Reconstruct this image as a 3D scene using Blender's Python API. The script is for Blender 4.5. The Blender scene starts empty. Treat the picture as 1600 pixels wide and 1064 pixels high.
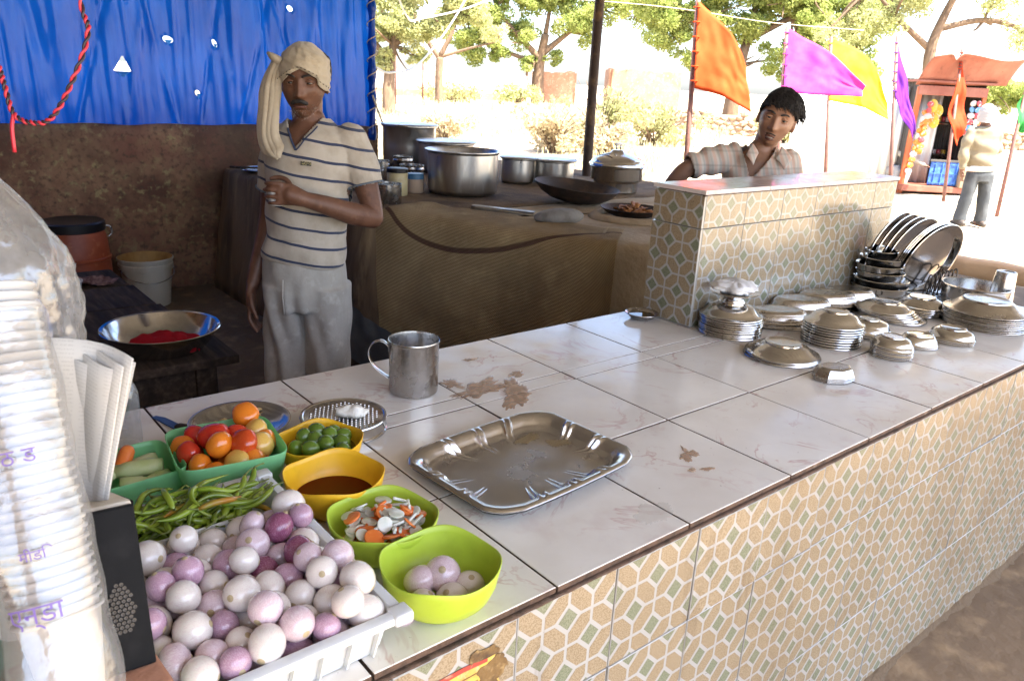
import bpy, bmesh, math, random
import numpy as np
from mathutils import Vector, Matrix, Quaternion, noise
R = math.radians
PI = math.pi
random.seed(11)
S = bpy.context.scene
COL = S.collection

# ------------------------------------------------------------------ camera
ZC = 0.81                      # height of the counter top
cam_data = bpy.data.cameras.new('camera')
cam = bpy.data.objects.new('camera', cam_data)
COL.objects.link(cam)
cam_data.sensor_fit = 'HORIZONTAL'
cam_data.sensor_width = 23.5
cam_data.lens = 18.0
cam_data.clip_start = 0.02
cam_data.clip_end = 3000
_r = Vector((0.77527502, -0.62964609, 0.04994447))
_u = Vector((0.16120209, 0.27369947, 0.94821015))
_f = Vector((0.61070659, 0.72707249, -0.31369263))
_m = Matrix((( _r.x, _u.x, -_f.x, 0), (_r.y, _u.y, -_f.y, 0), (_r.z, _u.z, -_f.z, 1.506), (0, 0, 0, 1)))
cam.matrix_world = _m
cam_data.dof.use_dof = True
cam_data.dof.focus_distance = 1.75
cam_data.dof.aperture_fstop = 10.0
S.camera = cam

# ------------------------------------------------------------------ sky and sun
SUN_EL, SUN_DIR = 62.0, Vector((0.23, -0.97, 0)).normalized()      # horizontal direction towards the sun
w = bpy.data.worlds.new('World')
S.world = w
w.use_nodes = True
nt = w.node_tree
bg = nt.nodes['Background']
sky = nt.nodes.new('ShaderNodeTexSky')
sky.sky_type = 'NISHITA'
sky.sun_disc = False
sky.sun_elevation = R(SUN_EL)
sky.sun_rotation = math.atan2(SUN_DIR.x, SUN_DIR.y)
sky.air_density = 0.8
sky.dust_density = 2.6
sky.ozone_density = 0.6
nt.links.new(sky.outputs[0], bg.inputs[0])
bg.inputs[1].default_value = 0.13
sl = bpy.data.lights.new('sun', 'SUN')
sl.energy = 4.6
sl.angle = R(0.53)
sl.color = (1.0, 0.93, 0.80)
sun = bpy.data.objects.new('sun', sl)
COL.objects.link(sun)
_sd = Vector((SUN_DIR.x * math.cos(R(SUN_EL)), SUN_DIR.y * math.cos(R(SUN_EL)), math.sin(R(SUN_EL))))
sun.rotation_euler = _sd.to_track_quat('Z', 'Y').to_euler()
sun.location = (0, -5, 12)
S.view_settings.view_transform = 'Standard'
S.view_settings.look = 'None'
S.view_settings.gamma = 1.0
S.view_settings.exposure = 2.95
S.view_settings.use_curve_mapping = False
S.render.engine = 'CYCLES'
S.cycles.max_bounces = 10
S.cycles.diffuse_bounces = 6
S.cycles.glossy_bounces = 5
S.cycles.transparent_max_bounces = 12
S.cycles.use_denoising = True
S.cycles.sample_clamp_indirect = 12.0
S.cycles.caustics_reflective = False
S.cycles.caustics_refractive = False

# ------------------------------------------------------------------ materials
MATS = {}
def _mixcol(nt, fac, a, b):
    m = nt.nodes.new('ShaderNodeMix')
    m.data_type = 'RGBA'
    for sock, v in ((m.inputs[0], fac), (m.inputs[6], a), (m.inputs[7], b)):
        if hasattr(v, 'is_linked'):
            nt.links.new(v, sock)
        elif isinstance(v, (tuple, list)):
            sock.default_value = (*v[:3], 1)
        else:
            sock.default_value = v
    return m.outputs[2]
def _noise(nt, vec, scale, detail=5, rough=.55, dist=0):
    n = nt.nodes.new('ShaderNodeTexNoise')
    n.inputs['Scale'].default_value = scale
    n.inputs['Detail'].default_value = detail
    n.inputs['Roughness'].default_value = rough
    n.inputs['Distortion'].default_value = dist
    nt.links.new(vec, n.inputs['Vector'])
    return n.outputs[0]
def _range(nt, v, a, b, c=0., d=1.):
    n = nt.nodes.new('ShaderNodeMapRange')
    nt.links.new(v, n.inputs[0])
    for k, x in enumerate((a, b, c, d)):
        n.inputs[k + 1].default_value = x
    return n.outputs[0]
def _math(nt, op, a, b=None):
    n = nt.nodes.new('ShaderNodeMath')
    n.operation = op
    for k, v in enumerate((a, b)):
        if v is None: continue
        if hasattr(v, 'is_linked'): nt.links.new(v, n.inputs[k])
        else: n.inputs[k].default_value = v
    return n.outputs[0]
def _coord(nt, kind='Object', scale=(1, 1, 1)):
    tc = nt.nodes.new('ShaderNodeTexCoord')
    if kind == 'World':
        g = nt.nodes.new('ShaderNodeNewGeometry'); out = g.outputs['Position']
    else:
        out = tc.outputs[kind]
    if scale != (1, 1, 1):
        mp = nt.nodes.new('ShaderNodeMapping')
        mp.inputs['Scale'].default_value = scale
        nt.links.new(out, mp.inputs[0]); out = mp.outputs[0]
    return out
def mat(name, col, rough=.6, metal=0., layers=(), bump=0., bscale=40., bdetail=4, coord='Object', cscale=(1, 1, 1),
        rand=0., rvar=0., spec=.5, coat=0., trans=0., sub=0., sheen=0., ior=1.45, alpha=1., bdist=.01, hrand=0.):
    """principled material; layers = [(colour, noise scale, lo, hi), ...] stains laid over the base colour"""
    m = bpy.data.materials.new(name)
    m.use_nodes = True
    nt = m.node_tree
    p = nt.nodes['Principled BSDF']
    vec = _coord(nt, coord, cscale)
    oi = nt.nodes.new('ShaderNodeObjectInfo')
    va = nt.nodes.new('ShaderNodeVectorMath'); va.operation = 'ADD'
    cb = nt.nodes.new('ShaderNodeCombineXYZ')
    rr = _math(nt, 'MULTIPLY', oi.outputs['Random'], 37.0 if coord != 'World' else 0.0)
    for k in range(3): nt.links.new(rr, cb.inputs[k])
    nt.links.new(vec, va.inputs[0]); nt.links.new(cb.outputs[0], va.inputs[1])
    vec = va.outputs[0]
    c = None
    base = (*col[:3], 1)
    for lay in layers:
        c2, sc, lo, hi = lay[:4]
        det = lay[4] if len(lay) > 4 else 6
        f = _range(nt, _noise(nt, vec, sc, det), lo, hi)
        c = _mixcol(nt, f, c if c is not None else base, c2)
    if rand or hrand:
        hs = nt.nodes.new('ShaderNodeHueSaturation')
        if c is not None: nt.links.new(c, hs.inputs['Color'])
        else: hs.inputs['Color'].default_value = base
        nt.links.new(_range(nt, oi.outputs['Random'], 0, 1, 1 - rand, 1 + rand), hs.inputs['Value'])
        if hrand:
            r2 = _math(nt, 'FRACT', _math(nt, 'MULTIPLY', oi.outputs['Random'], 7.31))
            nt.links.new(_range(nt, r2, 0, 1, .5 - hrand, .5 + hrand), hs.inputs['Hue'])
        c = hs.outputs[0]
    if c is not None: nt.links.new(c, p.inputs['Base Color'])
    else: p.inputs['Base Color'].default_value = base
    p.inputs['Metallic'].default_value = metal
    if rvar:
        nt.links.new(_range(nt, _noise(nt, vec, 14, 6), .3, .7, max(.02, rough - rvar), rough + rvar), p.inputs['Roughness'])
    else:
        p.inputs['Roughness'].default_value = rough
    p.inputs['Specular IOR Level'].default_value = spec
    p.inputs['Coat Weight'].default_value = coat
    p.inputs['Coat Roughness'].default_value = .08
    p.inputs['Transmission Weight'].default_value = trans
    p.inputs['IOR'].default_value = ior
    p.inputs['Alpha'].default_value = alpha
    if sub:
        p.inputs['Subsurface Weight'].default_value = sub
        p.inputs['Subsurface Radius'].default_value = (.012, .008, .005)
    if sheen: p.inputs['Sheen Weight'].default_value = sheen
    if bump:
        b = nt.nodes.new('ShaderNodeBump')
        b.inputs['Strength'].default_value = bump
        b.inputs['Distance'].default_value = bdist
        nt.links.new(_noise(nt, vec, bscale, bdetail), b.inputs['Height'])
        nt.links.new(b.outputs[0], p.inputs['Normal'])
    MATS[name] = m
    return m
def principled(m): return m.node_tree.nodes['Principled BSDF']

def leafmat(name, col, col2):
    m = bpy.data.materials.new(name); m.use_nodes = True
    nt = m.node_tree; nt.nodes.clear()
    out = nt.nodes.new('ShaderNodeOutputMaterial')
    d = nt.nodes.new('ShaderNodeBsdfDiffuse'); t = nt.nodes.new('ShaderNodeBsdfTranslucent'); mx = nt.nodes.new('ShaderNodeMixShader')
    f = _range(nt, _noise(nt, _coord(nt, 'Object'), 1.3, 4), .35, .65)
    c = _mixcol(nt, f, col, col2)
    nt.links.new(c, d.inputs[0]); nt.links.new(c, t.inputs[0])
    mx.inputs[0].default_value = .5
    nt.links.new(d.outputs[0], mx.inputs[1]); nt.links.new(t.outputs[0], mx.inputs[2]); nt.links.new(mx.outputs[0], out.inputs[0])
    MATS[name] = m
    return m
def clothmat(name, col, col2=None, tr=.35, rough=.8, gloss=0., wr=6.0):
    """thin cloth or sheet that lets some light through"""
    m = bpy.data.materials.new(name); m.use_nodes = True
    nt = m.node_tree; p = nt.nodes['Principled BSDF']; out = nt.nodes['Material Output']
    t = nt.nodes.new('ShaderNodeBsdfTranslucent'); mx = nt.nodes.new('ShaderNodeMixShader')
    v = _coord(nt, 'Object')
    if col2: c = _mixcol(nt, _range(nt, _noise(nt, v, wr, 5), .35, .7), col, col2)
    else: c = _mixcol(nt, 0., col, col)
    nt.links.new(c, p.inputs['Base Color']); nt.links.new(c, t.inputs[0])
    p.inputs['Roughness'].default_value = rough
    p.inputs['Specular IOR Level'].default_value = .5 if gloss else .2
    mx.inputs[0].default_value = tr
    nt.links.new(p.outputs[0], mx.inputs[1]); nt.links.new(t.outputs[0], mx.inputs[2]); nt.links.new(mx.outputs[0], out.inputs[0])
    MATS[name] = m
    return m

# ------------------------------------------------------------------ mesh helpers
class MB:
    def __init__(s):
        s.v = []; s.f = []; s.m = []
    def add(s, vs, fs, mi=0):
        o = len(s.v)
        s.v += [tuple(v) for v in vs]
        s.f += [tuple(i + o for i in f) for f in fs]
        s.m += [mi] * len(fs)
        return s
    def box(s, c, d, mi=0, M=None):
        x, y, z = c; a, b, h = d[0] / 2, d[1] / 2, d[2] / 2
        vs = [Vector((x + i * a, y + j * b, z + k * h)) for k in (-1, 1) for j in (-1, 1) for i in (-1, 1)]
        if M is not None: vs = [M @ v for v in vs]
        return s.add(vs, [(0, 2, 3, 1), (4, 5, 7, 6), (0, 1, 5, 4), (2, 6, 7, 3), (0, 4, 6, 2), (1, 3, 7, 5)], mi)
    def loft(s, rings, cap0=True, cap1=True, mi=0, closed=True):
        n = len(rings[0]); vs = [p for r in rings for p in r]; fs = []
        for k in range(len(rings) - 1):
            for i in range(n if closed else n - 1):
                j = (i + 1) % n
                fs.append((k * n + i, k * n + j, (k + 1) * n + j, (k + 1) * n + i))
        if closed and cap0: fs.append(tuple(range(n - 1, -1, -1)))
        if closed and cap1: fs.append(tuple((len(rings) - 1) * n + i for i in range(n)))
        return s.add(vs, fs, mi)
    def tube(s, pts, rad, seg=10, mi=0, caps=True, ends='flat', up=None):
        """rad: number, list of numbers or list of (a, b); a along the side direction, b along the other"""
        pts = [Vector(p) for p in pts]; n = len(pts)
        if not isinstance(rad, (list, tuple)): rad = [rad] * n
        tang = []
        for i in range(n):
            t = pts[min(i + 1, n - 1)] - pts[max(i - 1, 0)]
            tang.append(t.normalized() if t.length > 1e-9 else Vector((0, 0, 1)))
        u = Vector(up) if up is not None else (Vector((0, 0, 1)) if abs(tang[0].z) < .9 else Vector((1, 0, 0)))
        rings = []
        def ring(c, t, a, b):
            nonlocal u
            u = (u - t * u.dot(t))
            if u.length < 1e-6: u = t.orthogonal()
            u.normalize(); v = t.cross(u)
            return [c + v * (a * math.cos(2 * PI * k / seg)) + u * (b * math.sin(2 * PI * k / seg)) for k in range(seg)]
        for i in range(n):
            a, b = rad[i] if isinstance(rad[i], (list, tuple)) else (rad[i], rad[i])
            if ends == 'round' and i == 0:
                for q in (.15, .55, .85): rings.append(ring(pts[0] - tang[0] * (min(a, b) * (1 - q)), tang[0], a * math.sqrt(1 - (1 - q) ** 2), b * math.sqrt(1 - (1 - q) ** 2)))
            rings.append(ring(pts[i], tang[i], a, b))
            if ends == 'round' and i == n - 1:
                for q in (.85, .55, .15): rings.append(ring(pts[i] + tang[i] * (min(a, b) * (1 - q)), tang[i], a * math.sqrt(1 - (1 - q) ** 2), b * math.sqrt(1 - (1 - q) ** 2)))
        return s.loft(rings, caps, caps, mi)
    def lathe(s, prof, seg=40, c=(0, 0, 0), sx=1., sy=1., flute=None, mi=0, M=None):
        """profile of (r, z); r = 0 closes the end"""
        rings = []
        for (r, z) in prof:
            ring = []
            for k in range(seg):
                a = 2 * PI * k / seg; q = r
                if flute and flute[2] <= r <= flute[3]: q = r * (1 + flute[1] * math.cos(flute[0] * a))
                p = Vector((c[0] + q * sx * math.cos(a), c[1] + q * sy * math.sin(a), c[2] + z))
                ring.append(M @ p if M is not None else p)
            rings.append(ring)
        return s.loft(rings, prof[0][0] > 1e-6 and False, False, mi)
    def ball(s, c, r, seg=16, rings=10, mi=0, M=None):
        r = r if isinstance(r, (tuple, list)) else (r, r, r)
        vs = []; fs = []
        rs = []
        for i in range(rings + 1):
            t = PI * i / rings
            rr = max(math.sin(t), 1e-3)
            ring = []
            for k in range(seg):
                p = Vector((r[0] * rr * math.cos(2 * PI * k / seg), r[1] * rr * math.sin(2 * PI * k / seg), -r[2] * math.cos(t)))
                ring.append((M @ p if M is not None else p) + Vector(c))
            rs.append(ring)
        return s.loft(rs, True, True, mi)
    def mesh(s, name, mats, smooth=True):
        me = bpy.data.meshes.new(name)
        me.from_pydata(s.v, [], s.f)
        for m in (mats if isinstance(mats, (list, tuple)) else [mats]):
            me.materials.append(MATS[m] if isinstance(m, str) else m)
        if len(me.materials) > 1: me.polygons.foreach_set('material_index', s.m)
        me.polygons.foreach_set('use_smooth', [smooth] * len(me.polygons))
        me.update()
        return me
    def build(s, name, mats, parent=None, smooth=True, auto=None, bevel=None, **kw):
        me = s.mesh(name, mats, smooth)
        if bevel:
            bm = bmesh.new(); bm.from_mesh(me)
            bmesh.ops.remove_doubles(bm, verts=bm.verts, dist=1e-6)
            ed = [e for e in bm.edges if len(e.link_faces) == 2 and e.calc_face_angle(0) > .6]
            bmesh.ops.bevel(bm, geom=ed, offset=bevel, segments=2, profile=.6, affect='EDGES')
            bm.to_mesh(me); bm.free()
        if auto is not None: sharp(me, auto)
        return link(name, me, parent, **kw)
def sharp(me, deg=35):
    me.set_sharp_from_angle(angle=R(deg))
def link(name, me, parent=None, loc=None, rot=None, scale=None):
    o = bpy.data.objects.new(name, me)
    COL.objects.link(o)
    if parent is not None: o.parent = parent
    if loc is not None: o.location = loc
    if rot is not None: o.rotation_euler = rot
    if scale is not None: o.scale = scale
    return o
def tag(o, label, cat, group=None, kind=None):
    if label: o['label'] = label
    if cat: o['category'] = cat
    if group: o['group'] = group
    if kind: o['kind'] = kind
    return o
def struct(o):
    o['kind'] = 'structure'
    return o
def thing(name, label, cat, loc=(0, 0, 0), rotz=0, group=None):
    o = bpy.data.objects.new(name, None)
    o.empty_display_size = .05
    COL.objects.link(o)
    o.location = loc; o.rotation_euler = (0, 0, rotz)
    return tag(o, label, cat, group)
def dup(root, loc, rot=None, label=None, group=None, scale=None):
    r = root.copy(); COL.objects.link(r); r.location = loc
    if rot is not None: r.rotation_euler = rot
    if scale is not None: r.scale = scale
    if label: r['label'] = label
    if group: r['group'] = group
    for ch in list(root.children):
        c = ch.copy(); COL.objects.link(c); c.parent = r
        for g in list(ch.children):
            d = g.copy(); COL.objects.link(d); d.parent = c
    return r
def bezier(pts, n=24):
    """smooth path through points (Catmull-Rom)"""
    P = [Vector(p) for p in pts]; P = [P[0] * 2 - P[1]] + P + [P[-1] * 2 - P[-2]]
    out = []; segs = len(P) - 3
    for i in range(n + 1):
        t = i / n * segs; k = min(int(t), segs - 1); t -= k
        a, b, c, d = P[k:k + 4]
        out.append(.5 * ((2 * b) + (c - a) * t + (2 * a - 5 * b + 4 * c - d) * t * t + (3 * b - a - 3 * c + d) * t ** 3))
    return out
def lerp(a, b, t): return a + (b - a) * t
def nz(x, y, z=0.): return noise.noise(Vector((x, y, z)))
def remesh(mb, voxel, smooth=2, fac=.5):
    """fuse overlapping closed shapes into one continuous surface"""
    me = bpy.data.meshes.new('tmp'); me.from_pydata(mb.v, [], mb.f); me.update()
    bm = bmesh.new(); bm.from_mesh(me); bmesh.ops.recalc_face_normals(bm, faces=bm.faces); bm.to_mesh(me); bm.free()
    o = bpy.data.objects.new('tmp', me); COL.objects.link(o)
    m = o.modifiers.new('r', 'REMESH'); m.mode = 'VOXEL'; m.voxel_size = voxel; m.use_smooth_shade = True
    if smooth:
        k = o.modifiers.new('s', 'SMOOTH'); k.factor = fac; k.iterations = smooth
    dg = bpy.context.evaluated_depsgraph_get()
    out = bpy.data.meshes.new_from_object(o.evaluated_get(dg))
    bpy.data.objects.remove(o); bpy.data.meshes.remove(me)
    out.polygons.foreach_set('use_smooth', [True] * len(out.polygons))
    return out
def finish(me, name, m, parent=None, **kw):
    me.materials.clear()
    for q in (m if isinstance(m, (list, tuple)) else [m]): me.materials.append(MATS[q])
    me.name = name
    return link(name, me, parent, **kw)
# ------------------------------------------------------------------ materials used
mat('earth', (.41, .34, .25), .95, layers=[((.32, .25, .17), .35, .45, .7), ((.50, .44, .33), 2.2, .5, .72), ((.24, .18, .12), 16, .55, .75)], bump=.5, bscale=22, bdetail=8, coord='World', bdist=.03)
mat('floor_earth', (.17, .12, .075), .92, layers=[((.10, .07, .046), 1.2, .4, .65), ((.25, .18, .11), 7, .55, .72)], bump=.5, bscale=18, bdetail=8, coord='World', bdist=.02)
mat('soot_wall', (.28, .155, .09), .9, layers=[((.13, .06, .04), 4, .45, .66, 8), ((.33, .25, .12), 24, .53, .66, 10), ((.075, .05, .034), 1.1, .44, .70), ((.18, .07, .05), 3.0, .5, .7), ((.10, .06, .04), 30, .5, .7)], bump=.35, bscale=55, bdetail=8, coord='World')
mat('grout', (.16, .12, .09), .95, bump=.3, bscale=90)
mat('brown_edge', (.12, .072, .048), .85, layers=[((.06, .038, .026), 40, .45, .65), ((.25, .18, .13), 25, .62, .75)], bump=.4, bscale=180)
mat('roof_sheet', (.31, .312, .312), .7, layers=[((.25, .25, .25), 2, .45, .7)])
mat('steel', (.60, .595, .585), .15, 1.0, layers=[((.48, .47, .46), 9, .45, .7)], rvar=.07, bump=.02, bscale=60)
mat('steel_worn', (.48, .465, .45), .24, 1.0, layers=[((.34, .32, .30), 12, .5, .72), ((.55, .54, .53), 40, .55, .7)], rvar=.09, bump=.04, bscale=70)
mat('steel_bright', (.66, .65, .64), .09, 1.0, layers=[((.54, .53, .52), 7, .5, .75)], rvar=.05)
mat('aluminium', (.60, .59, .57), .34, 1.0, layers=[((.46, .44, .41), 4, .45, .7), ((.68, .67, .65), 30, .55, .75)], rvar=.08, cscale=(1, 1, .25), bump=.03, bscale=80)
mat('aluminium_dull', (.42, .40, .37), .45, 1.0, layers=[((.25, .22, .19), 5, .45, .7)], rvar=.1)
mat('iron', (.050, .036, .030), .6, .35, layers=[((.10, .06, .04), 14, .5, .7)], bump=.3, bscale=90)
mat('soot', (.035, .028, .024), .75, bump=.2, bscale=80)
mat('old_wood', (.055, .038, .028), .8, layers=[((.10, .07, .05), 9, .45, .7), ((.028, .02, .016), 3, .45, .65)], bump=.25, bscale=30, cscale=(6, .7, 6), rvar=.1, spec=.2)
mat('skin_dark', (.145, .068, .041), .5, layers=[((.10, .045, .027), 18, .45, .7), ((.19, .092, .055), 45, .55, .72)], bump=.22, bscale=230, sub=.08, bdist=.004, bdetail=8, rvar=.08)
mat('skin_boy', (.32, .17, .105), .45, layers=[((.25, .13, .078), 20, .5, .72)], bump=.06, bscale=160, sub=.08, bdist=.004)
mat('hair', (.010, .008, .008), .68, layers=[((.03, .026, .024), 60, .5, .7)], bump=.5, bscale=140, cscale=(1, 1, .25))
mat('lips', (.115, .045, .034), .45)
mat('eye_white', (.34, .29, .25), .25)
mat('eye_dark', (.012, .008, .006), .12)
mat('rust_post', (.045, .028, .022), .7, .2, layers=[((.20, .12, .06), 7, .52, .72)], bump=.3, bscale=60)
mat('pole_paint', (.17, .075, .06), .7, layers=[((.09, .05, .04), 14, .45, .7)], bump=.2, bscale=60)
mat('bark', (.16, .105, .065), .95, layers=[((.09, .06, .04), 7, .4, .65)], bump=.8, bscale=14, cscale=(1, 1, .3), bdist=.04)
leafmat('leaf_green', (.23, .29, .08), (.35, .38, .13))
leafmat('leaf_pale', (.31, .34, .14), (.40, .40, .20))
leafmat('leaf_dark', (.085, .13, .03), (.15, .19, .05))
leafmat('dry_grass', (.42, .36, .22), (.50, .45, .30))
leafmat('dry_bush', (.45, .36, .23), (.50, .45, .30))
leafmat('green_grass', (.28, .29, .13), (.42, .38, .20))

# ------------------------------------------------------------------ ground (one sheet to the horizon)
def grid_axis(lo, hi, fine_lo, fine_hi, step, grow=1.35):
    a = list(np.arange(fine_lo, fine_hi + 1e-6, step)); d = step
    while a[-1] < hi: d *= grow; a.append(a[-1] + d)
    d = step
    while a[0] > lo: d *= grow; a.insert(0, a[0] - d)
    return a
xs = grid_axis(-400, 900, -4, 34, .5); ys = grid_axis(-400, 900, -5, 34, .5)
def ground_z(x, y):
    d = max(0., math.hypot(max(0, x - 5.5, -2 - x), max(0, y - 7.0, -2 - y)))
    return -.02 + min(d / 6, 1) * (.10 * nz(x * .25, y * .25) + .03 * nz(x * 1.3, y * 1.3)) * min(1, 30 / (d + 1))
mb = MB(); n = len(xs)
mb.add([(x, y, ground_z(x, y)) for y in ys for x in xs], [(j * n + i, j * n + i + 1, (j + 1) * n + i + 1, (j + 1) * n + i) for j in range(len(ys) - 1) for i in range(n - 1)])
struct(mb.build('ground', 'earth'))
# trodden dark earth under the stall roof, uneven sheet a little above the ground
mb = MB(); fx = np.linspace(-2.2, 7.75, 100); fy = np.linspace(-1.4, 6.6, 80); n = len(fx)  # right end carries the dark earth on, standing in for shaded yard ground
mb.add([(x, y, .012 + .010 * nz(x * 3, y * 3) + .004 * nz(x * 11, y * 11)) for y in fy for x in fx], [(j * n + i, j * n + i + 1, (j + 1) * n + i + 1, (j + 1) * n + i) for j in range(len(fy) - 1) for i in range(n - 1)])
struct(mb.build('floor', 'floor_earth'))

# ------------------------------------------------------------------ roof and walls of the stall
mb = MB(); rows = []
NX = 140
for y in (-1.3, 6.5):
    rows.append([(lerp(-2.6, 5.4, i / NX), y, 2.56 + .03 * math.sin(i * 1.25) + (y + 1.3) * .012) for i in range(NX + 1)])
top = [[(x, y, z + .012) for x, y, z in r] for r in rows]
nn = NX + 1
vs = rows[0] + rows[1] + top[0] + top[1]
fs = [(i, i + nn, i + nn + 1, i + 1) for i in range(NX)] + [(2 * nn + i, 2 * nn + i + 1, 3 * nn + i + 1, 3 * nn + i) for i in range(NX)]
fs += [(i, i + 1, 2 * nn + i + 1, 2 * nn + i) for i in range(NX)] + [(nn + i, 3 * nn + i, 3 * nn + i + 1, nn + i + 1) for i in range(NX)]
mb.add(vs, fs)
mb.box((7.16, .90, 2.53), (3.50, 4.2, .03))                     # unseen lean-to sheet added to shade the ground beyond the counter's right end
struct(mb.build('roof', 'roof_sheet', smooth=False))
# mud-plastered half wall at the back, uneven top
def slab_wall(x0, x1, y0, y1, z1, nx, amp, seed):
    mb = MB(); nzr = 14; rings = []
    for i in range(nx + 1):
        x = lerp(x0, x1, i / nx); h = z1 + amp * nz(x * 3, seed)
        ring = []
        for k in range(nzr + 1): z = lerp(-.02, h, k / nzr); ring.append((x, y0 + .02 * nz(x * 2, z * 2, seed) + .008 * nz(x * 9, z * 9, seed), z))
        for k in range(nzr, -1, -1): z = lerp(-.02, h, k / nzr); ring.append((x, y1 + .01 * nz(x * 2, z * 2, seed + 5), z))
        rings.append(ring)
    return mb.loft(rings)
tag(slab_wall(-2.3, 3.22, 5.6, 5.85, 1.12, 90, .012, 3.3).build('back_wall', 'soot_wall', auto=50), 'soot-stained brown plaster half wall below the blue tarpaulin', 'wall')
mb = slab_wall(-1.6, 5.7, 0, .2, 2.5, 60, .01, 8.1)  # unseen wall, added to keep light out of the stall's left side
o = mb.build('side_wall', 'soot_wall', loc=(-1.9, 0, 0), rot=(0, 0, R(90))); tag(o, 'unseen plastered side wall added to block light on the left', 'wall')

# post that carries the roof at the open back
px, py = 4.32, 4.36
pts = bezier([(px - .02, py - .02, -.02), (px, py, .8), (px + .012, py + .02, 1.6), (px + .03, py + .03, 2.58)], 14)
mb = MB().tube(pts, [.036 + .004 * nz(i * .7, 2) for i in range(15)], 14)
o = mb.build('roof_post', 'rust_post'); tag(o, 'dark rusty roof post rising behind the cooking platform', 'post')
# ------------------------------------------------------------------ blue tarpaulin
clothmat('tarp_blue', (.002, .062, .36), (.004, .10, .50), tr=.5, rough=.2, gloss=1, wr=2.5)
clothmat('tarp_flap', (.03, .32, .80), (.10, .45, .85), tr=.5, rough=.3, gloss=1)
mat('rope', (.55, .48, .36), .9, bump=.4, bscale=300)
def tarp_y(x, z):
    t = (z - 1.12) / 1.4
    y = 5.515 + .022 * math.sin(x * 17 + 2.5 * nz(x * 2, z * .8)) * (.35 + .65 * t) + .03 * nz(x * 1.7, z * .5, 4.)
    for cx, sl, am in ((.55, .10, .03), (.95, -.16, .03), (1.45, .22, -.03), (1.72, .10, .025), (2.05, .04, -.035), (2.35, -.12, .03), (2.6, .18, -.02), (2.85, .1, .025)):
        y += am * math.exp(-((x - cx - sl * (z - 1.5)) / .035) ** 2) * (.4 + .6 * t)
    for cx, sl, am in ((-.6, .2, .03), (-.2, -.1, .025), (.2, .15, -.03), (.75, -.05, .02), (1.2, .3, .022), (1.6, -.2, -.018), (1.9, .2, .02), (2.2, .3, .018), (2.5, -.3, .02), (2.72, -.1, -.02)):
        y += am * math.exp(-((x - cx - sl * (z - 1.5)) / .014) ** 2) * (.3 + .7 * abs(math.sin(z * 5 + cx * 9)))
    y += .007 * math.sin(x * 47 + 3 * nz(x * 3, z * .6, 7)) * (.4 + .6 * t) + .004 * math.sin(x * 97 + z * 3 + 4 * nz(x * 4, z * .7, 9))
    return y + .006 * nz(x * 16, z * 2.2, 2.) + .003 * nz(x * 42, z * 7, 5.)
HOLES = [(1.368, 1.478, 'tri', .052, .085), (1.655, 1.645, 'e', .030, .022), (1.949, 1.641, 'e', .014, .026), (1.814, 1.324, 'e', .018, .020), (1.379, 1.87, 'e', .05, .018), (2.48, 1.90, 'e', .02, .02)]
def in_hole(x, z):
    for hx, hz, k, a, b in HOLES:
        if k == 'e' and ((x - hx + .3 * (z - hz)) / a) ** 2 + ((z - hz) / b) ** 2 < 1: return True
        if k == 'tri' and hz - b * .45 < z < hz + b * .75 and abs(x - hx - .12 * (z - hz)) < a * (hz + b * .75 - z) / (b * 1.2): return True
    return False
NX, NZ = 430, 112
mb = MB(); xs_ = [lerp(-1.85, 3.10, i / NX) for i in range(NX + 1)]; zs_ = [lerp(1.125, 2.50, k / NZ) for k in range(NZ + 1)]
vs = [(x, tarp_y(x, z), z + (.010 * nz(x * 4, 7.) if z < 1.13 else 0)) for z in zs_ for x in xs_]
def snap(x, z):                                           # pull vertices next to a tear onto its outline
    for hx, hz, k, a, b in HOLES:
        if abs(x - hx) > a + .03 or abs(z - hz) > b + .03: continue
        if k == 'e':
            u, v = (x - hx + .3 * (z - hz)) / a, (z - hz) / b; q = math.hypot(u, v)
            g = .016 / min(a, b)
            if 1e-3 < q and abs(q - 1) < g * .75:
                u, v = u / q, v / q; nzv = hz + v * b; return hx + u * a - .3 * (nzv - hz), nzv
        else:
            tz = hz + b * .75; bz = hz - b * .45
            wd = a * (tz - z) / (b * 1.2); ex = x - hx - .12 * (z - hz)
            if bz - .006 < z < tz and abs(abs(ex) - wd) < .010: return hx + .12 * (z - hz) + math.copysign(wd, ex), max(z, bz)
            if abs(z - bz) < .007 and abs(ex) < wd: return x, bz
    return x, z
vs = [(lambda q: (q[0], y, q[1]))(snap(x, z)) for x, y, z in vs]
fs = []
for k in range(NZ):
    for i in range(NX):
        if not in_hole((xs_[i] + xs_[i + 1]) / 2, (zs_[k] + zs_[k + 1]) / 2): fs.append((k * (NX + 1) + i, k * (NX + 1) + i + 1, (k + 1) * (NX + 1) + i + 1, (k + 1) * (NX + 1) + i))
mb.add(vs, fs)
tarp = mb.build('tarpaulin', 'tarp_blue')
tag(tarp, 'torn bright blue tarpaulin hung behind the cook', 'tarpaulin')
# torn flaps that curl out of the holes
for hx, hz, k, a, b in HOLES[:4]:
    f = MB(); rows = []
    for q in range(7):
        t = q / 6; wd = a * (1 - t) ** .7
        rows.append([(hx + s * wd - .01 * t, tarp_y(hx, hz) - .004 - .03 * math.sin(t * 2.2), hz - b * .55 - .035 * t * t + .01) for s in (-1, -.4, .3, 1)])
    f.loft(rows, closed=False)
    f.build('torn_flap', 'tarp_flap', tarp)
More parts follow.
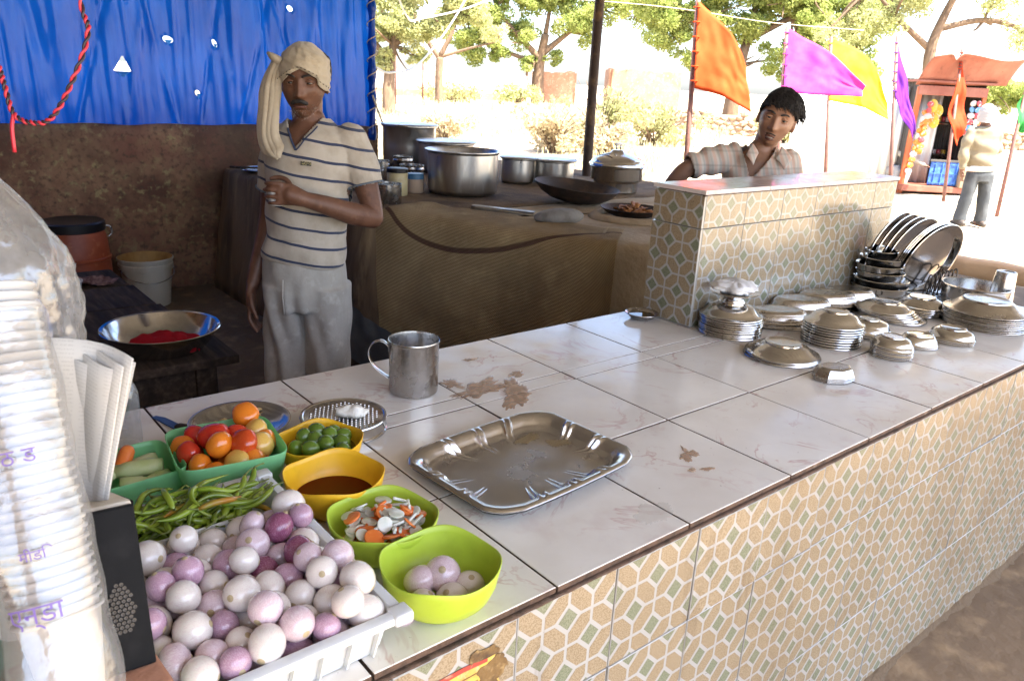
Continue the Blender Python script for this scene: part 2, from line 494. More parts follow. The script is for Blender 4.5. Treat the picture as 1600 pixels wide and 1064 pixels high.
# right edge of the tarpaulin rolled round a bamboo pole and tied
mb = MB(); pts = []; rad = []
for i in range(60):
    z = lerp(1.02, 2.52, i / 59); pts.append((3.11 + .006 * nz(z * 3, 1), 5.50 + .01 * nz(z * 2, 5), z)); rad.append(.028 + .006 * math.sin(z * 30 + 3 * nz(z * 5, 9)))
mb.tube(pts, rad, 16); mb.build('rolled_edge', 'tarp_blue', tarp)
hp = [(3.11 + .036 * math.cos(i * .55), 5.50 + .036 * math.sin(i * .55), 1.04 + i * .011) for i in range(130)]
MB().tube(hp, .004, 6).build('lashing', 'rope', tarp)
MB().tube(bezier([(3.09, 5.46, 1.35), (3.13, 5.45, 1.24), (3.16, 5.44, 1.16), (3.20, 5.47, 1.13)], 12), .007, 7).build('lashing', 'rope', tarp)

# ------------------------------------------------------------------ tiled counter
def tilemat(name, col, speck, amt, rough=.16):
    m = mat(name, col, rough, layers=[(speck, 420, .48, .56, 2)] if speck else (), coord='Object', rand=.05, coat=.25, rvar=.05)
    nt = m.node_tree; p = principled(m); old = p.inputs['Base Color'].links[0].from_socket
    wv = _coord(nt, 'World')                               # splashes and handling grime that run across the tiles
    f = _math(nt, 'MULTIPLY', _range(nt, _noise(nt, wv, 2.6, 9, .62), .47, .72), .42)
    c = _mixcol(nt, f, old, (.13, .085, .045))
    d = _math(nt, 'MULTIPLY', _range(nt, _noise(nt, _coord(nt, 'World', (9, 9, 1.2)), 3, 6), .60, .72), .35)
    c = _mixcol(nt, d, c, (.10, .065, .04))
    k = _math(nt, 'MULTIPLY', _range(nt, _noise(nt, wv, 70, 3), .70, .74), .6)
    nt.links.new(_mixcol(nt, k, c, (.08, .055, .035)), p.inputs['Base Color'])
    return m
tilemat('tile_white', (.37, .365, .345), None, 0)
tilemat('tile_tan', (.315, .25, .165), (.235, .18, .11), .5, .2)
tilemat('tile_green', (.21, .225, .155), (.15, .165, .105), .5, .2)
def top_tile_mat():
    m = bpy.data.materials.new('tile_top'); m.use_nodes = True; nt = m.node_tree; p = principled(m)
    v = _coord(nt, 'World'); oi = nt.nodes.new('ShaderNodeObjectInfo')
    va = nt.nodes.new('ShaderNodeVectorMath'); va.operation = 'ADD'; cb = nt.nodes.new('ShaderNodeCombineXYZ')
    for k in range(3): nt.links.new(_math(nt, 'MULTIPLY', oi.outputs['Random'], 29. + k), cb.inputs[k])
    nt.links.new(v, va.inputs[0]); nt.links.new(cb.outputs[0], va.inputs[1]); t = va.outputs[0]
    c = _mixcol(nt, _range(nt, _noise(nt, t, 5, 6), .4, .7), (.74, .70, .645), (.80, .77, .72))
    vein = _math(nt, 'ABSOLUTE', _math(nt, 'SUBTRACT', _noise(nt, t, 4.5, 5, .6, 1.2), .5))
    vf = _math(nt, 'MULTIPLY', _range(nt, vein, .0, .022, 1, 0), _range(nt, _noise(nt, t, 7, 3), .46, .64))
    c = _mixcol(nt, _math(nt, 'MULTIPLY', vf, .7), c, (.50, .27, .25))
    pk = _math(nt, 'MULTIPLY', _range(nt, _noise(nt, t, 9, 4), .60, .74), .35)
    c = _mixcol(nt, pk, c, (.55, .40, .38))
    gr = _range(nt, _noise(nt, v, 3.2, 8, .58), .40, .85)            # kitchen grime, runs across the tiles
    c = _mixcol(nt, _math(nt, 'MULTIPLY', gr, .38), c, (.36, .28, .20))
    sp = _range(nt, _noise(nt, v, 95, 2), .73, .76)
    c = _mixcol(nt, _math(nt, 'MULTIPLY', sp, .5), c, (.20, .13, .08))
    nt.links.new(c, p.inputs['Base Color'])
    nt.links.new(_range(nt, _noise(nt, v, 12, 7), .3, .72, .07, .26), p.inputs['Roughness']); p.inputs['Specular IOR Level'].default_value = .6
    b = nt.nodes.new('ShaderNodeBump'); b.inputs['Strength'].default_value = .05; b.inputs['Distance'].default_value = .004
    nt.links.new(_noise(nt, v, 60, 3), b.inputs['Height']); nt.links.new(b.outputs[0], p.inputs['Normal'])
    MATS['tile_top'] = m
top_tile_mat()
CX0, CX1 = -0.22, 3.25
counter = thing('tiled_counter', 'long food counter with white tile top and patterned tile front', 'counter', (0, 0, 0))
mb = MB().box(((CX0 + CX1) / 2, 1.178, .399), (CX1 - CX0, .962, .802))
mb.build('masonry', 'grout', counter, smooth=False)
# white top tiles, 304 mm grid, with a narrow strip row
XJ = [-.22, .084, .388, .692, .996, 1.304, 1.608, 1.912, 2.216, 2.520, 2.824, 3.128, 3.252]
YJ = [.690, 1.000, 1.297, 1.353, 1.662]
TOPM = {}
def top_tile(wx, wy):
    key = (round(wx, 3), round(wy, 3))
    if key not in TOPM:
        b = MB(); g = .0022; th = .010; e = .0012
        x0, x1, y0, y1 = g, wx - g, g, wy - g
        vs = [(x0, y0, -th), (x1, y0, -th), (x1, y1, -th), (x0, y1, -th), (x0, y0, -e), (x1, y0, -e), (x1, y1, -e), (x0, y1, -e),
              (x0 + e, y0 + e, 0), (x1 - e, y0 + e, 0), (x1 - e, y1 - e, 0), (x0 + e, y1 - e, 0)]
        b.add(vs, [(8, 9, 10, 11), (4, 5, 9, 8), (5, 6, 10, 9), (6, 7, 11, 10), (7, 4, 8, 11)], 0)
        b.add(vs, [(0, 1, 5, 4), (1, 2, 6, 5), (2, 3, 7, 6), (3, 0, 4, 7), (3, 2, 1, 0)], 1)
        TOPM[key] = b.mesh('top_tile', ['tile_top', 'brown_edge'], False)
    return TOPM[key]
for j in range(len(YJ) - 1):
    for i in range(len(XJ) - 1):
        o = link('tile', top_tile(XJ[i + 1] - XJ[i], YJ[j + 1] - YJ[j]), counter, (XJ[i], YJ[j], ZC + random.uniform(-.0008, .0008)))
# ragged mortar line under the front lip
mb = MB(); rings = []
for i in range(220):
    x = lerp(CX0, CX1, i / 219); d = .003 * nz(x * 40, 1) + .002 * nz(x * 130, 4)
    rings.append([(x, .7, .7998), (x, .689 - abs(d), .7998), (x, .6855 - abs(d), .7992 + d * .2), (x, .6855 - abs(d), .7968 + d * .4), (x, .7, .7965)])
mb.loft(rings).build('mortar_line', 'brown_edge', counter)
# printed wall tiles: grid of cells with cut corners round green diamonds
A = .0505
def clip(poly, x0, x1, z0, z1):
    for ax, lim, sg in ((0, x0, 1), (0, x1, -1), (1, z0, 1), (1, z1, -1)):
        out = []
        for k in range(len(poly)):
            p, q = poly[k], poly[(k + 1) % len(poly)]
            a, b = sg * (p[ax] - lim), sg * (q[ax] - lim)
            if a >= 0: out.append(p)
            if (a > 0 > b) or (a < 0 < b): t = a / (a - b); out.append((p[0] + (q[0] - p[0]) * t, p[1] + (q[1] - p[1]) * t))
        poly = out
        if len(poly) < 3: return []
    return poly
PT = {}
def printed_tile(w, h, par=1, du=0., dv=0.):
    key = (round(w, 3), round(h, 3), par, round(du, 3), round(dv, 3))
    if key in PT: return PT[key]
    b = MB(); g = .0012; e = .0010
    def quad3(pts, y): return [(p[0], y, -p[1]) for p in pts]
    x0, x1, z0, z1 = g, w - g, g, h - g
    fr = [(x0 + e, z0 + e), (x1 - e, z0 + e), (x1 - e, z1 - e), (x0 + e, z1 - e)]; ou = [(x0, z0), (x1, z0), (x1, z1), (x0, z1)]
    vs = quad3(fr, 0) + quad3(ou, e) + quad3(ou, .008)
    b.add(vs, [(3, 2, 1, 0)] + [(i, (i + 1) % 4, 4 + (i + 1) % 4, 4 + i) for i in range(4)] + [(4 + i, 4 + (i + 1) % 4, 8 + (i + 1) % 4, 8 + i) for i in range(4)], 0)
    ins = .0030; dg = .0195; c = dg + .0072
    ni, nj = int(w / A) + 3, int(h / A) + 3
    for i in range(-1, ni):
        for j in range(-1, nj):
            ox, oz = i * A - du, j * A - dv
            poly = []
            for (ci, cj) in ((0, 0), (1, 0), (1, 1), (0, 1)):
                px = ox + ci * A + (ins if ci == 0 else -ins); pz = oz + cj * A + (ins if cj == 0 else -ins)
                if (i + ci + j + cj + par) % 2 == 0: poly.append((px, pz))
                else:
                    a1 = (ox + ci * A + (c if ci == 0 else -c), pz); a2 = (px, oz + cj * A + (c if cj == 0 else -c))
                    poly += [a2, a1] if (ci, cj) in ((0, 0), (1, 1)) else [a1, a2]
            poly = clip(poly, x0 + e, x1 - e, z0 + e, z1 - e)
            if poly: b.add(quad3(poly, -.0003), [tuple(range(len(poly) - 1, -1, -1))], 1)
            if (i + j + par) % 2 == 1:
                d = clip([(ox, oz - dg), (ox + dg, oz), (ox, oz + dg), (ox - dg, oz)], x0 + e, x1 - e, z0 + e, z1 - e)
                if d: b.add(quad3(d, -.0003), [tuple(range(len(d) - 1, -1, -1))], 2)
    PT[key] = b.mesh('printed_tile', ['tile_white', 'tile_tan', 'tile_green'], False)
    return PT[key]
TW = .2025
FX0 = .613 - 4 * TW
nx = int((CX1 - FX0) / TW) + 1
for i in range(nx):
    x = FX0 + i * TW; w_ = min(TW, CX1 - x)
    if w_ < .03: continue
    for zt, h in ((.7975, .1895), (.608, .304), (.304, .285)):
        o = link('tile', printed_tile(w_, h, 0), counter, (x, .685 + random.uniform(-.0012, .0012), zt + random.uniform(-.0008, .0008)), (random.uniform(-.003, .003), random.uniform(-.0025, .0025), random.uniform(-.004, .004)))
# tiles on the right end of the counter
for i in range(4):
    for zt, h in ((.7975, .1895), (.608, .304), (.304, .285)):
        link('tile', printed_tile(TW, h), counter, (CX1 + .008, .70 + i * TW, zt), (0, 0, R(90)))
# soot and dirt gathered along the foot of the counter
mat('foot_dirt', (.12, .083, .05), .95, bump=.6, bscale=60, bdist=.02)
mb = MB(); rings = []
for i in range(160):
    x = lerp(CX0, CX1, i / 159); d = .006 + .03 * max(0, nz(x * 5, 3)) + .012 * abs(nz(x * 21, 3)) + .006 * abs(nz(x * 60, 2))
    rings.append([(x, .7, .0), (x, .684 - d * 1.6, .006), (x, .684 - d * .6, .012 + d * .35), (x, .684, .02 + d * .9), (x, .7, .03)])
o = mb.loft(rings).build('dirt_ridge', 'foot_dirt'); tag(o, 'loose earth heaped along the foot of the tiled counter', 'earth', kind='stuff')
# torn poster scraps on the front of the counter, near end
mat('poster_yellow', (.62, .42, .09), .7, layers=[((.42, .24, .07), 22, .5, .68), ((.60, .50, .30), 60, .58, .7)])
mat('poster_red', (.42, .06, .04), .7, layers=[((.55, .30, .2), 50, .55, .7)])
mat('poster_brown', (.20, .12, .045), .9, layers=[((.09, .055, .03), 30, .45, .65), ((.34, .23, .1), 70, .55, .7)], bump=.5, bscale=120)
mat('poster_white', (.60, .57, .52), .8, layers=[((.45, .38, .3), 50, .55, .7)])
mat('poster_dark', (.02, .035, .03), .7); mat('poster_skin', (.50, .34, .24), .7, layers=[((.3, .18, .12), 60, .5, .7)])
def sheet(pts, y, name, m, parent, th=.0006):
    b = MB(); n = len(pts); b.add([(x, y, z) for x, z in pts] + [(x, y + th, z) for x, z in pts], [tuple(range(n))] + [(i, n + i, n + (i + 1) % n, (i + 1) % n) for i in range(n)])
    return b.build(name, m, parent, smooth=False)
def ragged(pts, amp, sub=6, seed=1.):
    out = []
    for k in range(len(pts)):
        a, b = Vector(pts[k]), Vector(pts[(k + 1) % len(pts)])
        for q in range(sub):
            p = a.lerp(b, q / sub); s_ = amp if q else amp * .5
            out.append((p.x + s_ * nz(p.x * 90, p.y * 90, seed), p.y + s_ * nz(p.x * 90, p.y * 90, seed + 9)))
    return out
po = thing('torn_poster', 'torn yellow and red poster scrap pasted on the counter front', 'poster', (0, 0, 0))
sheet(ragged([(.398, .755), (.575, .756), (.585, .70), (.55, .60), (.398, .60)], .010, 8, 2.), .6835, 'paper', 'poster_yellow', po)
sheet([(.402, .757), (.52, .760), (.56, .757), (.56, .750), (.52, .752), (.402, .748)], .6828, 'red_band', 'poster_red', po)
for k in range(7):
    z = .738 - k * .013; sheet([(.462 + .004 * k, z), (.545, z + .002), (.545, z + .0005), (.462 + .004 * k, z - .0015)], .6828, 'line', 'poster_brown', po)
sheet([(.475 + .012 * math.cos(a), .741 + .006 * math.sin(a)) for a in np.linspace(0, 2 * PI, 12, endpoint=False)], .6827, 'print_mark', 'poster_white', po)
sheet([(.437 + .022 * math.cos(a), .716 + .022 * math.sin(a)) for a in np.linspace(0, PI, 14)] + [(.420, .70), (.454, .70)], .6827, 'printed_hair', 'poster_dark', po)
sheet([(.438 + .015 * math.cos(a), .706 + .017 * math.sin(a)) for a in np.linspace(0, 2 * PI, 16, endpoint=False)], .6822, 'printed_face', 'poster_skin', po)
sheet(ragged([(.545, .742), (.585, .752), (.598, .725), (.575, .71), (.60, .69), (.60, .62), (.54, .62), (.552, .69), (.545, .715)], .009, 6, 5.), .6829, 'torn_patch', 'poster_brown', po)
sheet(ragged([(.530, .775), (.575, .773), (.58, .757), (.53, .758)], .006, 6, 7.), .6826, 'torn_patch', 'poster_brown', po)
sheet([(.393, .737), (.403, .738), (.401, .728), (.394, .729)], .6826, 'print_mark', 'poster_red', po)

# ------------------------------------------------------------------ divider wall on the counter
DX0, DX1, DY0, DY1, DH = 1.918, 3.09, 1.436, 1.614, .418
div = thing('divider_wall', 'low patterned tile divider wall standing on the counter', 'wall', (0, 0, ZC))
MB().box(((DX0 + DX1) / 2, (DY0 + DY1) / 2, (DH - .012) / 2 + .001), (DX1 - DX0 - .002, DY1 - DY0 - .002, DH - .014)).build('masonry', 'grout', div, smooth=False)
x = DX0; k = 0
while x < DX1 - .02:
    w_ = min(TW, DX1 - x)
    for zt, h in ((DH - .012, .100), (.306, .305)):
        link('tile', printed_tile(w_, h, 1, .028, .02 if h < .2 else .05), div, (x, DY0 - .008, zt))
        link('tile', printed_tile(w_, h, 1, .028, .02 if h < .2 else .05), div, (x + w_, DY1 + .008, zt), (0, 0, R(180)))
    x += TW; k += 1
for zt, h in ((DH - .012, .100), (.306, .305)):
    link('tile', printed_tile(DY1 - DY0 + .016, h, 1, .022, .05), div, (DX0 - .008, DY1 + .008, zt), (0, 0, R(-90)))
    link('tile', printed_tile(DY1 - DY0 + .016, h, 1, .022, .05), div, (DX1 + .008, DY0 - .008, zt), (0, 0, R(90)))
mat('divider_cap', (.58, .50, .48), .18, layers=[((.66, .64, .62), 6, .45, .65), ((.45, .30, .27), 9, .55, .7), ((.3, .2, .15), 60, .62, .72)], coord='World', rvar=.06)
for k, (a, b) in enumerate(((DX0 - .012, 2.23), (2.232, 2.55), (2.552, 2.87), (2.872, DX1 + .012))):
    MB().box(((a + b) / 2, (DY0 + DY1) / 2, DH - .004), (b - a, DY1 - DY0 + .024, .013)).build('cap_tile', ['divider_cap'], div, smooth=False, bevel=.0015)
mb = MB(); rings = []
for i in range(90):
    x = lerp(DX0 - .01, DX1 + .01, i / 89); d = .003 * nz(x * 50, 7)
    rings.append([(x, DY0, DH - .0105), (x, DY0 - .0095 + d * .5, DH - .0107), (x, DY0 - .0095 + d * .5, DH - .0135 + d), (x, DY0, DH - .016)])
mb.loft(rings).build('mortar_line', 'brown_edge', div)
# ------------------------------------------------------------------ mud cooking platform
mat('clay', (.23, .155, .085), .95, layers=[((.10, .065, .04), 2.2, .45, .68), ((.33, .25, .15), 9, .55, .72), ((.16, .10, .06), 30, .5, .7)], bump=.45, bscale=30, bdetail=8, coord='World', bdist=.02)
mat('clay_soot', (.21, .14, .08), .95, layers=[((.075, .05, .034), 2.4, .44, .66), ((.30, .21, .115), 6, .55, .72)], bump=.4, bscale=30, bdetail=8, coord='World', cscale=(1.5, 1.5, .35), bdist=.02)
mat('clay_pale', (.50, .40, .27), .95, layers=[((.34, .25, .155), 5, .45, .68), ((.45, .36, .25), 22, .55, .72)], bump=.45, bscale=40, bdetail=8, coord='World', bdist=.015)
ZP = .84
def block(poly, ztop, name, m, parent=None, batter=.04, rnd=.05, seed=1., sub=10):
    pts = []
    for k in range(len(poly)):
        a, b = Vector(poly[k]), Vector(poly[(k + 1) % len(poly)]); s_ = max(2, int((b - a).length / .08))
        pts += [a.lerp(b, q / s_) for q in range(s_)]
    for _ in range(2): pts = [(pts[i - 1] + pts[i] * 2 + pts[(i + 1) % len(pts)]) / 4 for i in range(len(pts))]
    c = sum(pts, Vector((0, 0))) / len(pts); rings = []
    for z, off in [(-.02, batter), (.1, batter * .9), (.25, batter * .7), (.4, batter * .5), (.55, batter * .3), (.7, batter * .1), (ztop - rnd * 1.2, 0), (ztop - rnd * .5, -rnd * .15), (ztop - rnd * .12, -rnd * .5), (ztop, -rnd * 1.1), (ztop + .006, -rnd * 2.5), (ztop + .004, -rnd * 5)]:
        ring = []
        for i, p in enumerate(pts):
            t = pts[(i + 1) % len(pts)] - pts[i - 1]; nrm = Vector((t.y, -t.x)).normalized()
            d = off + .018 * nz(p.x * 3, p.y * 3 + z * 3, seed) + .006 * nz(p.x * 12, p.y * 12 + z * 12, seed)
            ring.append((p.x + nrm.x * d, p.y + nrm.y * d, z + (.006 * nz(p.x * 5, p.y * 5, seed) if z > .7 else 0)))
        rings.append(ring)
    b = MB().loft(rings)
    return b.build(name, m, parent)
plat = thing('cooking_platform', 'sooty mud cooking platform along the open back of the stall', 'platform')
block([(1.93, 3.42), (4.65, 3.42), (4.65, 5.56), (1.93, 5.56)], ZP, 'body', 'clay_soot', plat, .10, .035, 2.)
stove = thing('clay_stove', 'clay stove block beside the tiled divider with an ember pit', 'stove')
block([(2.07, 3.30), (2.26, 2.78), (2.45, 2.34), (2.75, 2.24), (3.75, 2.30), (4.6, 2.5), (4.6, 3.40), (2.10, 3.40)], ZP + .005, 'body', 'clay_pale', stove, .05, .05, 5.)
# rim of the pit
mb = MB(); rings = []
for i in range(48):
    a = 2 * PI * i / 48; rr = .165 + .012 * nz(math.cos(a) * 2, math.sin(a) * 2); c = Vector((3.13, 2.80, ZP + .005)); d = Vector((math.cos(a), math.sin(a), 0))
    rings.append([c + d * (rr + .07), c + d * (rr + .05) + Vector((0, 0, .022)), c + d * (rr + .02) + Vector((0, 0, .032)), c + d * rr + Vector((0, 0, .02)), c + d * (rr - .01) + Vector((0, 0, -.0))])
rings.append(rings[0]); mb.loft(rings, False, False); mb.build('pit_rim', 'clay_pale', stove)
# ------------------------------------------------------------------ jute sacking over the front of the stove
def jute():
    m = bpy.data.materials.new('jute'); m.use_nodes = True; nt = m.node_tree; p = principled(m)
    uv = _coord(nt, 'UV')
    sx = nt.nodes.new('ShaderNodeSeparateXYZ'); nt.links.new(uv, sx.inputs[0])
    w1 = _math(nt, 'SINE', _math(nt, 'MULTIPLY', sx.outputs[0], 560)); w2 = _math(nt, 'SINE', _math(nt, 'MULTIPLY', sx.outputs[1], 560))
    wv = _math(nt, 'MULTIPLY', w1, w2)
    tw = _math(nt, 'SINE', _math(nt, 'MULTIPLY', _math(nt, 'ADD', sx.outputs[0], _math(nt, 'MULTIPLY', sx.outputs[1], 1.6)), 215))
    pos = _coord(nt, 'World')
    c = _mixcol(nt, _range(nt, _noise(nt, pos, 3.2, 6), .35, .7), (.47, .345, .185), (.30, .21, .11))
    c = _mixcol(nt, _range(nt, _noise(nt, pos, 9, 7), .52, .72), c, (.52, .39, .21))
    c = _mixcol(nt, _math(nt, 'MULTIPLY', _range(nt, tw, .2, .8), .42), c, (.15, .10, .05))
    c = _mixcol(nt, _math(nt, 'MULTIPLY', _range(nt, _noise(nt, pos, 1.8, 5), .5, .68), .5), c, (.11, .075, .042))
    # woven dark band that sags along the sack
    ln = _math(nt, 'SUBTRACT', sx.outputs[1], _math(nt, 'ADD', .30, _math(nt, 'MULTIPLY', _math(nt, 'SINE', _math(nt, 'MULTIPLY', sx.outputs[0], 3.4)), .17)))
    bd = _range(nt, _math(nt, 'ABSOLUTE', ln), .010, .016, 1, 0)
    c = _mixcol(nt, _math(nt, 'MULTIPLY', bd, .8), c, (.055, .02, .022))
    nt.links.new(c, p.inputs['Base Color']); p.inputs['Roughness'].default_value = .95; p.inputs['Specular IOR Level'].default_value = .15
    b = nt.nodes.new('ShaderNodeBump'); b.inputs['Strength'].default_value = .6; b.inputs['Distance'].default_value = .003
    nt.links.new(_math(nt, 'ADD', wv, _math(nt, 'MULTIPLY', tw, .6)), b.inputs['Height']); nt.links.new(b.outputs[0], p.inputs['Normal'])
    MATS['jute'] = m
jute()
rim = bezier([(2.00, 3.46, 0), (2.10, 3.16, 0), (2.26, 2.76, 0), (2.41, 2.42, 0), (2.50, 2.30, 0)], 60)
prof = [(-.34, .012), (-.22, .014), (-.10, .016), (-.03, .012), (.012, -.012), (.030, -.05), (.036, -.12), (.040, -.2), (.046, -.3), (.052, -.4), (.06, -.5), (.068, -.6), (.075, -.7), (.08, -.80)]
mb = MB(); rows = []; uvs = []
for i, p in enumerate(rim):
    t = (rim[min(i + 1, 60)] - rim[max(i - 1, 0)]).normalized(); nrm = Vector((-t.y, t.x, 0)) * -1
    if nrm.x > 0 and nrm.y > 0: nrm = -nrm
    row = []; L = 0; last = None
    for k, (o_, h) in enumerate(prof):
        fold = .012 * math.sin(i * .33 + 2 * nz(i * .1, k * .3)) * min(1, max(0, k - 3) / 5) + .02 * nz(i * .08, k * .35, 3) * min(1, max(0, k - 2) / 4)
        q = p + nrm * (o_ + max(-.012, fold)) + Vector((0, 0, ZP + .012 + h + .012 * nz(i * .15, k * .4) * (k < 4)))
        if last is not None: L += (q - last).length
        last = q; row.append(q); uvs.append((i * .0225, L))
    rows.append(row)
mb.loft(rows, closed=False)
me = mb.mesh('jute_sacking', 'jute'); uvl = me.uv_layers.new(name='UVMap')
for lp in me.loops: uvl.data[lp.index].uv = uvs[lp.vertex_index]
sk = link('jute_sacking', me); tag(sk, 'brown jute sacking draped over the front of the clay stove', 'sacking')
md = sk.modifiers.new('t', 'SOLIDIFY'); md.thickness = .006; md.offset = 1
md = sk.modifiers.new('s', 'SUBSURF'); md.levels = 1; md.render_levels = 1
# second sack corner and grey cloth low by the platform
clothmat('grey_rag', (.11, .12, .13), (.07, .07, .075), tr=.05)
mb = MB(); rows = []
for i in range(16):
    rows.append([(1.80 + .012 * i + .02 * nz(i * .4, k * .5), 3.42 - .022 * i + .03 * nz(i * .3, k * .4, 4), .40 - .012 * i * (1 + .3 * nz(i, 3)) - k * .035) for k in range(9)])
o = mb.loft(rows, closed=False).build('hanging_rag', 'grey_rag'); tag(o, 'dark grey rag hanging low on the mud platform', 'rag')
# ------------------------------------------------------------------ steel dishes on the counter
def steel_thing(name, prof, label, cat, loc, m='steel', seg=48, sx=1., sy=1., flute=None, group=None, rot=0., tilt=(0, 0), auto=40):
    me = MB().lathe(prof, seg, sx=sx, sy=sy, flute=flute).mesh(name, m); sharp(me, auto)
    o = link(name, me, None, loc, (R(tilt[0]), R(tilt[1]), R(rot)))
    return tag(o, label, cat, group)
def inv_plate(r, h, foot, foot_h=.004):
    """plate standing upside down: rolled rim at the bottom, flat base on top"""
    return [(r * .93, .0030), (r * .965, .0006), (r, .0010), (r * 1.012, .0030), (r, .0052), (r * .955, .0058), (r * .90, .0075), (r * .80, h * .45), (r * .68, h * .80), (foot * 1.12, h * .96), (foot * 1.04, h), (foot * 1.03, h + foot_h), (foot * .97, h + foot_h + .0008), (foot * .9, h + foot_h * .7), (foot * .5, h + foot_h * .6), (.0004, h + foot_h * .6)]
def inv_bowl(r, h, foot, fh=.003):
    return [(r * .95, .0025), (r * .98, .0004), (r * 1.02, .001), (r * 1.03, .003), (r * 1.0, .005), (r * .975, .0065), (r * .95, h * .35), (r * .90, h * .6), (r * .80, h * .82), (foot * 1.1, h * .96), (foot, h), (foot * .98, h + fh), (foot * .92, h + fh + .0004), (foot * .86, h + fh * .5), (.0004, h + fh * .5)]
def stack(c, n, r, h, foot, step, word, where, group, kind='plate', m='steel', sx=1., sy=1., flute=None, rot=0., jit=.002, bowl=False, top_label=None, top_prof=None, skew=(0, 0), name=None):
    pf = inv_bowl(r, h, foot) if bowl else inv_plate(r, h, foot)
    me = MB().lathe(pf, 56, sx=sx, sy=sy, flute=flute).mesh(name or 'steel_' + kind, m); sharp(me, 40)
    for k in range(n):
        x = c[0] + random.uniform(-jit, jit) + skew[0] * k; y = c[1] + random.uniform(-jit, jit) + skew[1] * k
        mm = me
        if k == n - 1 and top_prof: mm = MB().lathe(top_prof, 56, sx=sx, sy=sy, flute=flute).mesh(name or 'steel_' + kind, m); sharp(mm, 40)
        o = link(name or 'steel_' + kind, mm, None, (x, y, ZC + .0005 + k * step), (0, 0, R(rot + random.uniform(-3, 3))))
        if k == n - 1: tag(o, top_label or f'{word}, topmost in the pile {where}', kind, group)
        elif k == 0 and n > 2: tag(o, f'{word}, lowest in the pile {where}', kind, group)
        else: tag(o, f'{word}, inside the pile {where}', kind, group)
    return ZC + n * step
G = 'upturned steel plates stacked on the counter'
# A: stack nearest the divider, napkin dish on top
stack((1.985, 1.335), 9, .094, .040, .042, .0066, 'round steel plate upside down', 'under the white napkin dish', G)
zt = ZC + 8 * .0066 + .040
steel_thing('footed_dish', [(.036, .004), (.034, .010), (.030, .016), (.032, .021), (.048, .026), (.066, .031), (.074, .036), (.076, .0375), (.074, .039), (.064, .034), (.045, .029), (.02, .027), (.0004, .027)], 'small steel footed dish with crumpled napkin on the plate stack', 'dish', (1.985, 1.335, zt), 'steel_bright')
clothmat('napkin', (.86, .86, .86), (.80, .81, .83), tr=.15)
mb = MB(); rings = []
for k in range(16):
    t = k / 15; ring = []
    for i in range(40):
        a = 2 * PI * i / 40; q = .062 * math.sin(PI * (.10 + .80 * t)) ** .5 if t < .5 else .062 * math.cos((t - .5) * PI) ** .6 + .002
        d = 1 + .30 * nz(math.cos(a) * 2.2, math.sin(a) * 2.2, t * 3.5) + .14 * nz(math.cos(a) * 7, math.sin(a) * 7, t * 9)
        ring.append((q * d * math.cos(a), q * d * math.sin(a), .004 + .040 * t + .010 * nz(math.cos(a) * 4, math.sin(a) * 4, t * 5)))
    rings.append(ring)
o = mb.loft(rings).build('napkin', 'napkin', None, loc=(1.985, 1.335, zt + .029)); tag(o, 'crumpled white paper napkin in a small steel dish', 'napkin')
# oval dishes along the divider
def oval(c, n, rx, ry, h, rot, where, step=.006):
    pf = [(.94, .003), (.975, .0006), (1.0, .001), (1.01, .003), (.985, .005), (.93, .0065), (.885, h * .40), (.83, h * .72), (.76, h * .92), (.66, h), (.62, h - .001), (.3, h + .0005), (.0004, h + .001)]
    me = MB().lathe(pf, 56, sx=rx, sy=ry).mesh('oval_dish', 'steel_worn'); sharp(me, 40)
    for k in range(n):
        o = link('oval_dish', me, None, (c[0] + random.uniform(-.003, .003), c[1] + random.uniform(-.003, .003), ZC + .0005 + k * step), (0, 0, R(rot + random.uniform(-2, 2))))
        tag(o, ('oval steel dish upside down, topmost of the pile ' if k == n - 1 else 'oval steel dish inside the pile ') + where, 'dish', 'upturned oval dishes along the divider')
oval((2.19, 1.300), 5, .105, .066, .030, -30, 'next to the napkin plates')
oval((2.40, 1.350), 4, .115, .070, .033, -32, 'second along the divider foot')
oval((2.535, 1.330), 5, .120, .066, .034, -32, 'third along the divider foot')
oval((2.69, 1.330), 4, .105, .064, .034, -32, 'nearest the bowl tower')
# C: two tilted plates at the front of the crowd
stack((1.925, 1.115), 3, .101, .030, .048, .005, 'wide shallow steel plate upside down', 'nearest the tray side', G, jit=.005)
# D: tall stack
stack((2.178, 1.110), 9, .086, .036, .036, .0075, 'fluted-edge steel plate upside down', 'tallest at centre', G, flute=(40, .006, .06, .084))
stack((2.352, 1.085), 4, .064, .032, .030, .0065, 'small steel bowl upside down', 'behind the tallest plates', 'upturned steel bowls on the counter', 'bowl', bowl=True)
# F: small faceted boat dish
pf = [(.94, .002), (.98, .0004), (1.0, .001), (1.0, .003), (.965, .005), (.90, .014), (.80, .024), (.66, .0275), (.62, .0270), (.0004, .0272)]
me = MB().lathe(pf, 8, sx=.060, sy=.044).mesh('boat_dish', 'steel_worn', False)
for k in range(3):
    o = link('boat_dish', me, None, (1.885, .935, ZC + .0005 + k * .0042), (0, 0, R(-22)))
    tag(o, 'small eight-sided steel dish upside down, ' + ('on top' if k == 2 else 'underneath') + ' at the front', 'dish', 'eight-sided dishes at the counter front')
FL = (28, .012, .030, .050)
stack((2.218, .945), 7, .056, .026, .032, .0052, 'small fluted steel bowl upside down', 'at the counter front', 'upturned fluted bowls', 'bowl', bowl=True, flute=FL)
stack((2.386, .945), 2, .053, .030, .036, .0055, 'small oval steel bowl upside down', 'between the fluted bowls', 'upturned oval bowls', 'bowl', bowl=True, sx=1.12, sy=.9, rot=-35)
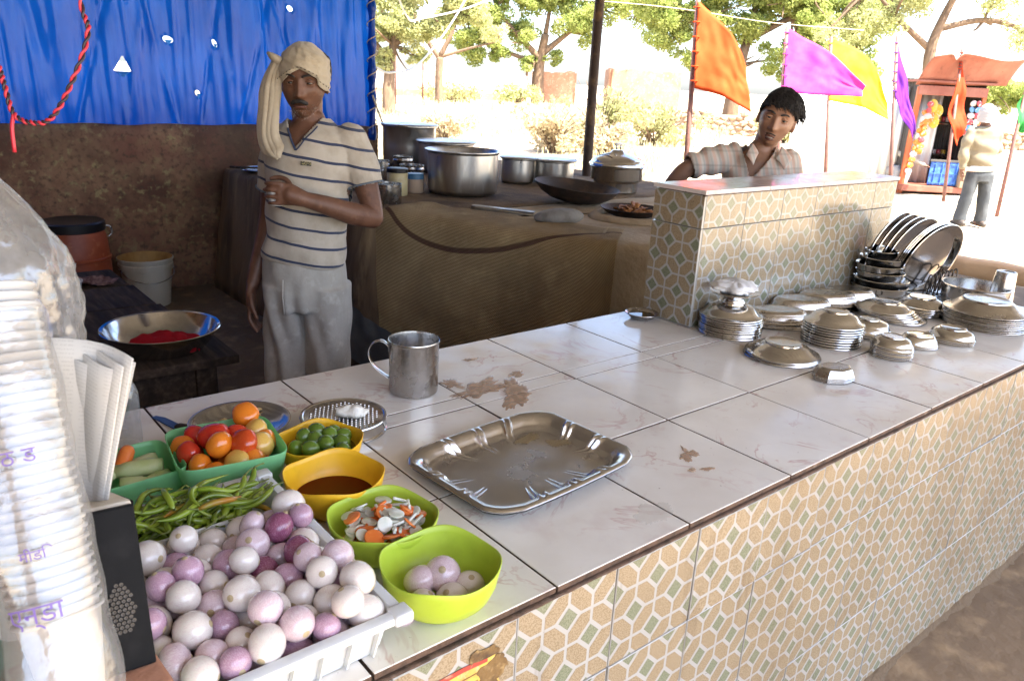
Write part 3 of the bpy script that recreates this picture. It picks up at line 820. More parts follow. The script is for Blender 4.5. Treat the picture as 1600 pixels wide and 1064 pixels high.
stack((2.538, .912), 3, .066, .030, .038, .0055, 'fluted steel bowl upside down', 'before the widest plates', 'upturned fluted bowls', 'bowl', bowl=True, flute=(32, .012, .036, .06))
stack((2.64, 1.135), 6, .094, .024, .044, .0055, 'flat steel plate upside down', 'slid sideways behind small bowls', G, skew=(-.005, .006), jit=.004)
stack((2.80, 1.125), 5, .090, .028, .042, .0060, 'flat steel plate upside down', 'before the wide pot', G, jit=.004)
stack((2.84, .935), 8, .127, .036, .070, .0068, 'large steel plate upside down', 'at the right counter end', G, m='steel_worn')
# wide pot and tumbler
steel_thing('wide_pot', [(.0004, .002), (.095, .001), (.106, .006), (.110, .020), (.113, .066), (.118, .068), (.119, .071), (.117, .074), (.110, .072), (.106, .020), (.098, .008), (.0004, .007)], 'wide dark steel pot open on top beside the tumbler', 'pot', (3.115, 1.075, ZC), 'steel_worn')
steel_thing('steel_tumbler', [(.043, .0), (.0445, .002), (.043, .005), (.0415, .03), (.036, .10), (.0335, .128), (.032, .131), (.029, .131), (.028, .128), (.0004, .128)], 'tall steel tumbler upside down at the counter end', 'tumbler', (3.165, 1.005, ZC), 'steel_worn')
# bowl tower in the corner
ch = []
def up_bowl(r, h, foot): return [(.0004, .0015), (foot * .9, .001), (foot, .0), (foot * 1.06, .004), (r * .86, h * .25), (r * .95, h * .55), (r * .985, h * .93), (r * 1.02, h), (r * 1.0, h + .002), (r * .965, h * .93), (r * .93, h * .55), (r * .84, h * .28), (foot, .008), (.0004, .007)]
z = ZC + .0005
for k, (r, h, dz, dx, lab) in enumerate(((.100, .038, .026, .0, 'widest steel bowl at the foot of the bowl tower'), (.098, .036, .022, .002, 'second wide steel bowl of the tower by the plate rack'), (.086, .042, .026, -.006, 'third steel bowl of the tower by the plate rack'), (.084, .042, .028, -.012, 'fourth steel bowl of the tower by the plate rack'), (.082, .040, .030, -.004, 'fifth steel bowl of the tower by the plate rack'), (.058, .036, .03, -.016, 'small bright steel bowl crowning the tower by the rack'))):
    steel_thing('steel_bowl', up_bowl(r, h, r * .62), lab, 'bowl', (2.91 + dx, 1.335 - dx * .5, z), 'steel_bright' if k == 5 else 'steel', group='steel bowls piled by the plate rack')
    z += dz
# wire rack with thali plates standing in it
mat('wire', (.10, .085, .07), .5, .7)
rack = thing('plate_rack', 'dark wire dish rack holding big round plates', 'rack', (3.08, 1.300, ZC), R(0))
def wire(pts, r=.0026): return MB().tube(pts, r, 7)
for y in (-.10, .10):
    wire([(-.06, y, .006), (.16, y, .006)]).build('rail', 'wire', rack)
for x in (-.06, .055, .17):
    wire([(x, -.105, .003), (x, .105, .003)]).build('rail', 'wire', rack)
for k in range(7):
    x = -.05 + k * .036
    wire(bezier([(x, -.10, .004), (x + .004, -.100, .075), (x + .012, -.085, .082), (x + .018, -.07, .004)], 14)).build('hoop', 'wire', rack)
    wire(bezier([(x, .10, .004), (x + .004, .100, .075), (x + .012, .085, .082), (x + .018, .07, .004)], 14)).build('hoop', 'wire', rack)
TH = [(.0004, .0), (.118, .0), (.132, .004), (.149, .018), (.157, .020), (.1595, .0185), (.158, .0165), (.150, .0145), (.135, .0015), (.119, -.0014), (.0004, -.0014)]
plate_me = MB().lathe(TH, 72).mesh('thali_plate', 'steel_bright'); sharp(plate_me, 40)
names = ['leaning closest to the divider', 'second from the divider', 'third from the divider', 'fourth from the divider', 'fifth from the divider', 'sixth from the divider', 'seventh from the divider', 'outermost of the row, facing out']
# plates stand on edge facing the front, leaning over the hoops
for k in range(8):
    t = [0, .16, .34, .50, .80, .85, .90, 1.0][k]
    nrm = Vector((-.02, -.985, -.22)).lerp(Vector((-.15, -.93, -.30)), t).normalized()
    c = Vector((2.985, 1.372, .968)).lerp(Vector((3.055, 1.245, .945)), t)
    q = nrm.to_track_quat('Z', 'Y')
    o = link('thali_plate', plate_me, None, c); o.rotation_mode = 'QUATERNION'; o.rotation_quaternion = q
    tag(o, 'big round steel plate in the wire rack, ' + names[k], 'plate', 'big round plates in the wire rack')
# oil dish by the divider
steel_thing('oil_dish', [(.0004, .001), (.030, .0), (.036, .004), (.050, .018), (.054, .019), (.053, .021), (.047, .0185), (.034, .006), (.0004, .0055)], 'tiny steel dish of dark oil by the divider corner', 'dish', (1.855, 1.575, ZC), 'steel_worn')
mat('oil', (.10, .055, .012), .06, trans=.3)
o = MB().lathe([(.041, .0125), (.02, .0128), (.0004, .0128)], 32).build('oil', 'oil', None, loc=(1.855, 1.575, ZC)); tag(o, 'brown oil pooled in the tiny steel dish', 'oil')

# ------------------------------------------------------------------ big steel tray
def tray():
    cx, cy, rot = .888, 1.008, R(4.5)
    a, b = .190, .143
    N = 240
    def raw(th):
        c_, n_ = math.cos(th), math.sin(th); e = 2 / 13
        x = a * math.copysign(abs(c_) ** e, c_); y = b * math.copysign(abs(n_) ** e, n_)
        k = 1 - max(0, abs(x) / a + abs(y) / b - 1.70) * .30
        x, y = x * k, y * k
        y += math.copysign(.005 * max(0, 1 - (x / (a * .8)) ** 2), y) * (abs(y) / b) ** 3
        return Vector((x, y, 0))
    fine = [raw(2 * PI * i / 6000) for i in range(6001)]
    acc = [0.]
    for i in range(6000): acc.append(acc[-1] + (fine[i + 1] - fine[i]).length)
    N = 420; OUT = []; q = 0
    for i in range(N):
        t = acc[-1] * i / N
        while acc[q + 1] < t: q += 1
        OUT.append(fine[q].lerp(fine[q + 1], (t - acc[q]) / max(1e-9, acc[q + 1] - acc[q])))
    def outline(i, s_):
        p = OUT[i]
        return Vector((p.x * (1 - s_ / a), p.y * (1 - s_ / b), 0))
    rings = []
    for s_, z, fl in ((.004, .017, 0), (.001, .0205, 0), (-.001, .0235, 0), (.001, .0265, 0), (.005, .0275, .2), (.010, .0265, .5), (.014, .0245, 1.), (.019, .0220, 1.), (.024, .015, 1.), (.030, .0075, 1.), (.036, .0030, .5), (.041, .0022, 0), (.055, .0020, 0), (.08, .0019, 0), (.11, .0018, 0)):
        ring = []
        for i in range(N):
            p = outline(i, s_); q = OUT[i]
            # groups of pressed ribs on each side
            rib = 0
            if abs(q.y) > b * .85 and abs(q.x) < a * .75:
                for cxr in (-.085, 0, .085):
                    for dd in (-.008, .008): rib += math.exp(-((q.x - cxr - dd) / .0048) ** 2)
            elif abs(q.x) > a * .85:
                for cyr in (-.045, .045):
                    for dd in (-.008, .008): rib += math.exp(-((q.y - cyr - dd) / .0048) ** 2)
            d = Vector((p.x / a, p.y / b, 0)).normalized()
            ring.append((p.x + d.x * -.0070 * rib * fl, p.y + d.y * -.0070 * rib * fl, z + .0030 * rib * fl))
        rings.append(ring)
    mb = MB().loft(rings, False, True)
    # underside
    mb.loft([[(v[0], v[1], v[2] - .001) for v in rings[k]] for k in (0, 8, 10, 14)], False, False)
    o = mb.build('serving_tray', 'tray_steel', None, loc=(cx, cy, ZC + .0005), rot=(0, 0, rot), auto=60)
    tag(o, 'large empty stainless serving tray with pressed ribs, centre of the counter', 'tray')
m = mat('tray_steel', (.60, .59, .585), .22, 1.0, layers=[((.52, .505, .50), 7, .45, .7), ((.64, .635, .63), 34, .55, .72)], rvar=.08, bump=.03, bscale=14)
tray()
# ------------------------------------------------------------------ spills: thin puddles
mat('tea_spill', (.36, .20, .10), .12, layers=[((.50, .34, .22), 70, .42, .6)], alpha=.62, spec=.35)
mat('water_film', (.60, .57, .52), .06, alpha=.22, spec=.4); mat('tray_spill', (.34, .24, .11), .1, alpha=.5, spec=.35)
def puddle(c, rx, ry, rot, m, label, seed, z=ZC, amp=.6, th=.0011, n=90):
    rings = []
    for q, h in ((.01, .0011), (.5, .0011), (.85, .001), (.97, .0007), (1.0, .0002)):
        ring = []
        for i in range(n):
            a = 2 * PI * i / n
            d = 1 + amp * nz(math.cos(a) * 1.6, math.sin(a) * 1.6, seed) + .35 * amp * nz(math.cos(a) * 6, math.sin(a) * 6, seed) + .2 * amp * nz(math.cos(a) * 15, math.sin(a) * 15, seed)
            x, y = q * rx * d * math.cos(a), q * ry * d * math.sin(a)
            ring.append((x * math.cos(rot) - y * math.sin(rot), x * math.sin(rot) + y * math.cos(rot), h * th / .0011))
        rings.append(ring)
    o = MB().loft(rings, False, False).build('spill', m, None, loc=(c[0], c[1], z + .0009)); tag(o, label, 'spill')
puddle((1.055, 1.372), .085, .030, R(20), 'tea_spill', 'long brown tea spill on the white tiles behind the tray', 3.1, amp=1.0)
puddle((1.11, 1.305), .030, .075, R(-40), 'tea_spill', 'brown tea spill running over the tile joint behind the tray', 8.4, amp=1.0)
puddle((1.20, 1.40), .035, .013, R(15), 'tea_spill', 'small brown spill reaching away from the mug', 5.7, amp=.9)
puddle((1.02, 1.43), .02, .03, R(10), 'tea_spill', 'brown tea drops right beside the steel mug', 12.1, amp=.9)
puddle((1.16, 1.545), .018, .008, R(-10), 'tea_spill', 'faint tea drops near the back edge of the counter', 2.2, amp=.9)
puddle((1.205, .865), .016, .030, R(-40), 'tea_spill', 'reddish tea splash on the tiles right of the tray', 15.5, amp=1.1)
puddle((1.155, .815), .010, .006, R(0), 'tea_spill', 'single reddish drop on the tiles right of the tray', 6.6, amp=.7)
puddle((1.185, .80), .016, .006, R(-20), 'tea_spill', 'thin reddish drop by the counter edge right of the tray', 9.6, amp=.7)
puddle((.965, .745), .040, .028, R(20), 'water_film', 'clear water puddle at the counter front edge', 4.4, amp=.6)
puddle((1.015, 1.045), .030, .014, R(-20), 'tray_spill', 'yellowish liquid pooled in the far half of the tray', 7.9, z=ZC + .0022, amp=.8)
puddle((.975, 1.095), .035, .014, R(15), 'tray_spill', 'thin film of liquid along the back of the tray', 17.9, z=ZC + .0022, amp=.9)
# ------------------------------------------------------------------ steel mug with looped handle
mug = thing('steel_mug', 'tall steel mug with looped handle on the white tiles', 'mug', (.921, 1.444, ZC), math.atan2(.63, -.7765))
MB().lathe([(.0004, .002), (.052, .0), (.0555, .002), (.0565, .008), (.0572, .118), (.0588, .122), (.0598, .1245), (.0590, .127), (.0572, .1265), (.0560, .120), (.0550, .010), (.050, .005), (.0004, .0045)], 56).build('body', 'mug_steel' if 'mug_steel' in MATS else 'steel_worn', mug, auto=50)
hp = bezier([(.0565, 0, .030), (.066, 0, .036), (.092, 0, .058), (.104, 0, .088), (.094, 0, .112), (.074, 0, .119), (.058, 0, .108), (.0572, 0, .095)], 40)
MB().tube(hp, [(.009, .0016)] * 41, 10, up=(1, 0, 0)).build('handle', 'steel', mug)
# ------------------------------------------------------------------ round grater with grated dough on it
gr = thing('round_grater', 'round perforated steel grater lying upside down on the tiles', 'grater', (.690, 1.345, ZC))
MB().lathe([(.084, .0), (.088, .001), (.088, .005), (.086, .007), (.086, .026), (.088, .029), (.087, .031), (.083, .031), (.081, .029), (.080, .0285), (.0004, .0295)], 64).build('body', 'steel', gr, auto=40)
tb = MB()
for ix in range(-7, 8):
    for iy in range(-7, 8):
        x, y = (ix + .5 * (iy % 2)) * .0095, iy * .0085
        if math.hypot(x, y) > .069: continue
        tb.lathe([(.0027, .0), (.0023, .0016), (.0015, .0020), (.0012, -.0012), (.0003, -.0012)], 8, c=(x, y, .0288))
o = tb.build('teeth', 'steel_bright', gr); o['kind'] = 'stuff'
mat('dough', (.74, .72, .66), .6, layers=[((.62, .58, .5), 60, .5, .7)], bump=.3, bscale=140)
mb = MB().ball((0, 0, 0), (.034, .019, .013), 40, 22)
mb.v = [(x * (1 + .35 * nz(x * 60, y * 60, z * 60)) + .006 * nz(x * 30, y * 30), y * (1 + .4 * nz(x * 55, y * 55, 3)), z * (1 + .5 * nz(x * 80, y * 80, z * 80 + 4))) for x, y, z in mb.v]
o = mb.build('dough_lump', 'dough', None, loc=(.700, 1.328, ZC + .041), rot=(0, 0, R(-35))); tag(o, 'white lump of grated paste on the round grater', 'paste')
# ------------------------------------------------------------------ steel plate with knife behind the tomatoes
steel_thing('steel_plate', [(.0004, .0008), (.072, .0), (.082, .004), (.094, .012), (.099, .013), (.100, .015), (.097, .0155), (.088, .0125), (.076, .0035), (.0004, .003)], 'steel plate with peelings behind the tomato box', 'plate', (.520, 1.465, ZC))
mat('peel', (.45, .30, .12), .6); mat('blue_handle', (.03, .07, .20), .4)
for k in range(8):
    a = random.uniform(0, 6.28); r = random.uniform(.02, .06)
    o = MB().tube(bezier([(0, 0, 0), (.008, .004, .003), (.016, 0, .001)], 5), [.002, .004, .005, .004, .003, .001], 6).build('peeling', 'peel', None, loc=(.53 + r * math.cos(a), 1.49 + .5 * r * math.sin(a), ZC + .007), rot=(0, 0, a))
    tag(o, 'scrap of vegetable peel on the steel plate', 'peeling', 'peelings on the plate behind the tomatoes')
kn = thing('knife', 'small kitchen knife with blue blade resting beside the tomato box', 'knife', (.395, 1.60, ZC), math.atan2(-.155, .04))
mb = MB(); mb.add([(0, -.010, .002), (.085, -.012, .003), (.085, .008, .003), (.02, .008, .002), (0, 0, .002), (0, -.010, .0035), (.085, -.012, .0055), (.085, .008, .0045), (.02, .008, .003), (0, 0, .0035)], [(4, 3, 2, 1, 0), (5, 6, 7, 8, 9)] + [(i, (i + 1) % 5, 5 + (i + 1) % 5, 5 + i) for i in range(5)])
mb.build('blade', 'blue_handle', kn, smooth=False)
MB().tube([(.082, 0, .006), (.10, 0, .008), (.14, 0, .009), (.165, 0, .009)], [(.010, .005), (.011, .007), (.012, .007), (.010, .006)], 10).build('handle', 'old_wood', kn)
# ------------------------------------------------------------------ plastic containers and food
def plastic(name, col, tr=.12, rough=.35):
    m = mat(name, col, rough, sub=.25, rvar=.06, layers=[(tuple(c * .86 for c in col), 30, .5, .75)])
    p = principled(m); p.inputs['Subsurface Radius'].default_value = (.02, .02, .01)
    return m
plastic('plastic_yellow', (.82, .47, .02)); plastic('plastic_lime', (.42, .55, .05)); plastic('plastic_white', (.62, .64, .64), rough=.45)
clothmat('plastic_green', (.34, .74, .39), (.30, .68, .35), tr=.5, rough=.3, gloss=1)
def bowl(name, label, cat, c, r, h, m, rot=0., wav=.0035, pw=2.25, group=None, wob=4, base=.54):
    b = MB(); N = 72
    def ring(q, z, wv=0.):
        out = []
        for i in range(N):
            a = 2 * PI * i / N; e = 2 / pw; cx_, sn = math.cos(a), math.sin(a)
            x = math.copysign(abs(cx_) ** e, cx_); y = math.copysign(abs(sn) ** e, sn)
            out.append((r * q * x, r * q * y, z + wv * wav * math.cos(wob * (a - PI / 4))))
        return out
    t = .0022 / r
    out_ = [(base * .85, .003, 0), (base * .9, .0, 0), (base, .0005, 0), (base * 1.12, h * .08, 0), (.83, h * .28, .1), (.93, h * .55, .35), (.98, h * .85, .8), (1.0, h * .985, 1), (1.0 - t * .4, h, 1), (1 - t, h * .985, 1), (.98 - t, h * .85, .8), (.93 - t, h * .55, .35), (.83 - t, h * .30, .1), (base * 1.08 - t, h * .12, 0), (base * .8, .0045, 0), (.01, .004, 0)]
    b.loft([ring(q, z, wv) for q, z, wv in out_], True, True)
    o = b.build(name, m, None, loc=(c[0], c[1], ZC + .0005), rot=(0, 0, R(rot)))
    return tag(o, label, cat, group)
GB = 'plastic food bowls in a row along the crate'
bowl('yellow_bowl', 'yellow plastic bowl full of green limes', 'bowl', (.578, 1.222), .076, .058, 'plastic_yellow', 20, group=GB)
bowl('yellow_bowl', 'yellow plastic bowl half full of dark red sauce', 'bowl', (.530, 1.070), .080, .068, 'plastic_yellow', 12, group=GB)
bowl('lime_bowl', 'lime green plastic bowl of sliced carrot and radish', 'bowl', (.531, .913), .081, .066, 'plastic_lime', 8, group=GB)
bowl('lime_bowl', 'lime green plastic bowl holding a few small onions', 'bowl', (.531, .759), .081, .071, 'plastic_lime', 5, group=GB)
bowl('green_box', 'square green plastic box heaped with tomatoes', 'box', (.418, 1.256), .090, .078, 'plastic_green', -8, wav=0, pw=6.5, base=.80)
bowl('green_box', 'smaller green plastic box of carrot and cut gourd', 'box', (.274, 1.286), .070, .064, 'plastic_green', 4, wav=0, pw=6.0, base=.80)
# liquids
mat('sauce', (.085, .006, .002), .10, layers=[((.13, .012, .003), 12, .5, .7)], spec=.12); mat('lime_water', (.16, .13, .02), .05, trans=.35)
o = MB().lathe([(.0660, .0255), (.04, .026), (.0004, .026)], 48).build('sauce', 'sauce', None, loc=(.530, 1.070, ZC)); tag(o, 'dark red tamarind sauce filling the yellow bowl', 'sauce')
o = MB().lathe([(.0655, .030), (.04, .0302), (.0004, .0302)], 48).build('lime_water', 'lime_water', None, loc=(.578, 1.222, ZC + .003)); tag(o, 'yellowish water around the limes', 'water')
def fruit_mesh(name, m, squash=.85, dimple=.25, lobes=0, seg=24, rings=14):
    b = MB(); rs = []
    for i in range(rings + 1):
        t = PI * i / rings; rr = max(math.sin(t), .012); z = -math.cos(t)
        ring = []
        for k in range(seg):
            a = 2 * PI * k / seg; q = rr * (1 + lobes * math.cos(5 * a) * rr)
            ring.append((q * math.cos(a), q * math.sin(a), squash * (z - dimple * max(0, z - .55) * 1.2)))
        rs.append(ring)
    return b.loft(rs).mesh(name, m)
mat('tomato_red', (.50, .035, .012), .12, layers=[((.62, .10, .012), 30, .45, .65)], coat=.4, hrand=.012, rand=.1); mat('tomato_orange', (.68, .17, .012), .14, layers=[((.72, .30, .03), 40, .5, .7), ((.5, .07, .01), 25, .58, .72)], coat=.4)
mat('tomato_yellow', (.60, .38, .09), .16, layers=[((.55, .22, .03), 28, .5, .7)], coat=.3); mat('stalk_scar', (.22, .17, .07), .8)
TM = {k: fruit_mesh('tomato', k, .86, .22, .03) for k in ('tomato_red', 'tomato_orange', 'tomato_yellow')}
scar = MB().lathe([(.16, .70), (.10, .735), (.001, .74)], 8).mesh('stalk_scar', 'stalk_scar')
TOM = [(-.062, -.005, .062, .025, 'tomato_red', 'deep red tomato at the left rim of the green box'), (-.018, .010, .080, .032, 'tomato_red', 'largest dark red tomato on top of the green box heap'), (.048, .055, .090, .028, 'tomato_orange', 'orange tomato perched at the back corner of the green box'), (.055, .020, .072, .027, 'tomato_yellow', 'yellowish tomato at the back right of the green box'), (-.016, -.030, .080, .028, 'tomato_orange', 'bright orange tomato at the front of the heap'), (.022, -.040, .080, .029, 'tomato_red', 'shiny red oval tomato at the front of the heap'), (.055, -.030, .066, .027, 'tomato_yellow', 'pale orange tomato at the right rim of the box'), (-.050, -.040, .052, .025, 'tomato_orange', 'orange tomato low at the front left of the box'), (.022, .02, .068, .027, 'tomato_red', 'red tomato in the middle of the box'), (-.03, -.058, .043, .024, 'tomato_orange', 'half sunk orange tomato at the front wall of the box'), (.0, .055, .06, .025, 'tomato_orange', 'orange tomato at the back wall of the box'), (.015, -.015, .058, .025, 'tomato_orange', 'small orange tomato buried in the middle of the heap'),
       (-.065, .03, .058, .026, 'tomato_orange', 'orange tomato by the left back rim of the box'), (.068, -.005, .060, .025, 'tomato_orange', 'small orange tomato at the right wall of the box'), (.035, -.062, .055, .025, 'tomato_orange', 'orange tomato low at the front right of the box'), (-.040, .045, .070, .026, 'tomato_red', 'red tomato at the back left of the box'), (.005, -.062, .058, .026, 'tomato_yellow', 'yellow-orange tomato at the front centre of the box'), (-.05, .04, .035, .027, 'tomato_red', None), (.05, -.055, .035, .026, 'tomato_red', None), (.0, -.02, .032, .027, 'tomato_orange', None), (.045, .0, .034, .027, 'tomato_orange', None), (-.05, -.01, .032, .026, 'tomato_red', None), (.0, .03, .032, .027, 'tomato_red', None)]
for x, y, z, r, m, lab in TOM:
    t = R(-8); o = link('tomato', TM[m], None, (.420 + x * math.cos(t) - y * math.sin(t), 1.262 + x * math.sin(t) + y * math.cos(t), ZC + z + .005), (random.uniform(-1.2, 1.2), random.uniform(-1.2, 1.2), random.uniform(0, 6)), (r * .86, r * .86, r * .86))
    link('stalk_scar', scar, o)
    tag(o, lab or 'tomato buried in the lower layer of the green box', 'tomato', 'tomatoes in the green box')
mat('lime_skin', (.085, .16, .015), .2, layers=[((.16, .22, .03), 25, .45, .7)], bump=.15, bscale=220, coat=.3, rand=.2, bdist=.002)
LM = fruit_mesh('lime', 'lime_skin', 1.12, -.12)
for k, (x, y, z) in enumerate([(-.040, .012, .037), (-.018, .030, .046), (.012, .040, .048), (-.004, .010, .046), (.028, .016, .045), (-.028, -.020, .046), (.004, -.016, .047), (.034, -.018, .042), (.050, .008, .040), (.022, -.046, .040), (-.006, -.048, .038), (.045, .034, .038), (-.012, -.034, .028), (.02, 0, .02)]):
    o = link('lime', LM, None, (.578 + x, 1.222 + y, ZC + z + .004), (random.uniform(0, 3), random.uniform(0, 3), 0), (.0155,) * 3)
    tag(o, 'small green lime in the yellow bowl, ' + ['leftmost', 'back left', 'at the very back', 'at the centre', 'right of the centre one', 'front left', 'front centre', 'front right', 'rightmost', 'by the front right rim', 'by the front rim', 'by the back right rim', 'sunk under the front ones', 'sunk under the centre one'][k], 'lime', 'limes in the yellow bowl')
# carrot and radish slices
mat('carrot', (.72, .17, .03), .35, layers=[((.80, .28, .07), 60, .5, .7)], coat=.2, rand=.08); mat('radish', (.66, .66, .58), .28, layers=[((.50, .52, .42), 50, .5, .72)], coat=.3, sub=.2); mat('gourd', (.45, .52, .22), .35, layers=[((.60, .63, .40), 20, .45, .7)], coat=.2)
def disc(name, m, r, h): 
    return MB().lathe([(.0004, 0), (r * .9, 0), (r, h * .2), (r, h * .8), (r * .92, h), (.0004, h)], 20).mesh(name, m)
SL = [disc('carrot_slice', 'carrot', .0135, .004), disc('radish_slice', 'radish', .0130, .0035), disc('radish_slice', 'radish', .0105, .003)]
rs_ = random.Random(5)
for k in range(92):
    a = rs_.uniform(0, 6.28); q = math.sqrt(rs_.random()) * .058; z = .016 + .036 * rs_.random() + .010 * (1 - (q / .058) ** 2)
    kind = rs_.choice([0, 1, 2, 1, 0])
    o = link(SL[kind].name.split('.')[0], SL[kind], None, (.531 + q * math.cos(a), .913 + q * math.sin(a), ZC + z + .006), (rs_.gauss(0, .45), rs_.gauss(0, .45), 0), (rs_.uniform(.8, 1.15),) * 3)
    if kind == 0: tag(o, 'orange carrot slice in the lime green bowl', 'carrot slice', 'carrot slices in the lime green bowl')
    else: tag(o, 'translucent white radish slice in the lime green bowl', 'radish slice', 'radish slices in the lime green bowl')
for k in range(14):
    a = rs_.uniform(0, 6.28); q = .02 + .03 * rs_.random()
    o = MB().box((0, 0, 0), (.028, .004, .004)).build('radish_strip', 'radish', None, loc=(.531 + q * math.cos(a) + .012, .913 + q * math.sin(a), ZC + .062), rot=(rs_.uniform(-.3, .3), rs_.uniform(-.5, .5), rs_.uniform(0, 3)), bevel=.0008)
    tag(o, 'thin radish strip on top of the slices', 'radish strip', 'radish strips in the lime green bowl')
# vegetables in the smaller green box
o = MB().tube(bezier([(-.034, .004, 0), (-.005, 0, .008), (.022, -.003, .022)], 10), [.002, .007, .010, .0112, .012, .0122, .0124, .0126, .0126, .012, .008], 14).build('carrot', 'carrot', None, loc=(.268, 1.318, ZC + .048), rot=(0, -.2, R(55))); tag(o, 'whole orange carrot sticking out of the small green box', 'carrot')
for lab, c, rz, L, r in (('pale green cut gourd piece lying on top of the small box', (.285, 1.290, ZC + .050), -20, .036, .017), ('thin gourd slice at the front of the small box', (.268, 1.262, ZC + .040), -10, .022, .013), ('round gourd piece at the right of the small box', (.302, 1.262, ZC + .036), 20, .024, .014), ('gourd piece at the left rim of the small box', (.243, 1.305, ZC + .046), 60, .018, .013), ('gourd piece at the back of the small box', (.300, 1.325, ZC + .042), 0, .022, .014)):
    o = MB().tube([(-L, 0, 0), (-L * .5, 0, 0), (L * .5, 0, 0), (L, 0, 0)], [(r * .85, r * .7), (r, r * .8), (r, r * .8), (r * .7, r * .6)], 18).build('gourd_piece', 'gourd', None, loc=c, rot=(0, rs_.uniform(-.2, .2), R(rz))); tag(o, lab, 'gourd', 'gourd pieces in the small green box')
# ------------------------------------------------------------------ crate
crate = thing('plastic_crate', 'white plastic crate of onions with a chilli compartment', 'crate', (0, 0, ZC))
def crate_shell():
    X0, X1, Y0, Y1, H = .152, .432, .702, 1.130, .066; sl = .022; N = 10
    def rect(o, z, r=.012):
        x0, x1, y0, y1 = X0 + o, X1 - o, Y0 + o, Y1 - o; out = []
        for cx_, cy_, a0 in ((x1 - r, y1 - r, 0), (x0 + r, y1 - r, 90), (x0 + r, y0 + r, 180), (x1 - r, y0 + r, 270)):
            for k in range(6): a = R(a0 + 18 * k); out.append((cx_ + r * math.cos(a), cy_ + r * math.sin(a), z))
        return out
    b = MB().loft([rect(sl + .03, .001), rect(sl, .0015), rect(.006, H - .014), rect(.004, H - .010), rect(-.008, H - .010), rect(-.009, H - .008), rect(-.008, H), rect(-.004, H + .002), rect(.006, H + .0015), rect(.008, H - .003), rect(sl + .003, .006), rect(sl + .04, .0055)], True, True)
    b.build('shell', 'plastic_white', crate, auto=50)
    # ribs outside
    for k in range(9):
        y = Y0 + .03 + k * (Y1 - Y0 - .06) / 8
        MB().add([(X1 - sl + .001, y - .0012, .003), (X1 - sl + .009, y - .0012, .003), (X1 + .005, y - .0012, H - .012), (X1 - .004, y - .0012, H - .012), (X1 - sl + .001, y + .0012, .003), (X1 - sl + .009, y + .0012, .003), (X1 + .005, y + .0012, H - .012), (X1 - .004, y + .0012, H - .012)], [(3, 2, 1, 0), (4, 5, 6, 7), (1, 2, 6, 5)]).build('rib', 'plastic_white', crate, smooth=False)
    for k in range(7):
        x = X0 + .03 + k * (X1 - X0 - .06) / 6
        MB().add([(x - .0012, Y0 + sl - .001, .003), (x - .0012, Y0 + sl - .009, .003), (x - .0012, Y0 - .005, H - .012), (x - .0012, Y0 + .004, H - .012), (x + .0012, Y0 + sl - .001, .003), (x + .0012, Y0 + sl - .009, .003), (x + .0012, Y0 - .005, H - .012), (x + .0012, Y0 + .004, H - .012)], [(0, 1, 2, 3), (7, 6, 5, 4), (1, 5, 6, 2)]).build('rib', 'plastic_white', crate, smooth=False)
    # notched rim lugs at the corner
    for (x, y) in ((X1, Y0), (X1, Y1), (X0, Y1)):
        MB().box((x, y, H - .004), (.026, .026, .016)).build('corner_lug', 'plastic_white', crate, bevel=.004)
    MB().box((.272, 1.013, .038), (.200, .004, .070)).build('partition', 'plastic_white', crate, bevel=.0012)
crate_shell()
# onions: settle spheres inside the crate
mat('onion_white', (.66, .61, .56), .17, layers=[((.60, .46, .46), 3.5, .45, .7), ((.70, .68, .60), 9, .5, .7)], coat=.6, cscale=(7, 7, 1), rand=.05)
mat('onion_pink', (.56, .41, .455), .17, layers=[((.66, .57, .58), 3, .42, .66), ((.40, .22, .31), 8, .56, .72)], coat=.6, cscale=(7, 7, 1), rand=.07)
mat('onion_mauve', (.43, .255, .345), .17, layers=[((.56, .40, .47), 3, .45, .68), ((.27, .11, .20), 9, .54, .72)], coat=.6, cscale=(7, 7, 1), rand=.1)
mat('onion_purple', (.20, .055, .11), .25, layers=[((.38, .18, .26), 4, .5, .7)], coat=.6, cscale=(7, 7, 1), rand=.1)
mat('onion_tip', (.42, .34, .20), .7, layers=[((.25, .16, .09), 30, .5, .7)])
def onion_mesh(m, sq, nub):
    pf = [(.002, -.99), (.10, -.985), (.22, -.955), (.45, -.86), (.68, -.70), (.87, -.46), (.97, -.18), (1.0, .08), (.955, .36), (.83, .62), (.62, .82), (.38, .945), (.20, 1.0), (.13, 1.0 + nub), (.06, 1.02 + nub), (.002, 1.02 + nub)]
    b = MB().lathe([(r, z * sq) for r, z in pf], 24)
    b.m = [1 if (min(b.v[i][2] for i in f) > .955 * sq or max(b.v[i][2] for i in f) < -.95 * sq) else 0 for f in b.f]
    return b.mesh('onion', [m, 'onion_tip'])
OM = [onion_mesh(m, sq, nb) for m, sq, nb in (('onion_white', .92, .05), ('onion_white', 1.05, .03), ('onion_pink', .95, .06), ('onion_pink', .85, .04), ('onion_mauve', .92, .08), ('onion_purple', .95, .1), ('onion_pink', 1.08, .05))]
rng = np.random.default_rng(4)
N = 175
rad = rng.uniform(.0175, .0248, N); pos = np.c_[rng.uniform(.19, .39, N), rng.uniform(.75, .985, N), rng.uniform(.03, .42, N)]
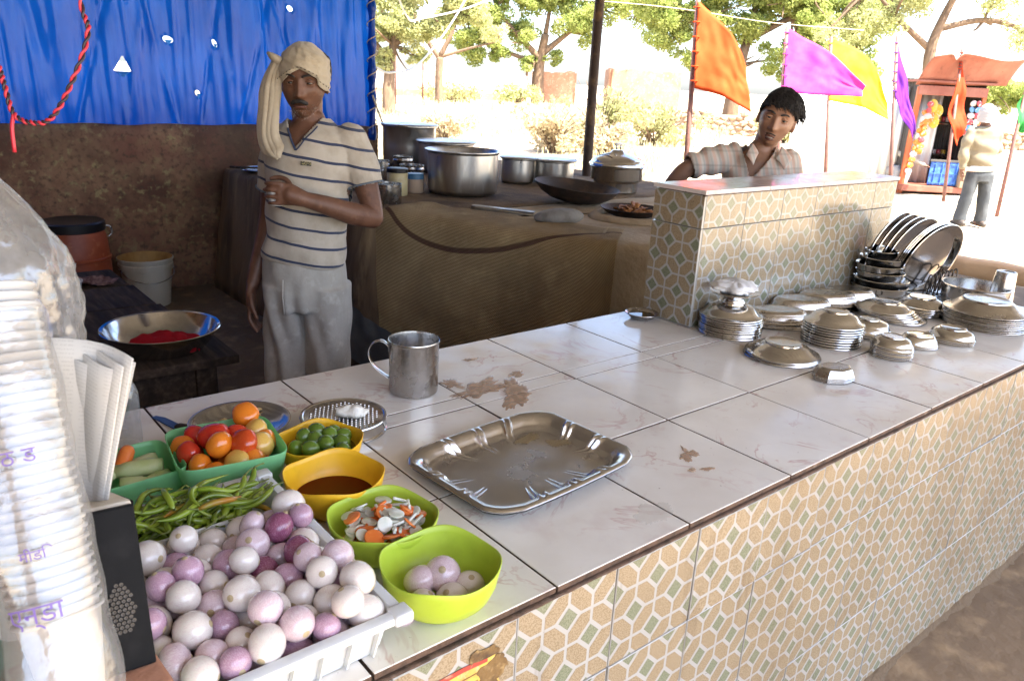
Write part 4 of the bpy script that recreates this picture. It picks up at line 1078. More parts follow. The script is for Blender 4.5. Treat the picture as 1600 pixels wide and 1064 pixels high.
for it in range(420):
    pos[:, 2] -= .0022 if it < 330 else .0006
    for _ in range(2):
        d = pos[:, None] - pos[None]; L = np.sqrt((d ** 2).sum(-1)) + np.eye(N); ov = (rad[:, None] + rad[None]) * .97 - L; ov[ov < 0] = 0; np.fill_diagonal(ov, 0)
        pos += (d / L[..., None] * ov[..., None]).sum(1) * .32
        lim = np.clip(pos[:, 2], 0, .08) / .08 * .018
        pos[:, 0] = np.clip(pos[:, 0], .174 - lim + rad, .410 + lim - rad); pos[:, 1] = np.clip(pos[:, 1], .724 - lim + rad, 1.008 - rad)
        pos[:, 2] = np.maximum(pos[:, 2], .007 + rad)
keep = [i for i in range(N) if pos[i, 2] < .098]
for i in keep:
    k = int(rng.choice([0, 1, 2, 3, 4, 5, 6], p=[.24, .18, .18, .10, .14, .04, .12]))
    r = rad[i]
    o = link('onion', OM[k], None, (pos[i, 0], pos[i, 1], ZC + pos[i, 2]), (rng.uniform(-1.5, 1.5), rng.uniform(-1.5, 1.5), rng.uniform(0, 6.3)), (r * rng.uniform(.94, 1.04), r * rng.uniform(.92, 1.03), r * rng.uniform(.92, 1.12)))
    word = ['peeled white onion', 'peeled white onion', 'pale pink peeled onion', 'pale pink peeled onion', 'mauve peeled onion', 'dark purple onion', 'pale pink peeled onion'][k]
    vx, vy = pos[i, 0], pos[i, 1]
    top_ = not any((pos[j, 2] > pos[i, 2] + .012) and math.hypot(pos[j, 0] - vx, pos[j, 1] - vy) < rad[i] * 1.05 for j in keep if j != i)
    fy = 'front' if vy < .80 else ('back' if vy > .92 else 'middle'); fx = 'left' if vx < .245 else ('right' if vx > .345 else 'centre')
    where = {('front', 'left'): 'front left of the crate heap', ('front', 'centre'): 'front centre of the crate heap', ('front', 'right'): 'front right corner of the crate heap', ('middle', 'left'): 'left side of the crate, beside the radio', ('middle', 'centre'): 'very middle of the crate heap', ('middle', 'right'): 'right side of the crate, by the bowls', ('back', 'left'): 'back left of the crate heap', ('back', 'centre'): 'back of the crate, before the chillies', ('back', 'right'): 'back right of the crate, by the sauce'}[(fy, fx)]
    tag(o, word + (' on top at the ' if top_ else ' buried at the ') + where, 'onion', word + 's in the white crate')
for lab, x, y, z, r, k in (('pink onion in the lime green bowl, at the back', -.018, .022, .034, .024, 3), ('largest mauve onion in the lime green bowl', .012, .012, .038, .026, 2), ('whitish onion at the front of the lime green bowl', .0, -.030, .026, .024, 0), ('whitish onion at the right of the lime green bowl', .036, -.020, .026, .022, 1), ('whitish onion at the left of the lime green bowl', -.036, -.012, .024, .020, 1), ('small mauve onion between the others in the lime green bowl', -.015, -.012, .016, .012, 4)):
    o = link('onion', OM[k], None, (.531 + x, .759 + y, ZC + z - .002), (rng.uniform(-.6, .6), rng.uniform(-.6, .6), 0), (r, r, r)); tag(o, lab, 'onion', 'onions in the lime green bowl')
sl_ = MB().lathe([(.0004, .0), (.0155, .0), (.017, .002), (.016, .004), (.010, .0046), (.0004, .004)], 24).build('onion_slice', 'onion_pink', None, loc=(.472, .760, ZC + .001), rot=(0, 0, 0)); tag(sl_, 'single onion slice lying on the counter by the crate', 'onion slice')
MB().lathe([(.0004, .0), (.005, .001), (.0045, .003), (.0004, .004)], 10).build('carrot_bit', 'carrot', sl_, loc=(.003, -.004, .0042))
# chillies
mat('chilli', (.17, .25, .02), .22, layers=[((.28, .34, .035), 12, .45, .7), ((.08, .13, .012), 25, .55, .72)], coat=.35, rand=.22); mat('chilli_ripe', (.38, .17, .02), .25, layers=[((.22, .24, .03), 14, .45, .65)], coat=.3); mat('chilli_stalk', (.17, .20, .05), .7)
CH = []
for v in range(6):
    L = .066 + .010 * (v % 3); bend = (-.016, .012, .022, -.008, .006, -.022)[v]
    pts = bezier([(-L / 2, 0, 0), (-L / 4, bend * .5, .002), (0, bend * .7, 0), (L / 4, bend * .4, -.001), (L / 2, -bend * .3, .002)], 14)
    CH.append((MB().tube(pts, [.0022, .0042, .0050, .0052, .0052, .0051, .0050, .0048, .0045, .0041, .0036, .0030, .0023, .0014, .0004], 9).mesh('chilli', 'chilli_ripe' if v == 5 else 'chilli'), MB().tube(bezier([pts[0], pts[0] + Vector((-.008, .001, .002)), pts[0] + Vector((-.016, .004, .006))], 5), [.0024, .0014, .0012, .0011, .0011, .0014], 6).mesh('stalk', 'chilli_stalk')))
rc = random.Random(9)
for k in range(165):
    x = rc.uniform(.185, .385); y = rc.uniform(1.036, 1.105)
    e = max(0, 1 - ((x - .285) / .15) ** 2) * max(0, 1 - ((y - 1.068) / .06) ** 2)
    z = .012 + rc.random() ** .7 * (.054 + .036 * e)
    v = rc.choice([0, 1, 2, 3, 4, 0, 1, 2, 3, 4, 5]) if k % 3 else rc.choice([0, 1, 2])
    o = link('chilli', CH[v][0], None, (x, y, ZC + z), (rc.uniform(-1, 1), rc.gauss(0, .16), rc.gauss(.5, .45) + (PI if rc.random() < .5 else 0)), (rc.uniform(.8, 1.05),) * 3)
    link('stalk', CH[v][1], o)
    tag(o, 'ripening orange-green chilli in the crate compartment' if v == 5 else 'green chilli in the crate compartment behind the onions', 'chilli', 'ripening chillies in the crate' if v == 5 else 'green chillies in the crate')
# ------------------------------------------------------------------ near left corner: green end block, radio, paper, cups
mat('mint_paint', (.33, .42, .33), .7, layers=[((.24, .30, .22), 9, .45, .68), ((.45, .50, .42), 40, .58, .72), ((.25, .22, .17), 22, .62, .74)], coord='World', bump=.15, bscale=60)
WZ = .93
mb = MB().box((-.23, .91, WZ / 2), (.75, .62, WZ)); o = mb.build('end_block', 'mint_paint', None, smooth=False, bevel=.012); tag(o, 'mint green painted masonry block at the near end of the counter', 'block')
mat('brick_red', (.36, .17, .10), .85, layers=[((.45, .26, .17), 18, .45, .7)], bump=.3, bscale=80)
o = MB().box((0, 0, .014), (.052, .11, .028)).build('brick', 'brick_red', None, loc=(.124, .700, WZ + .0005), rot=(0, 0, R(4)), bevel=.006); tag(o, 'reddish brick propping up the black radio', 'brick')
# radio: dark front with round speaker holes, cream case, leaning back
mat('radio_black', (.004, .0042, .005), .55, layers=[((.008, .008, .009), 40, .5, .7)], bump=.05, bscale=160, spec=.12); mat('radio_cream', (.60, .54, .44), .5, layers=[((.45, .37, .27), 20, .5, .72), ((.10, .09, .08), 34, .66, .72)]); mat('hole_ring', (.10, .09, .08), .45, .5)
rad_ = thing('radio', 'black fronted radio with round speaker holes and cream case', 'radio', (.121, .676, WZ + .0295))
rad_.rotation_euler = (R(-21), R(2), R(-2))
MB().box((0, .068, .080), (.052, .108, .160)).build('case', 'radio_cream', rad_, smooth=False, bevel=.006)
FP = MB().box((0, .0085, .079), (.0500, .011, .154)).build('front_panel', 'radio_black', rad_, smooth=False, bevel=.002)
gb = MB()
for iy in range(12):
    for ix in range(-3, 4):
        x = (ix + .5 * (iy % 2)) * .0045 + .002; z = .040 + iy * .0040
        if ((x - .002) / .0115) ** 2 + ((z - .062) / .025) ** 2 > 1: continue
        gb.lathe([(.0019, .0), (.0019, .0008), (.0014, .0009), (.0012, .0002), (.0003, .0001)], 10, M=Matrix.Translation((x, .0030, z)) @ Matrix.Rotation(R(90), 4, 'X'))
o = gb.build('speaker_holes', 'hole_ring', FP); o['kind'] = 'stuff'
MB().tube([(.027, .03, .154), (.027, .09, .154)], .003, 8).build('case_trim', 'radio_black', rad_)
# folded newspapers standing behind the radio
def newsprint():
    m = bpy.data.materials.new('newsprint'); m.use_nodes = True; nt = m.node_tree; p = principled(m)
    sx = nt.nodes.new('ShaderNodeSeparateXYZ'); nt.links.new(_coord(nt, 'UV'), sx.inputs[0])
    ln = _range(nt, _math(nt, 'SINE', _math(nt, 'MULTIPLY', sx.outputs[1], 1500)), .1, .5)
    brk = _range(nt, _noise(nt, _coord(nt, 'UV', (900, 260, 1)), 1, 2), .45, .55)
    colm = _range(nt, _math(nt, 'SINE', _math(nt, 'MULTIPLY', sx.outputs[0], 140)), -.93, -.80)
    c = _mixcol(nt, _math(nt, 'MULTIPLY', _math(nt, 'MULTIPLY', ln, brk), _math(nt, 'MULTIPLY', colm, .28)), (.52, .51, .485), (.20, .19, .19))
    nt.links.new(c, p.inputs['Base Color']); p.inputs['Roughness'].default_value = .85
    MATS['newsprint'] = m
newsprint(); mat('paper_edge', (.62, .60, .56), .9)
s_dir = Vector((.7765, -.6301, 0)); t_dir = Vector((.6301, .7765, 0))
np_ = thing('newspaper_bundle', 'folded newspapers standing between the cup bag and the radio', 'newspaper', (.118, .800, WZ))
for k in range(7):
    b = MB(); rows = []; uv = []
    for j in range(14):
        v = j / 13; row = []
        for i in range(8):
            u = i / 7
            wd = .078 * (.28 + .80 * v) - .005 * k
            p = s_dir * (-.028 + u * wd + .010 * v * (1 - .1 * k)) + t_dir * (.010 * k + .020 * math.sin(u * 3 + k) * v - .02 * (1 - v)) + Vector((0, 0, .002 + (.325 - .006 * k - .018 * u) * v))
            row.append(p); uv.append((u * .1, v * .33))
        rows.append(row)
    b.loft(rows, closed=False); me = b.mesh('sheet', 'newsprint'); ul = me.uv_layers.new(name='UVMap')
    for lp in me.loops: ul.data[lp.index].uv = uv[lp.vertex_index]
    o = link('sheet', me, np_); md = o.modifiers.new('t', 'SOLIDIFY'); md.thickness = .0022
# plastic film material: thin clear polythene
def film(name, tint, alpha, rough):
    m = bpy.data.materials.new(name); m.use_nodes = True; nt = m.node_tree; nt.nodes.clear()
    out = nt.nodes.new('ShaderNodeOutputMaterial'); tr = nt.nodes.new('ShaderNodeBsdfTransparent'); d = nt.nodes.new('ShaderNodeBsdfTranslucent'); df = nt.nodes.new('ShaderNodeBsdfDiffuse'); g = nt.nodes.new('ShaderNodeBsdfGlossy')
    m1 = nt.nodes.new('ShaderNodeMixShader'); m2 = nt.nodes.new('ShaderNodeMixShader'); m3 = nt.nodes.new('ShaderNodeMixShader')
    df.inputs[0].default_value = (*tint, 1); d.inputs[0].default_value = (*tint, 1); g.inputs['Roughness'].default_value = rough
    b = nt.nodes.new('ShaderNodeBump'); b.inputs['Strength'].default_value = .5; b.inputs['Distance'].default_value = .004; v = _coord(nt, 'Object')
    nt.links.new(_noise(nt, v, 45, 4), b.inputs['Height'])
    for q in (df, g): nt.links.new(b.outputs[0], q.inputs['Normal'])
    m1.inputs[0].default_value = .5; nt.links.new(df.outputs[0], m1.inputs[1]); nt.links.new(d.outputs[0], m1.inputs[2])
    nt.links.new(_range(nt, _noise(nt, v, 22, 5), .35, .7, alpha - .12, alpha + .12), m2.inputs[0])
    nt.links.new(m1.outputs[0], m2.inputs[2]); nt.links.new(tr.outputs[0], m2.inputs[1])
    m3.inputs[0].default_value = .13; nt.links.new(m2.outputs[0], m3.inputs[1]); nt.links.new(g.outputs[0], m3.inputs[2]); nt.links.new(m3.outputs[0], out.inputs[0])
    MATS[name] = m
film('polythene', (.80, .80, .79), .34, .10); film('polythene_milky', (.60, .60, .595), .30, .12)
mat('cup_white', (.52, .52, .52), .4, sub=.1)
CUP = MB().lathe([(.0004, .0), (.022, .0), (.024, .002), (.0335, .070), (.0365, .0712), (.0368, .0735), (.034, .0745), (.0325, .072), (.0235, .004), (.0004, .003)], 32).mesh('plastic_cup', 'cup_white')
def cup_sleeve(a, b_, n, name, label, film_m, group):
    a, b_ = Vector(a), Vector(b_); ax = (b_ - a); L = ax.length; ax.normalize()
    q = (-ax).to_track_quat('Z', 'X')
    th = thing(name, label, 'cups', a)
    for k in range(n):
        o = link('cup', CUP, th, ax * (.01 + (L - .075) * k / (n - 1)) - Vector((0, 0, 0)))
        o.rotation_mode = 'QUATERNION'; o.rotation_quaternion = ax.to_track_quat('Z', 'X')
    return th, ax, L
# long sleeve of stacked white cups, leaning
A_, B_ = Vector((.074, .656, WZ + .035)), Vector((.072, .804, 1.30))
cs, ax, L = cup_sleeve(A_, B_, 34, 'cup_sleeve', 'clear sleeve of stacked white plastic cups with purple print', 'polythene', None)
Q = ax.to_track_quat('Z', 'X')
mb = MB(); rings = []
for k in range(44):
    t = k / 43; z = -.035 + (L + .02) * t; ring = []
    r0 = .0405 + .004 * nz(t * 9, 2)
    if t < .10: r0 *= .25 + .75 * (t / .10) ** .6
    for i in range(40):
        a = 2 * PI * i / 40; d = r0 * (1 + .03 * nz(math.cos(a) * 2, math.sin(a) * 2, t * 8) + .012 * nz(math.cos(a) * 7, math.sin(a) * 7, t * 24))
        if math.cos(a - 5.2) > .9: d += .012 * (math.cos(a - 5.2) - .9) / .1 * (.4 + .6 * abs(math.sin(t * 9)))
        ring.append(Q @ Vector((d * math.cos(a), d * math.sin(a), z)))
    rings.append(ring)
mb.loft(rings, True, False); FILM = mb.build('film', 'polythene_milky', cs)
# purple Devanagari print wrapped on the sleeve
mat('purple_print', (.20, .14, .42), .6)
def wrapped_text(txt, size, t, ang, parent, name):
    cu = bpy.data.curves.new('txt', 'FONT'); cu.body = txt; cu.size = size; cu.align_x = 'CENTER'
    o = bpy.data.objects.new('txt', cu); COL.objects.link(o)
    dg = bpy.context.evaluated_depsgraph_get(); me = bpy.data.meshes.new_from_object(o.evaluated_get(dg)); bpy.data.objects.remove(o)
    bm = bmesh.new(); bm.from_mesh(me); bmesh.ops.subdivide_edges(bm, edges=bm.edges, cuts=2); bm.to_mesh(me); bm.free()
    for v in me.vertices:
        x, y = v.co.x, v.co.y; a = ang + x / .047
        v.co = Q @ Vector((.0475 * math.cos(a), .0475 * math.sin(a), L * t + y))
    finish(me, name, 'purple_print', parent)
# angle that faces the camera
cv = Q.inverted() @ (Vector((0, 0, 1.506)) - (A_ + B_) / 2); cang = math.atan2(cv.y, cv.x)
try:
    wrapped_text('एन्डा', .022, .24, cang - .35, FILM, 'printed_text'); wrapped_text('मीडि', .012, .38, cang - .2, FILM, 'printed_text'); wrapped_text('ठ ड', .018, .60, cang - .1, FILM, 'printed_text')
except Exception as e: print('text', e)
# open stack of white cups beside it
st, ax2, L2 = cup_sleeve((.055, .80, WZ + .02), (.055, .86, 1.285), 36, 'cup_stack', 'bare column of nested white cups at the left edge', None, None)
# big clear bag with cups and printed packets behind the sleeve
bagc = Vector((.062, .965, 1.255))
pb = thing('polythene_bag', 'large clear polythene bag of cups and red printed packets', 'bag', (bagc.x, bagc.y, WZ))
mb = MB(); rings = []
for k in range(90):
    t = k / 89; z = .01 + .50 * t; ring = []
    w_ = (.105 * math.sin(PI * min(1, .18 + .62 * t)) ** .8) * (1 if t < .72 else max(.12, 1 - ((t - .72) / .28) ** 1.5 * .9))
    for i in range(110):
        a = 2 * PI * i / 110
        d = w_ * (1 + .16 * nz(math.cos(a) * 1.6, math.sin(a) * 1.6, t * 4) + .12 * abs(nz(math.cos(a) * 4, math.sin(a) * 4, t * 9)) + .05 * abs(nz(math.cos(a) * 11, math.sin(a) * 11, t * 22)) + .025 * nz(math.cos(a) * 22, math.sin(a) * 22, t * 46))
        ring.append((d * math.cos(a), d * .8 * math.sin(a), z))
    rings.append(ring)
mb.loft(rings, True, True); mb.build('film', 'polythene', pb)
mat('packet_red', (.50, .04, .05), .35, layers=[((.65, .60, .58), 40, .52, .6)]); mat('packet_blue', (.06, .14, .38), .35, layers=[((.60, .62, .65), 34, .5, .58)])
for k, (x, y, z, m, rz) in enumerate(((.045, -.045, .18, 'packet_red', 20), (.02, -.05, .25, 'packet_red', -20), (.05, -.03, .30, 'packet_blue', 40), (.0, -.045, .36, 'packet_blue', 0), (-.03, -.03, .29, 'packet_red', -40))):
    b = MB().ball((0, 0, 0), (.034, .011, .040), 20, 12); b.v = [(x_ * (1 + .2 * nz(x_ * 40, z_ * 40)), y_ * (1 + .6 * nz(x_ * 50, z_ * 50, 2)), z_) for x_, y_, z_ in b.v]
    o = b.build('packet', m, pb, loc=(x, y, z), rot=(rc.uniform(-.3, .3), rc.uniform(-.4, .4), R(rz)))
for (cx_, cy_, n_) in ((-.035, .01, 31), (.02, -.012, 29), (.03, .045, 26)):
    for k in range(n_):
        o = link('cup', CUP, pb, (cx_ - .0012 * k, cy_, .03 + .0135 * k), (R(4), R(-5), 0))
# clear plastic bottle and a cup further back
film('bottle_film', (.60, .62, .62), .30, .05)
o = MB().lathe([(.0004, .0), (.030, .0), (.036, .004), (.037, .010), (.036, .055), (.037, .060), (.037, .105), (.032, .122), (.018, .134), (.013, .140), (.013, .158), (.0004, .159)], 32).build('plastic_bottle', 'bottle_film', None, loc=(.305, 1.50, ZC)); tag(o, 'clear plastic bottle standing at the back left of the counter', 'bottle')
# twisted red and black flex hanging in front
mat('flex_red', (.55, .03, .05), .35); mat('flex_black', (.03, .02, .025), .35)
fx_ = thing('twisted_flex', 'twisted red and black electric flex looping in the top left corner', 'wire', (.216, 1.021, 1.60))
path = bezier([(.25, 1.10, 2.56), (.225, 1.03, 1.75), (.216, 1.015, 1.575), (.217, 1.00, 1.533), (.194, .995, 1.48), (.171, .998, 1.443), (.154, 1.01, 1.437), (.140, 1.025, 1.445), (.137, 1.041, 1.476), (.133, 1.055, 1.502), (.11, 1.10, 1.56), (.02, 1.3, 1.9), (-.1, 1.4, 2.56)], 320)
off = Vector((.216, 1.021, 1.60))
for ph, m in ((0, 'flex_red'), (PI, 'flex_black')):
    pts = []
    for i, p in enumerate(path):
        t = (path[min(i + 1, 320)] - path[max(i - 1, 0)]).normalized(); u = t.orthogonal().normalized() if i == 0 else (u - t * u.dot(t)).normalized(); v = t.cross(u)
        a = ph + i * .55; pts.append(p + (u * math.cos(a) + v * math.sin(a)) * .0016 - off)
    MB().tube(pts, .00155, 7).build('strand', m, fx_)
MB().tube(bezier([Vector((.140, 1.025, 1.445)) - off, Vector((.136, 1.022, 1.43)) - off, Vector((.135, 1.02, 1.405)) - off], 8), .0022, 7).build('strand', 'flex_red', fx_)
# ------------------------------------------------------------------ low bench, basin, drum, bucket
bench = thing('low_bench', 'dark worn wooden bench along the left of the stall', 'bench')
for k, (y0, y1, x0, x1) in enumerate(((2.86, 3.28, .28, 1.03), (3.285, 3.72, .26, .985), (3.725, 4.12, .24, .97), (4.125, 4.50, .22, .955))):
    MB().box(((x0 + x1) / 2, (y0 + y1) / 2, .43), (x1 - x0, y1 - y0 - .006, .035)).build('plank', 'old_wood', bench, smooth=False, bevel=.005)
for x, y in ((.92, 2.96), (.34, 2.96), (.9, 4.4), (.3, 4.4)): MB().box((x, y, .205), (.08, .08, .41)).build('leg', 'old_wood', bench, smooth=False, bevel=.006)
MB().box((.62, 2.95, .34), (.66, .03, .12)).build('apron', 'old_wood', bench, smooth=False, bevel=.004)
MB().box((.90, 3.65, .34), (.03, 1.4, .12)).build('apron', 'old_wood', bench, smooth=False, bevel=.004)
BZ = .4478
steel_thing('steel_basin', [(.0004, .002), (.125, .0), (.150, .010), (.185, .050), (.205, .090), (.2150, .092), (.2165, .0955), (.213, .098), (.203, .0945), (.181, .052), (.147, .014), (.123, .006), (.0004, .006)], 'wide steel basin holding a red cloth on the dark bench', 'basin', (.805, 3.06, BZ), 'steel', seg=64)
clothmat('red_cloth', (.42, .012, .022), (.28, .008, .015), tr=.1)
mb = MB(); rows = []
for i in range(34):
    u = i / 33
    rows.append([(-.13 + .26 * u, -.075 + .15 * (k / 17), .035 + .030 * math.sin(PI * u) * math.sin(PI * k / 17) + .016 * nz(u * 7, k * .35) + .012 * math.sin(k * 1.1 + u * 6)) for k in range(18)])
o = mb.loft(rows, closed=False).build('red_cloth', 'red_cloth', None, loc=(.815, 3.03, BZ), rot=(0, 0, R(-35))); tag(o, 'crumpled wet red cloth inside the steel basin', 'cloth')
o.modifiers.new('t', 'SOLIDIFY').thickness = .004
o = link('plastic_cup', CUP, None, (.735, 4.38, BZ), (0, 0, 0), (1.15, 1.15, 1.0)); tag(o, 'small white plastic cup standing on the dark bench', 'cup')
o = link('plastic_cup', CUP, None, (.625, 3.76, BZ), (0, 0, 0), (1.6, 1.6, 1.9)); tag(o, 'larger white beaker on the bench nearer the camera', 'cup')
clothmat('rag_print', (.10, .05, .045), (.35, .22, .20), tr=.05, wr=40)
mb = MB(); rows = []
for i in range(22):
    rows.append([(-.10 + .2 * i / 21, -.06 + .12 * k / 13, .012 + .018 * abs(nz(i * .35, k * .4)) + .012 * math.sin(k * .9 + i * .3) * math.sin(PI * i / 21)) for k in range(14)])
o = mb.loft(rows, closed=False).build('patterned_rag', 'rag_print', None, loc=(.815, 4.20, BZ + .004), rot=(0, 0, R(-30))); tag(o, 'crumpled patterned rag on the dark bench', 'rag')
mat('drum_orange', (.34, .075, .030), .45, layers=[((.22, .045, .02), 6, .45, .7), ((.42, .13, .06), 20, .58, .72)], bump=.06, bscale=60); mat('black_plastic', (.012, .012, .014), .35)
drum = thing('plastic_drum', 'orange plastic drum with black lid by the back wall', 'drum', (.93, 5.22, 0))
MB().lathe([(.0004, .005), (.165, .003), (.178, .012), (.185, .05), (.19, .16), (.196, .165), (.196, .178), (.190, .183), (.188, .36), (.194, .365), (.194, .378), (.187, .383), (.178, .50), (.160, .545), (.160, .56)], 48).build('body', 'drum_orange', drum, auto=50)
MB().lathe([(.172, .535), (.178, .54), (.178, .585), (.168, .592), (.150, .585), (.0004, .583)], 48).build('lid', 'black_plastic', drum, auto=50)
for sx_ in (-1, 1): MB().tube(bezier([(.176 * sx_, 0, .55), (.205 * sx_, 0, .54), (.21 * sx_, 0, .50), (.188 * sx_, 0, .48)], 12), .006, 8).build('handle', 'steel_worn', drum)
mat('bucket_white', (.55, .53, .46), .45, layers=[((.40, .33, .22), 5, .5, .68), ((.24, .13, .05), 8, .64, .72)], cscale=(1, 1, .4)); mat('bucket_rust', (.42, .24, .07), .6, layers=[((.25, .12, .03), 8, .45, .7)])
bk = thing('plastic_bucket', 'stained white plastic bucket standing on the earth floor', 'bucket', (1.33, 5.27, .012))
MB().lathe([(.0004, .004), (.120, .0), (.130, .004), (.150, .235), (.160, .238), (.163, .25), (.163, .275), (.156, .279), (.166, .298), (.168, .310), (.162, .313)], 44).build('body', 'bucket_white', bk, auto=50)
MB().lathe([(.162, .313), (.154, .300), (.147, .24), (.128, .012), (.0004, .010)], 44).build('inside', 'bucket_rust', bk)
MB().tube(bezier([(-.165, 0, .26), (-.13, -.11, .20), (0, -.165, .17), (.13, -.11, .20), (.165, 0, .26)], 24), .003, 6).build('bail', 'steel_worn', bk)
# ------------------------------------------------------------------ pots on the platform
def pot(c, r, h, label, m='aluminium', lip=.012, name='cooking_pot', z=ZP + .006, lid=False, group=None, taper=.985):
    w_ = .004
    pf = [(.0004, .0), (r * .82, .0), (r * .93, h * .03), (r * .975, h * .12), (r * taper, h * .5), (r * taper, h * .93), (r + lip, h * .975), (r + lip * 1.3, h * .985), (r + lip * 1.3, h), (r + lip * .6, h + .002), (r * taper - w_, h * .95), (r * taper - w_, h * .15), (r * .8, h * .05), (.0004, h * .045)]
    b = MB().lathe(pf, 72); me = b.mesh(name, m); sharp(me, 50)
    o = link(name, me, None, (c[0], c[1], z)); tag(o, label, 'pot', group)
    return o
pot((2.82, 3.90), .215, .255, 'largest aluminium cooking pot at the middle of the platform')
def lidded(c, r, h, label, lid_label, z=ZP + .006, handle=False):
    o = pot(c, r, h, label, z=z)
    l = steel_thing('pot_lid', [(r + .016, .0), (r + .020, .003), (r + .012, .008), (r * .8, .012), (r * .3, .014), (.0004, .0145)], lid_label, 'lid', (c[0], c[1], z + h + .003), 'aluminium', seg=64)
lidded((3.33, 5.32), .205, .30, 'tall aluminium pot with flat lid by the tarpaulin edge', 'flat bright lid on the tall pot by the tarpaulin', z=ZP + .006)
lidded((3.36, 4.86), .205, .215, 'wide aluminium pot behind the spice tins', 'flat bright lid on the wide pot behind the tins')
lidded((3.50, 4.20), .115, .165, 'small lidded pot just right of the largest pot', 'bright lid of the small pot right of the largest')
lidded((3.74, 4.10), .142, .155, 'wider lidded pot left of the roof post', 'bright lid of the pot left of the roof post')
def tin(c, r, h, label, m='steel_worn', content=None, z=ZP + .004):
    o = steel_thing('spice_tin', [(.0004, .0), (r * .97, .0), (r, .004), (r, h * .80), (r * 1.015, h * .81), (r * 1.015, h * .84), (r * .985, h * .86), (r * .985, h * .98), (r * 1.01, h), (r * .97, h), (r * .96, h * .86), (r * .96, .01), (.0004, .008)], label, 'tin', (c[0], c[1], z), m)
    if content:
        k = steel_thing('ground_spice', [(r * .955, h * .78), (r * .5, h * .82), (.0004, h * .84)], content[1], 'spice', (c[0], c[1], z), content[0])
mat('spice_red', (.28, .05, .015), .9, bump=.4, bscale=90); mat('spice_yellow', (.45, .20, .02), .9, bump=.4, bscale=90); mat('jar_cream', (.55, .47, .26), .35, layers=[((.46, .36, .18), 16, .5, .7)]); mat('jar_pink', (.50, .37, .27), .35); mat('jar_blue', (.06, .16, .28), .4)
tin((2.20, 3.73), .075, .105, 'squat steel spice tin nearest the cook\'s elbow')
tin((2.42, 4.32), .085, .125, 'dark steel tin of red spice behind the jars', content=('spice_red', 'red ground spice in the dark tin'))
tin((2.63, 4.62), .095, .125, 'wide steel tin behind the red spice tin')
tin((2.68, 4.25), .075, .135, 'steel tin of yellow spice behind the largest pot', content=('spice_yellow', 'yellow ground spice in the steel tin'))
tin((2.25, 4.50), .08, .16, 'tall steel tin left of the red spice tin')
tin((2.88, 4.68), .07, .14, 'small steel tin hidden behind the yellow spice tin')
j = thing('storage_jar', 'cream plastic jar with a dark lid among the tins', 'jar', (2.40, 3.96, ZP + .005))
MB().lathe([(.0004, .0), (.056, .0), (.060, .004), (.060, .128), (.054, .135)], 36).build('body', 'jar_cream', j); MB().lathe([(.062, .130), (.062, .150), (.056, .154), (.0004, .1545)], 36).build('lid', 'black_plastic', j, auto=40)
j = thing('storage_jar', 'small pinkish jar with blue band beside the cream jar', 'jar', (2.56, 4.02, ZP + .005))
MB().lathe([(.0004, .0), (.046, .0), (.050, .004), (.050, .080)], 36).build('body', 'jar_pink', j); MB().lathe([(.0505, .080), (.0505, .105), (.046, .112), (.0004, .113)], 36).build('lid', 'jar_blue', j, auto=40)
# plate and ladle at the far left of the platform
steel_thing('steel_plate', TH, 'steel plate at the far left end of the platform', 'plate', (2.10, 5.15, ZP + .010), 'steel')
o = MB().tube([(0, 0, .02), (.10, 0, .022), (.20, 0, .026), (.34, 0, .03)], [(.010, .008), (.012, .009), (.010, .007), (.008, .003)], 10).build('spatula', 'old_wood', None, loc=(1.93, 5.32, ZP + .006), rot=(0, 0, R(-50))); tag(o, 'wooden handled spatula lying on the far left plate', 'spatula')
# handi with knobbed lid near the post
hd = thing('steel_handi', 'straight-sided steel pot with knobbed lid beside the roof post', 'pot', (3.86, 3.62, ZP + .008))
MB().lathe([(.0004, .0), (.135, .0), (.146, .006), (.146, .060), (.150, .068), (.166, .076), (.170, .084), (.170, .150), (.176, .158), (.180, .164), (.176, .170)], 56).build('body', 'steel', hd, auto=50)
hl = MB().lathe([(.180, .168), (.184, .172), (.182, .182), (.170, .190), (.166, .204), (.150, .216), (.100, .236), (.060, .244), (.050, .252), (.040, .266), (.0004, .268)], 56).build('lid', 'steel', hd, auto=40)
for s__ in (-1, 1): MB().tube([(.018 * s__, 0, .270), (.018 * s__, 0, .300)], .006, 8).build('knob_leg', 'steel_worn', hl)
MB().tube([(-.026, 0, .302), (.026, 0, .302)], .008, 8, ends='round').build('knob', 'steel_worn', hl)
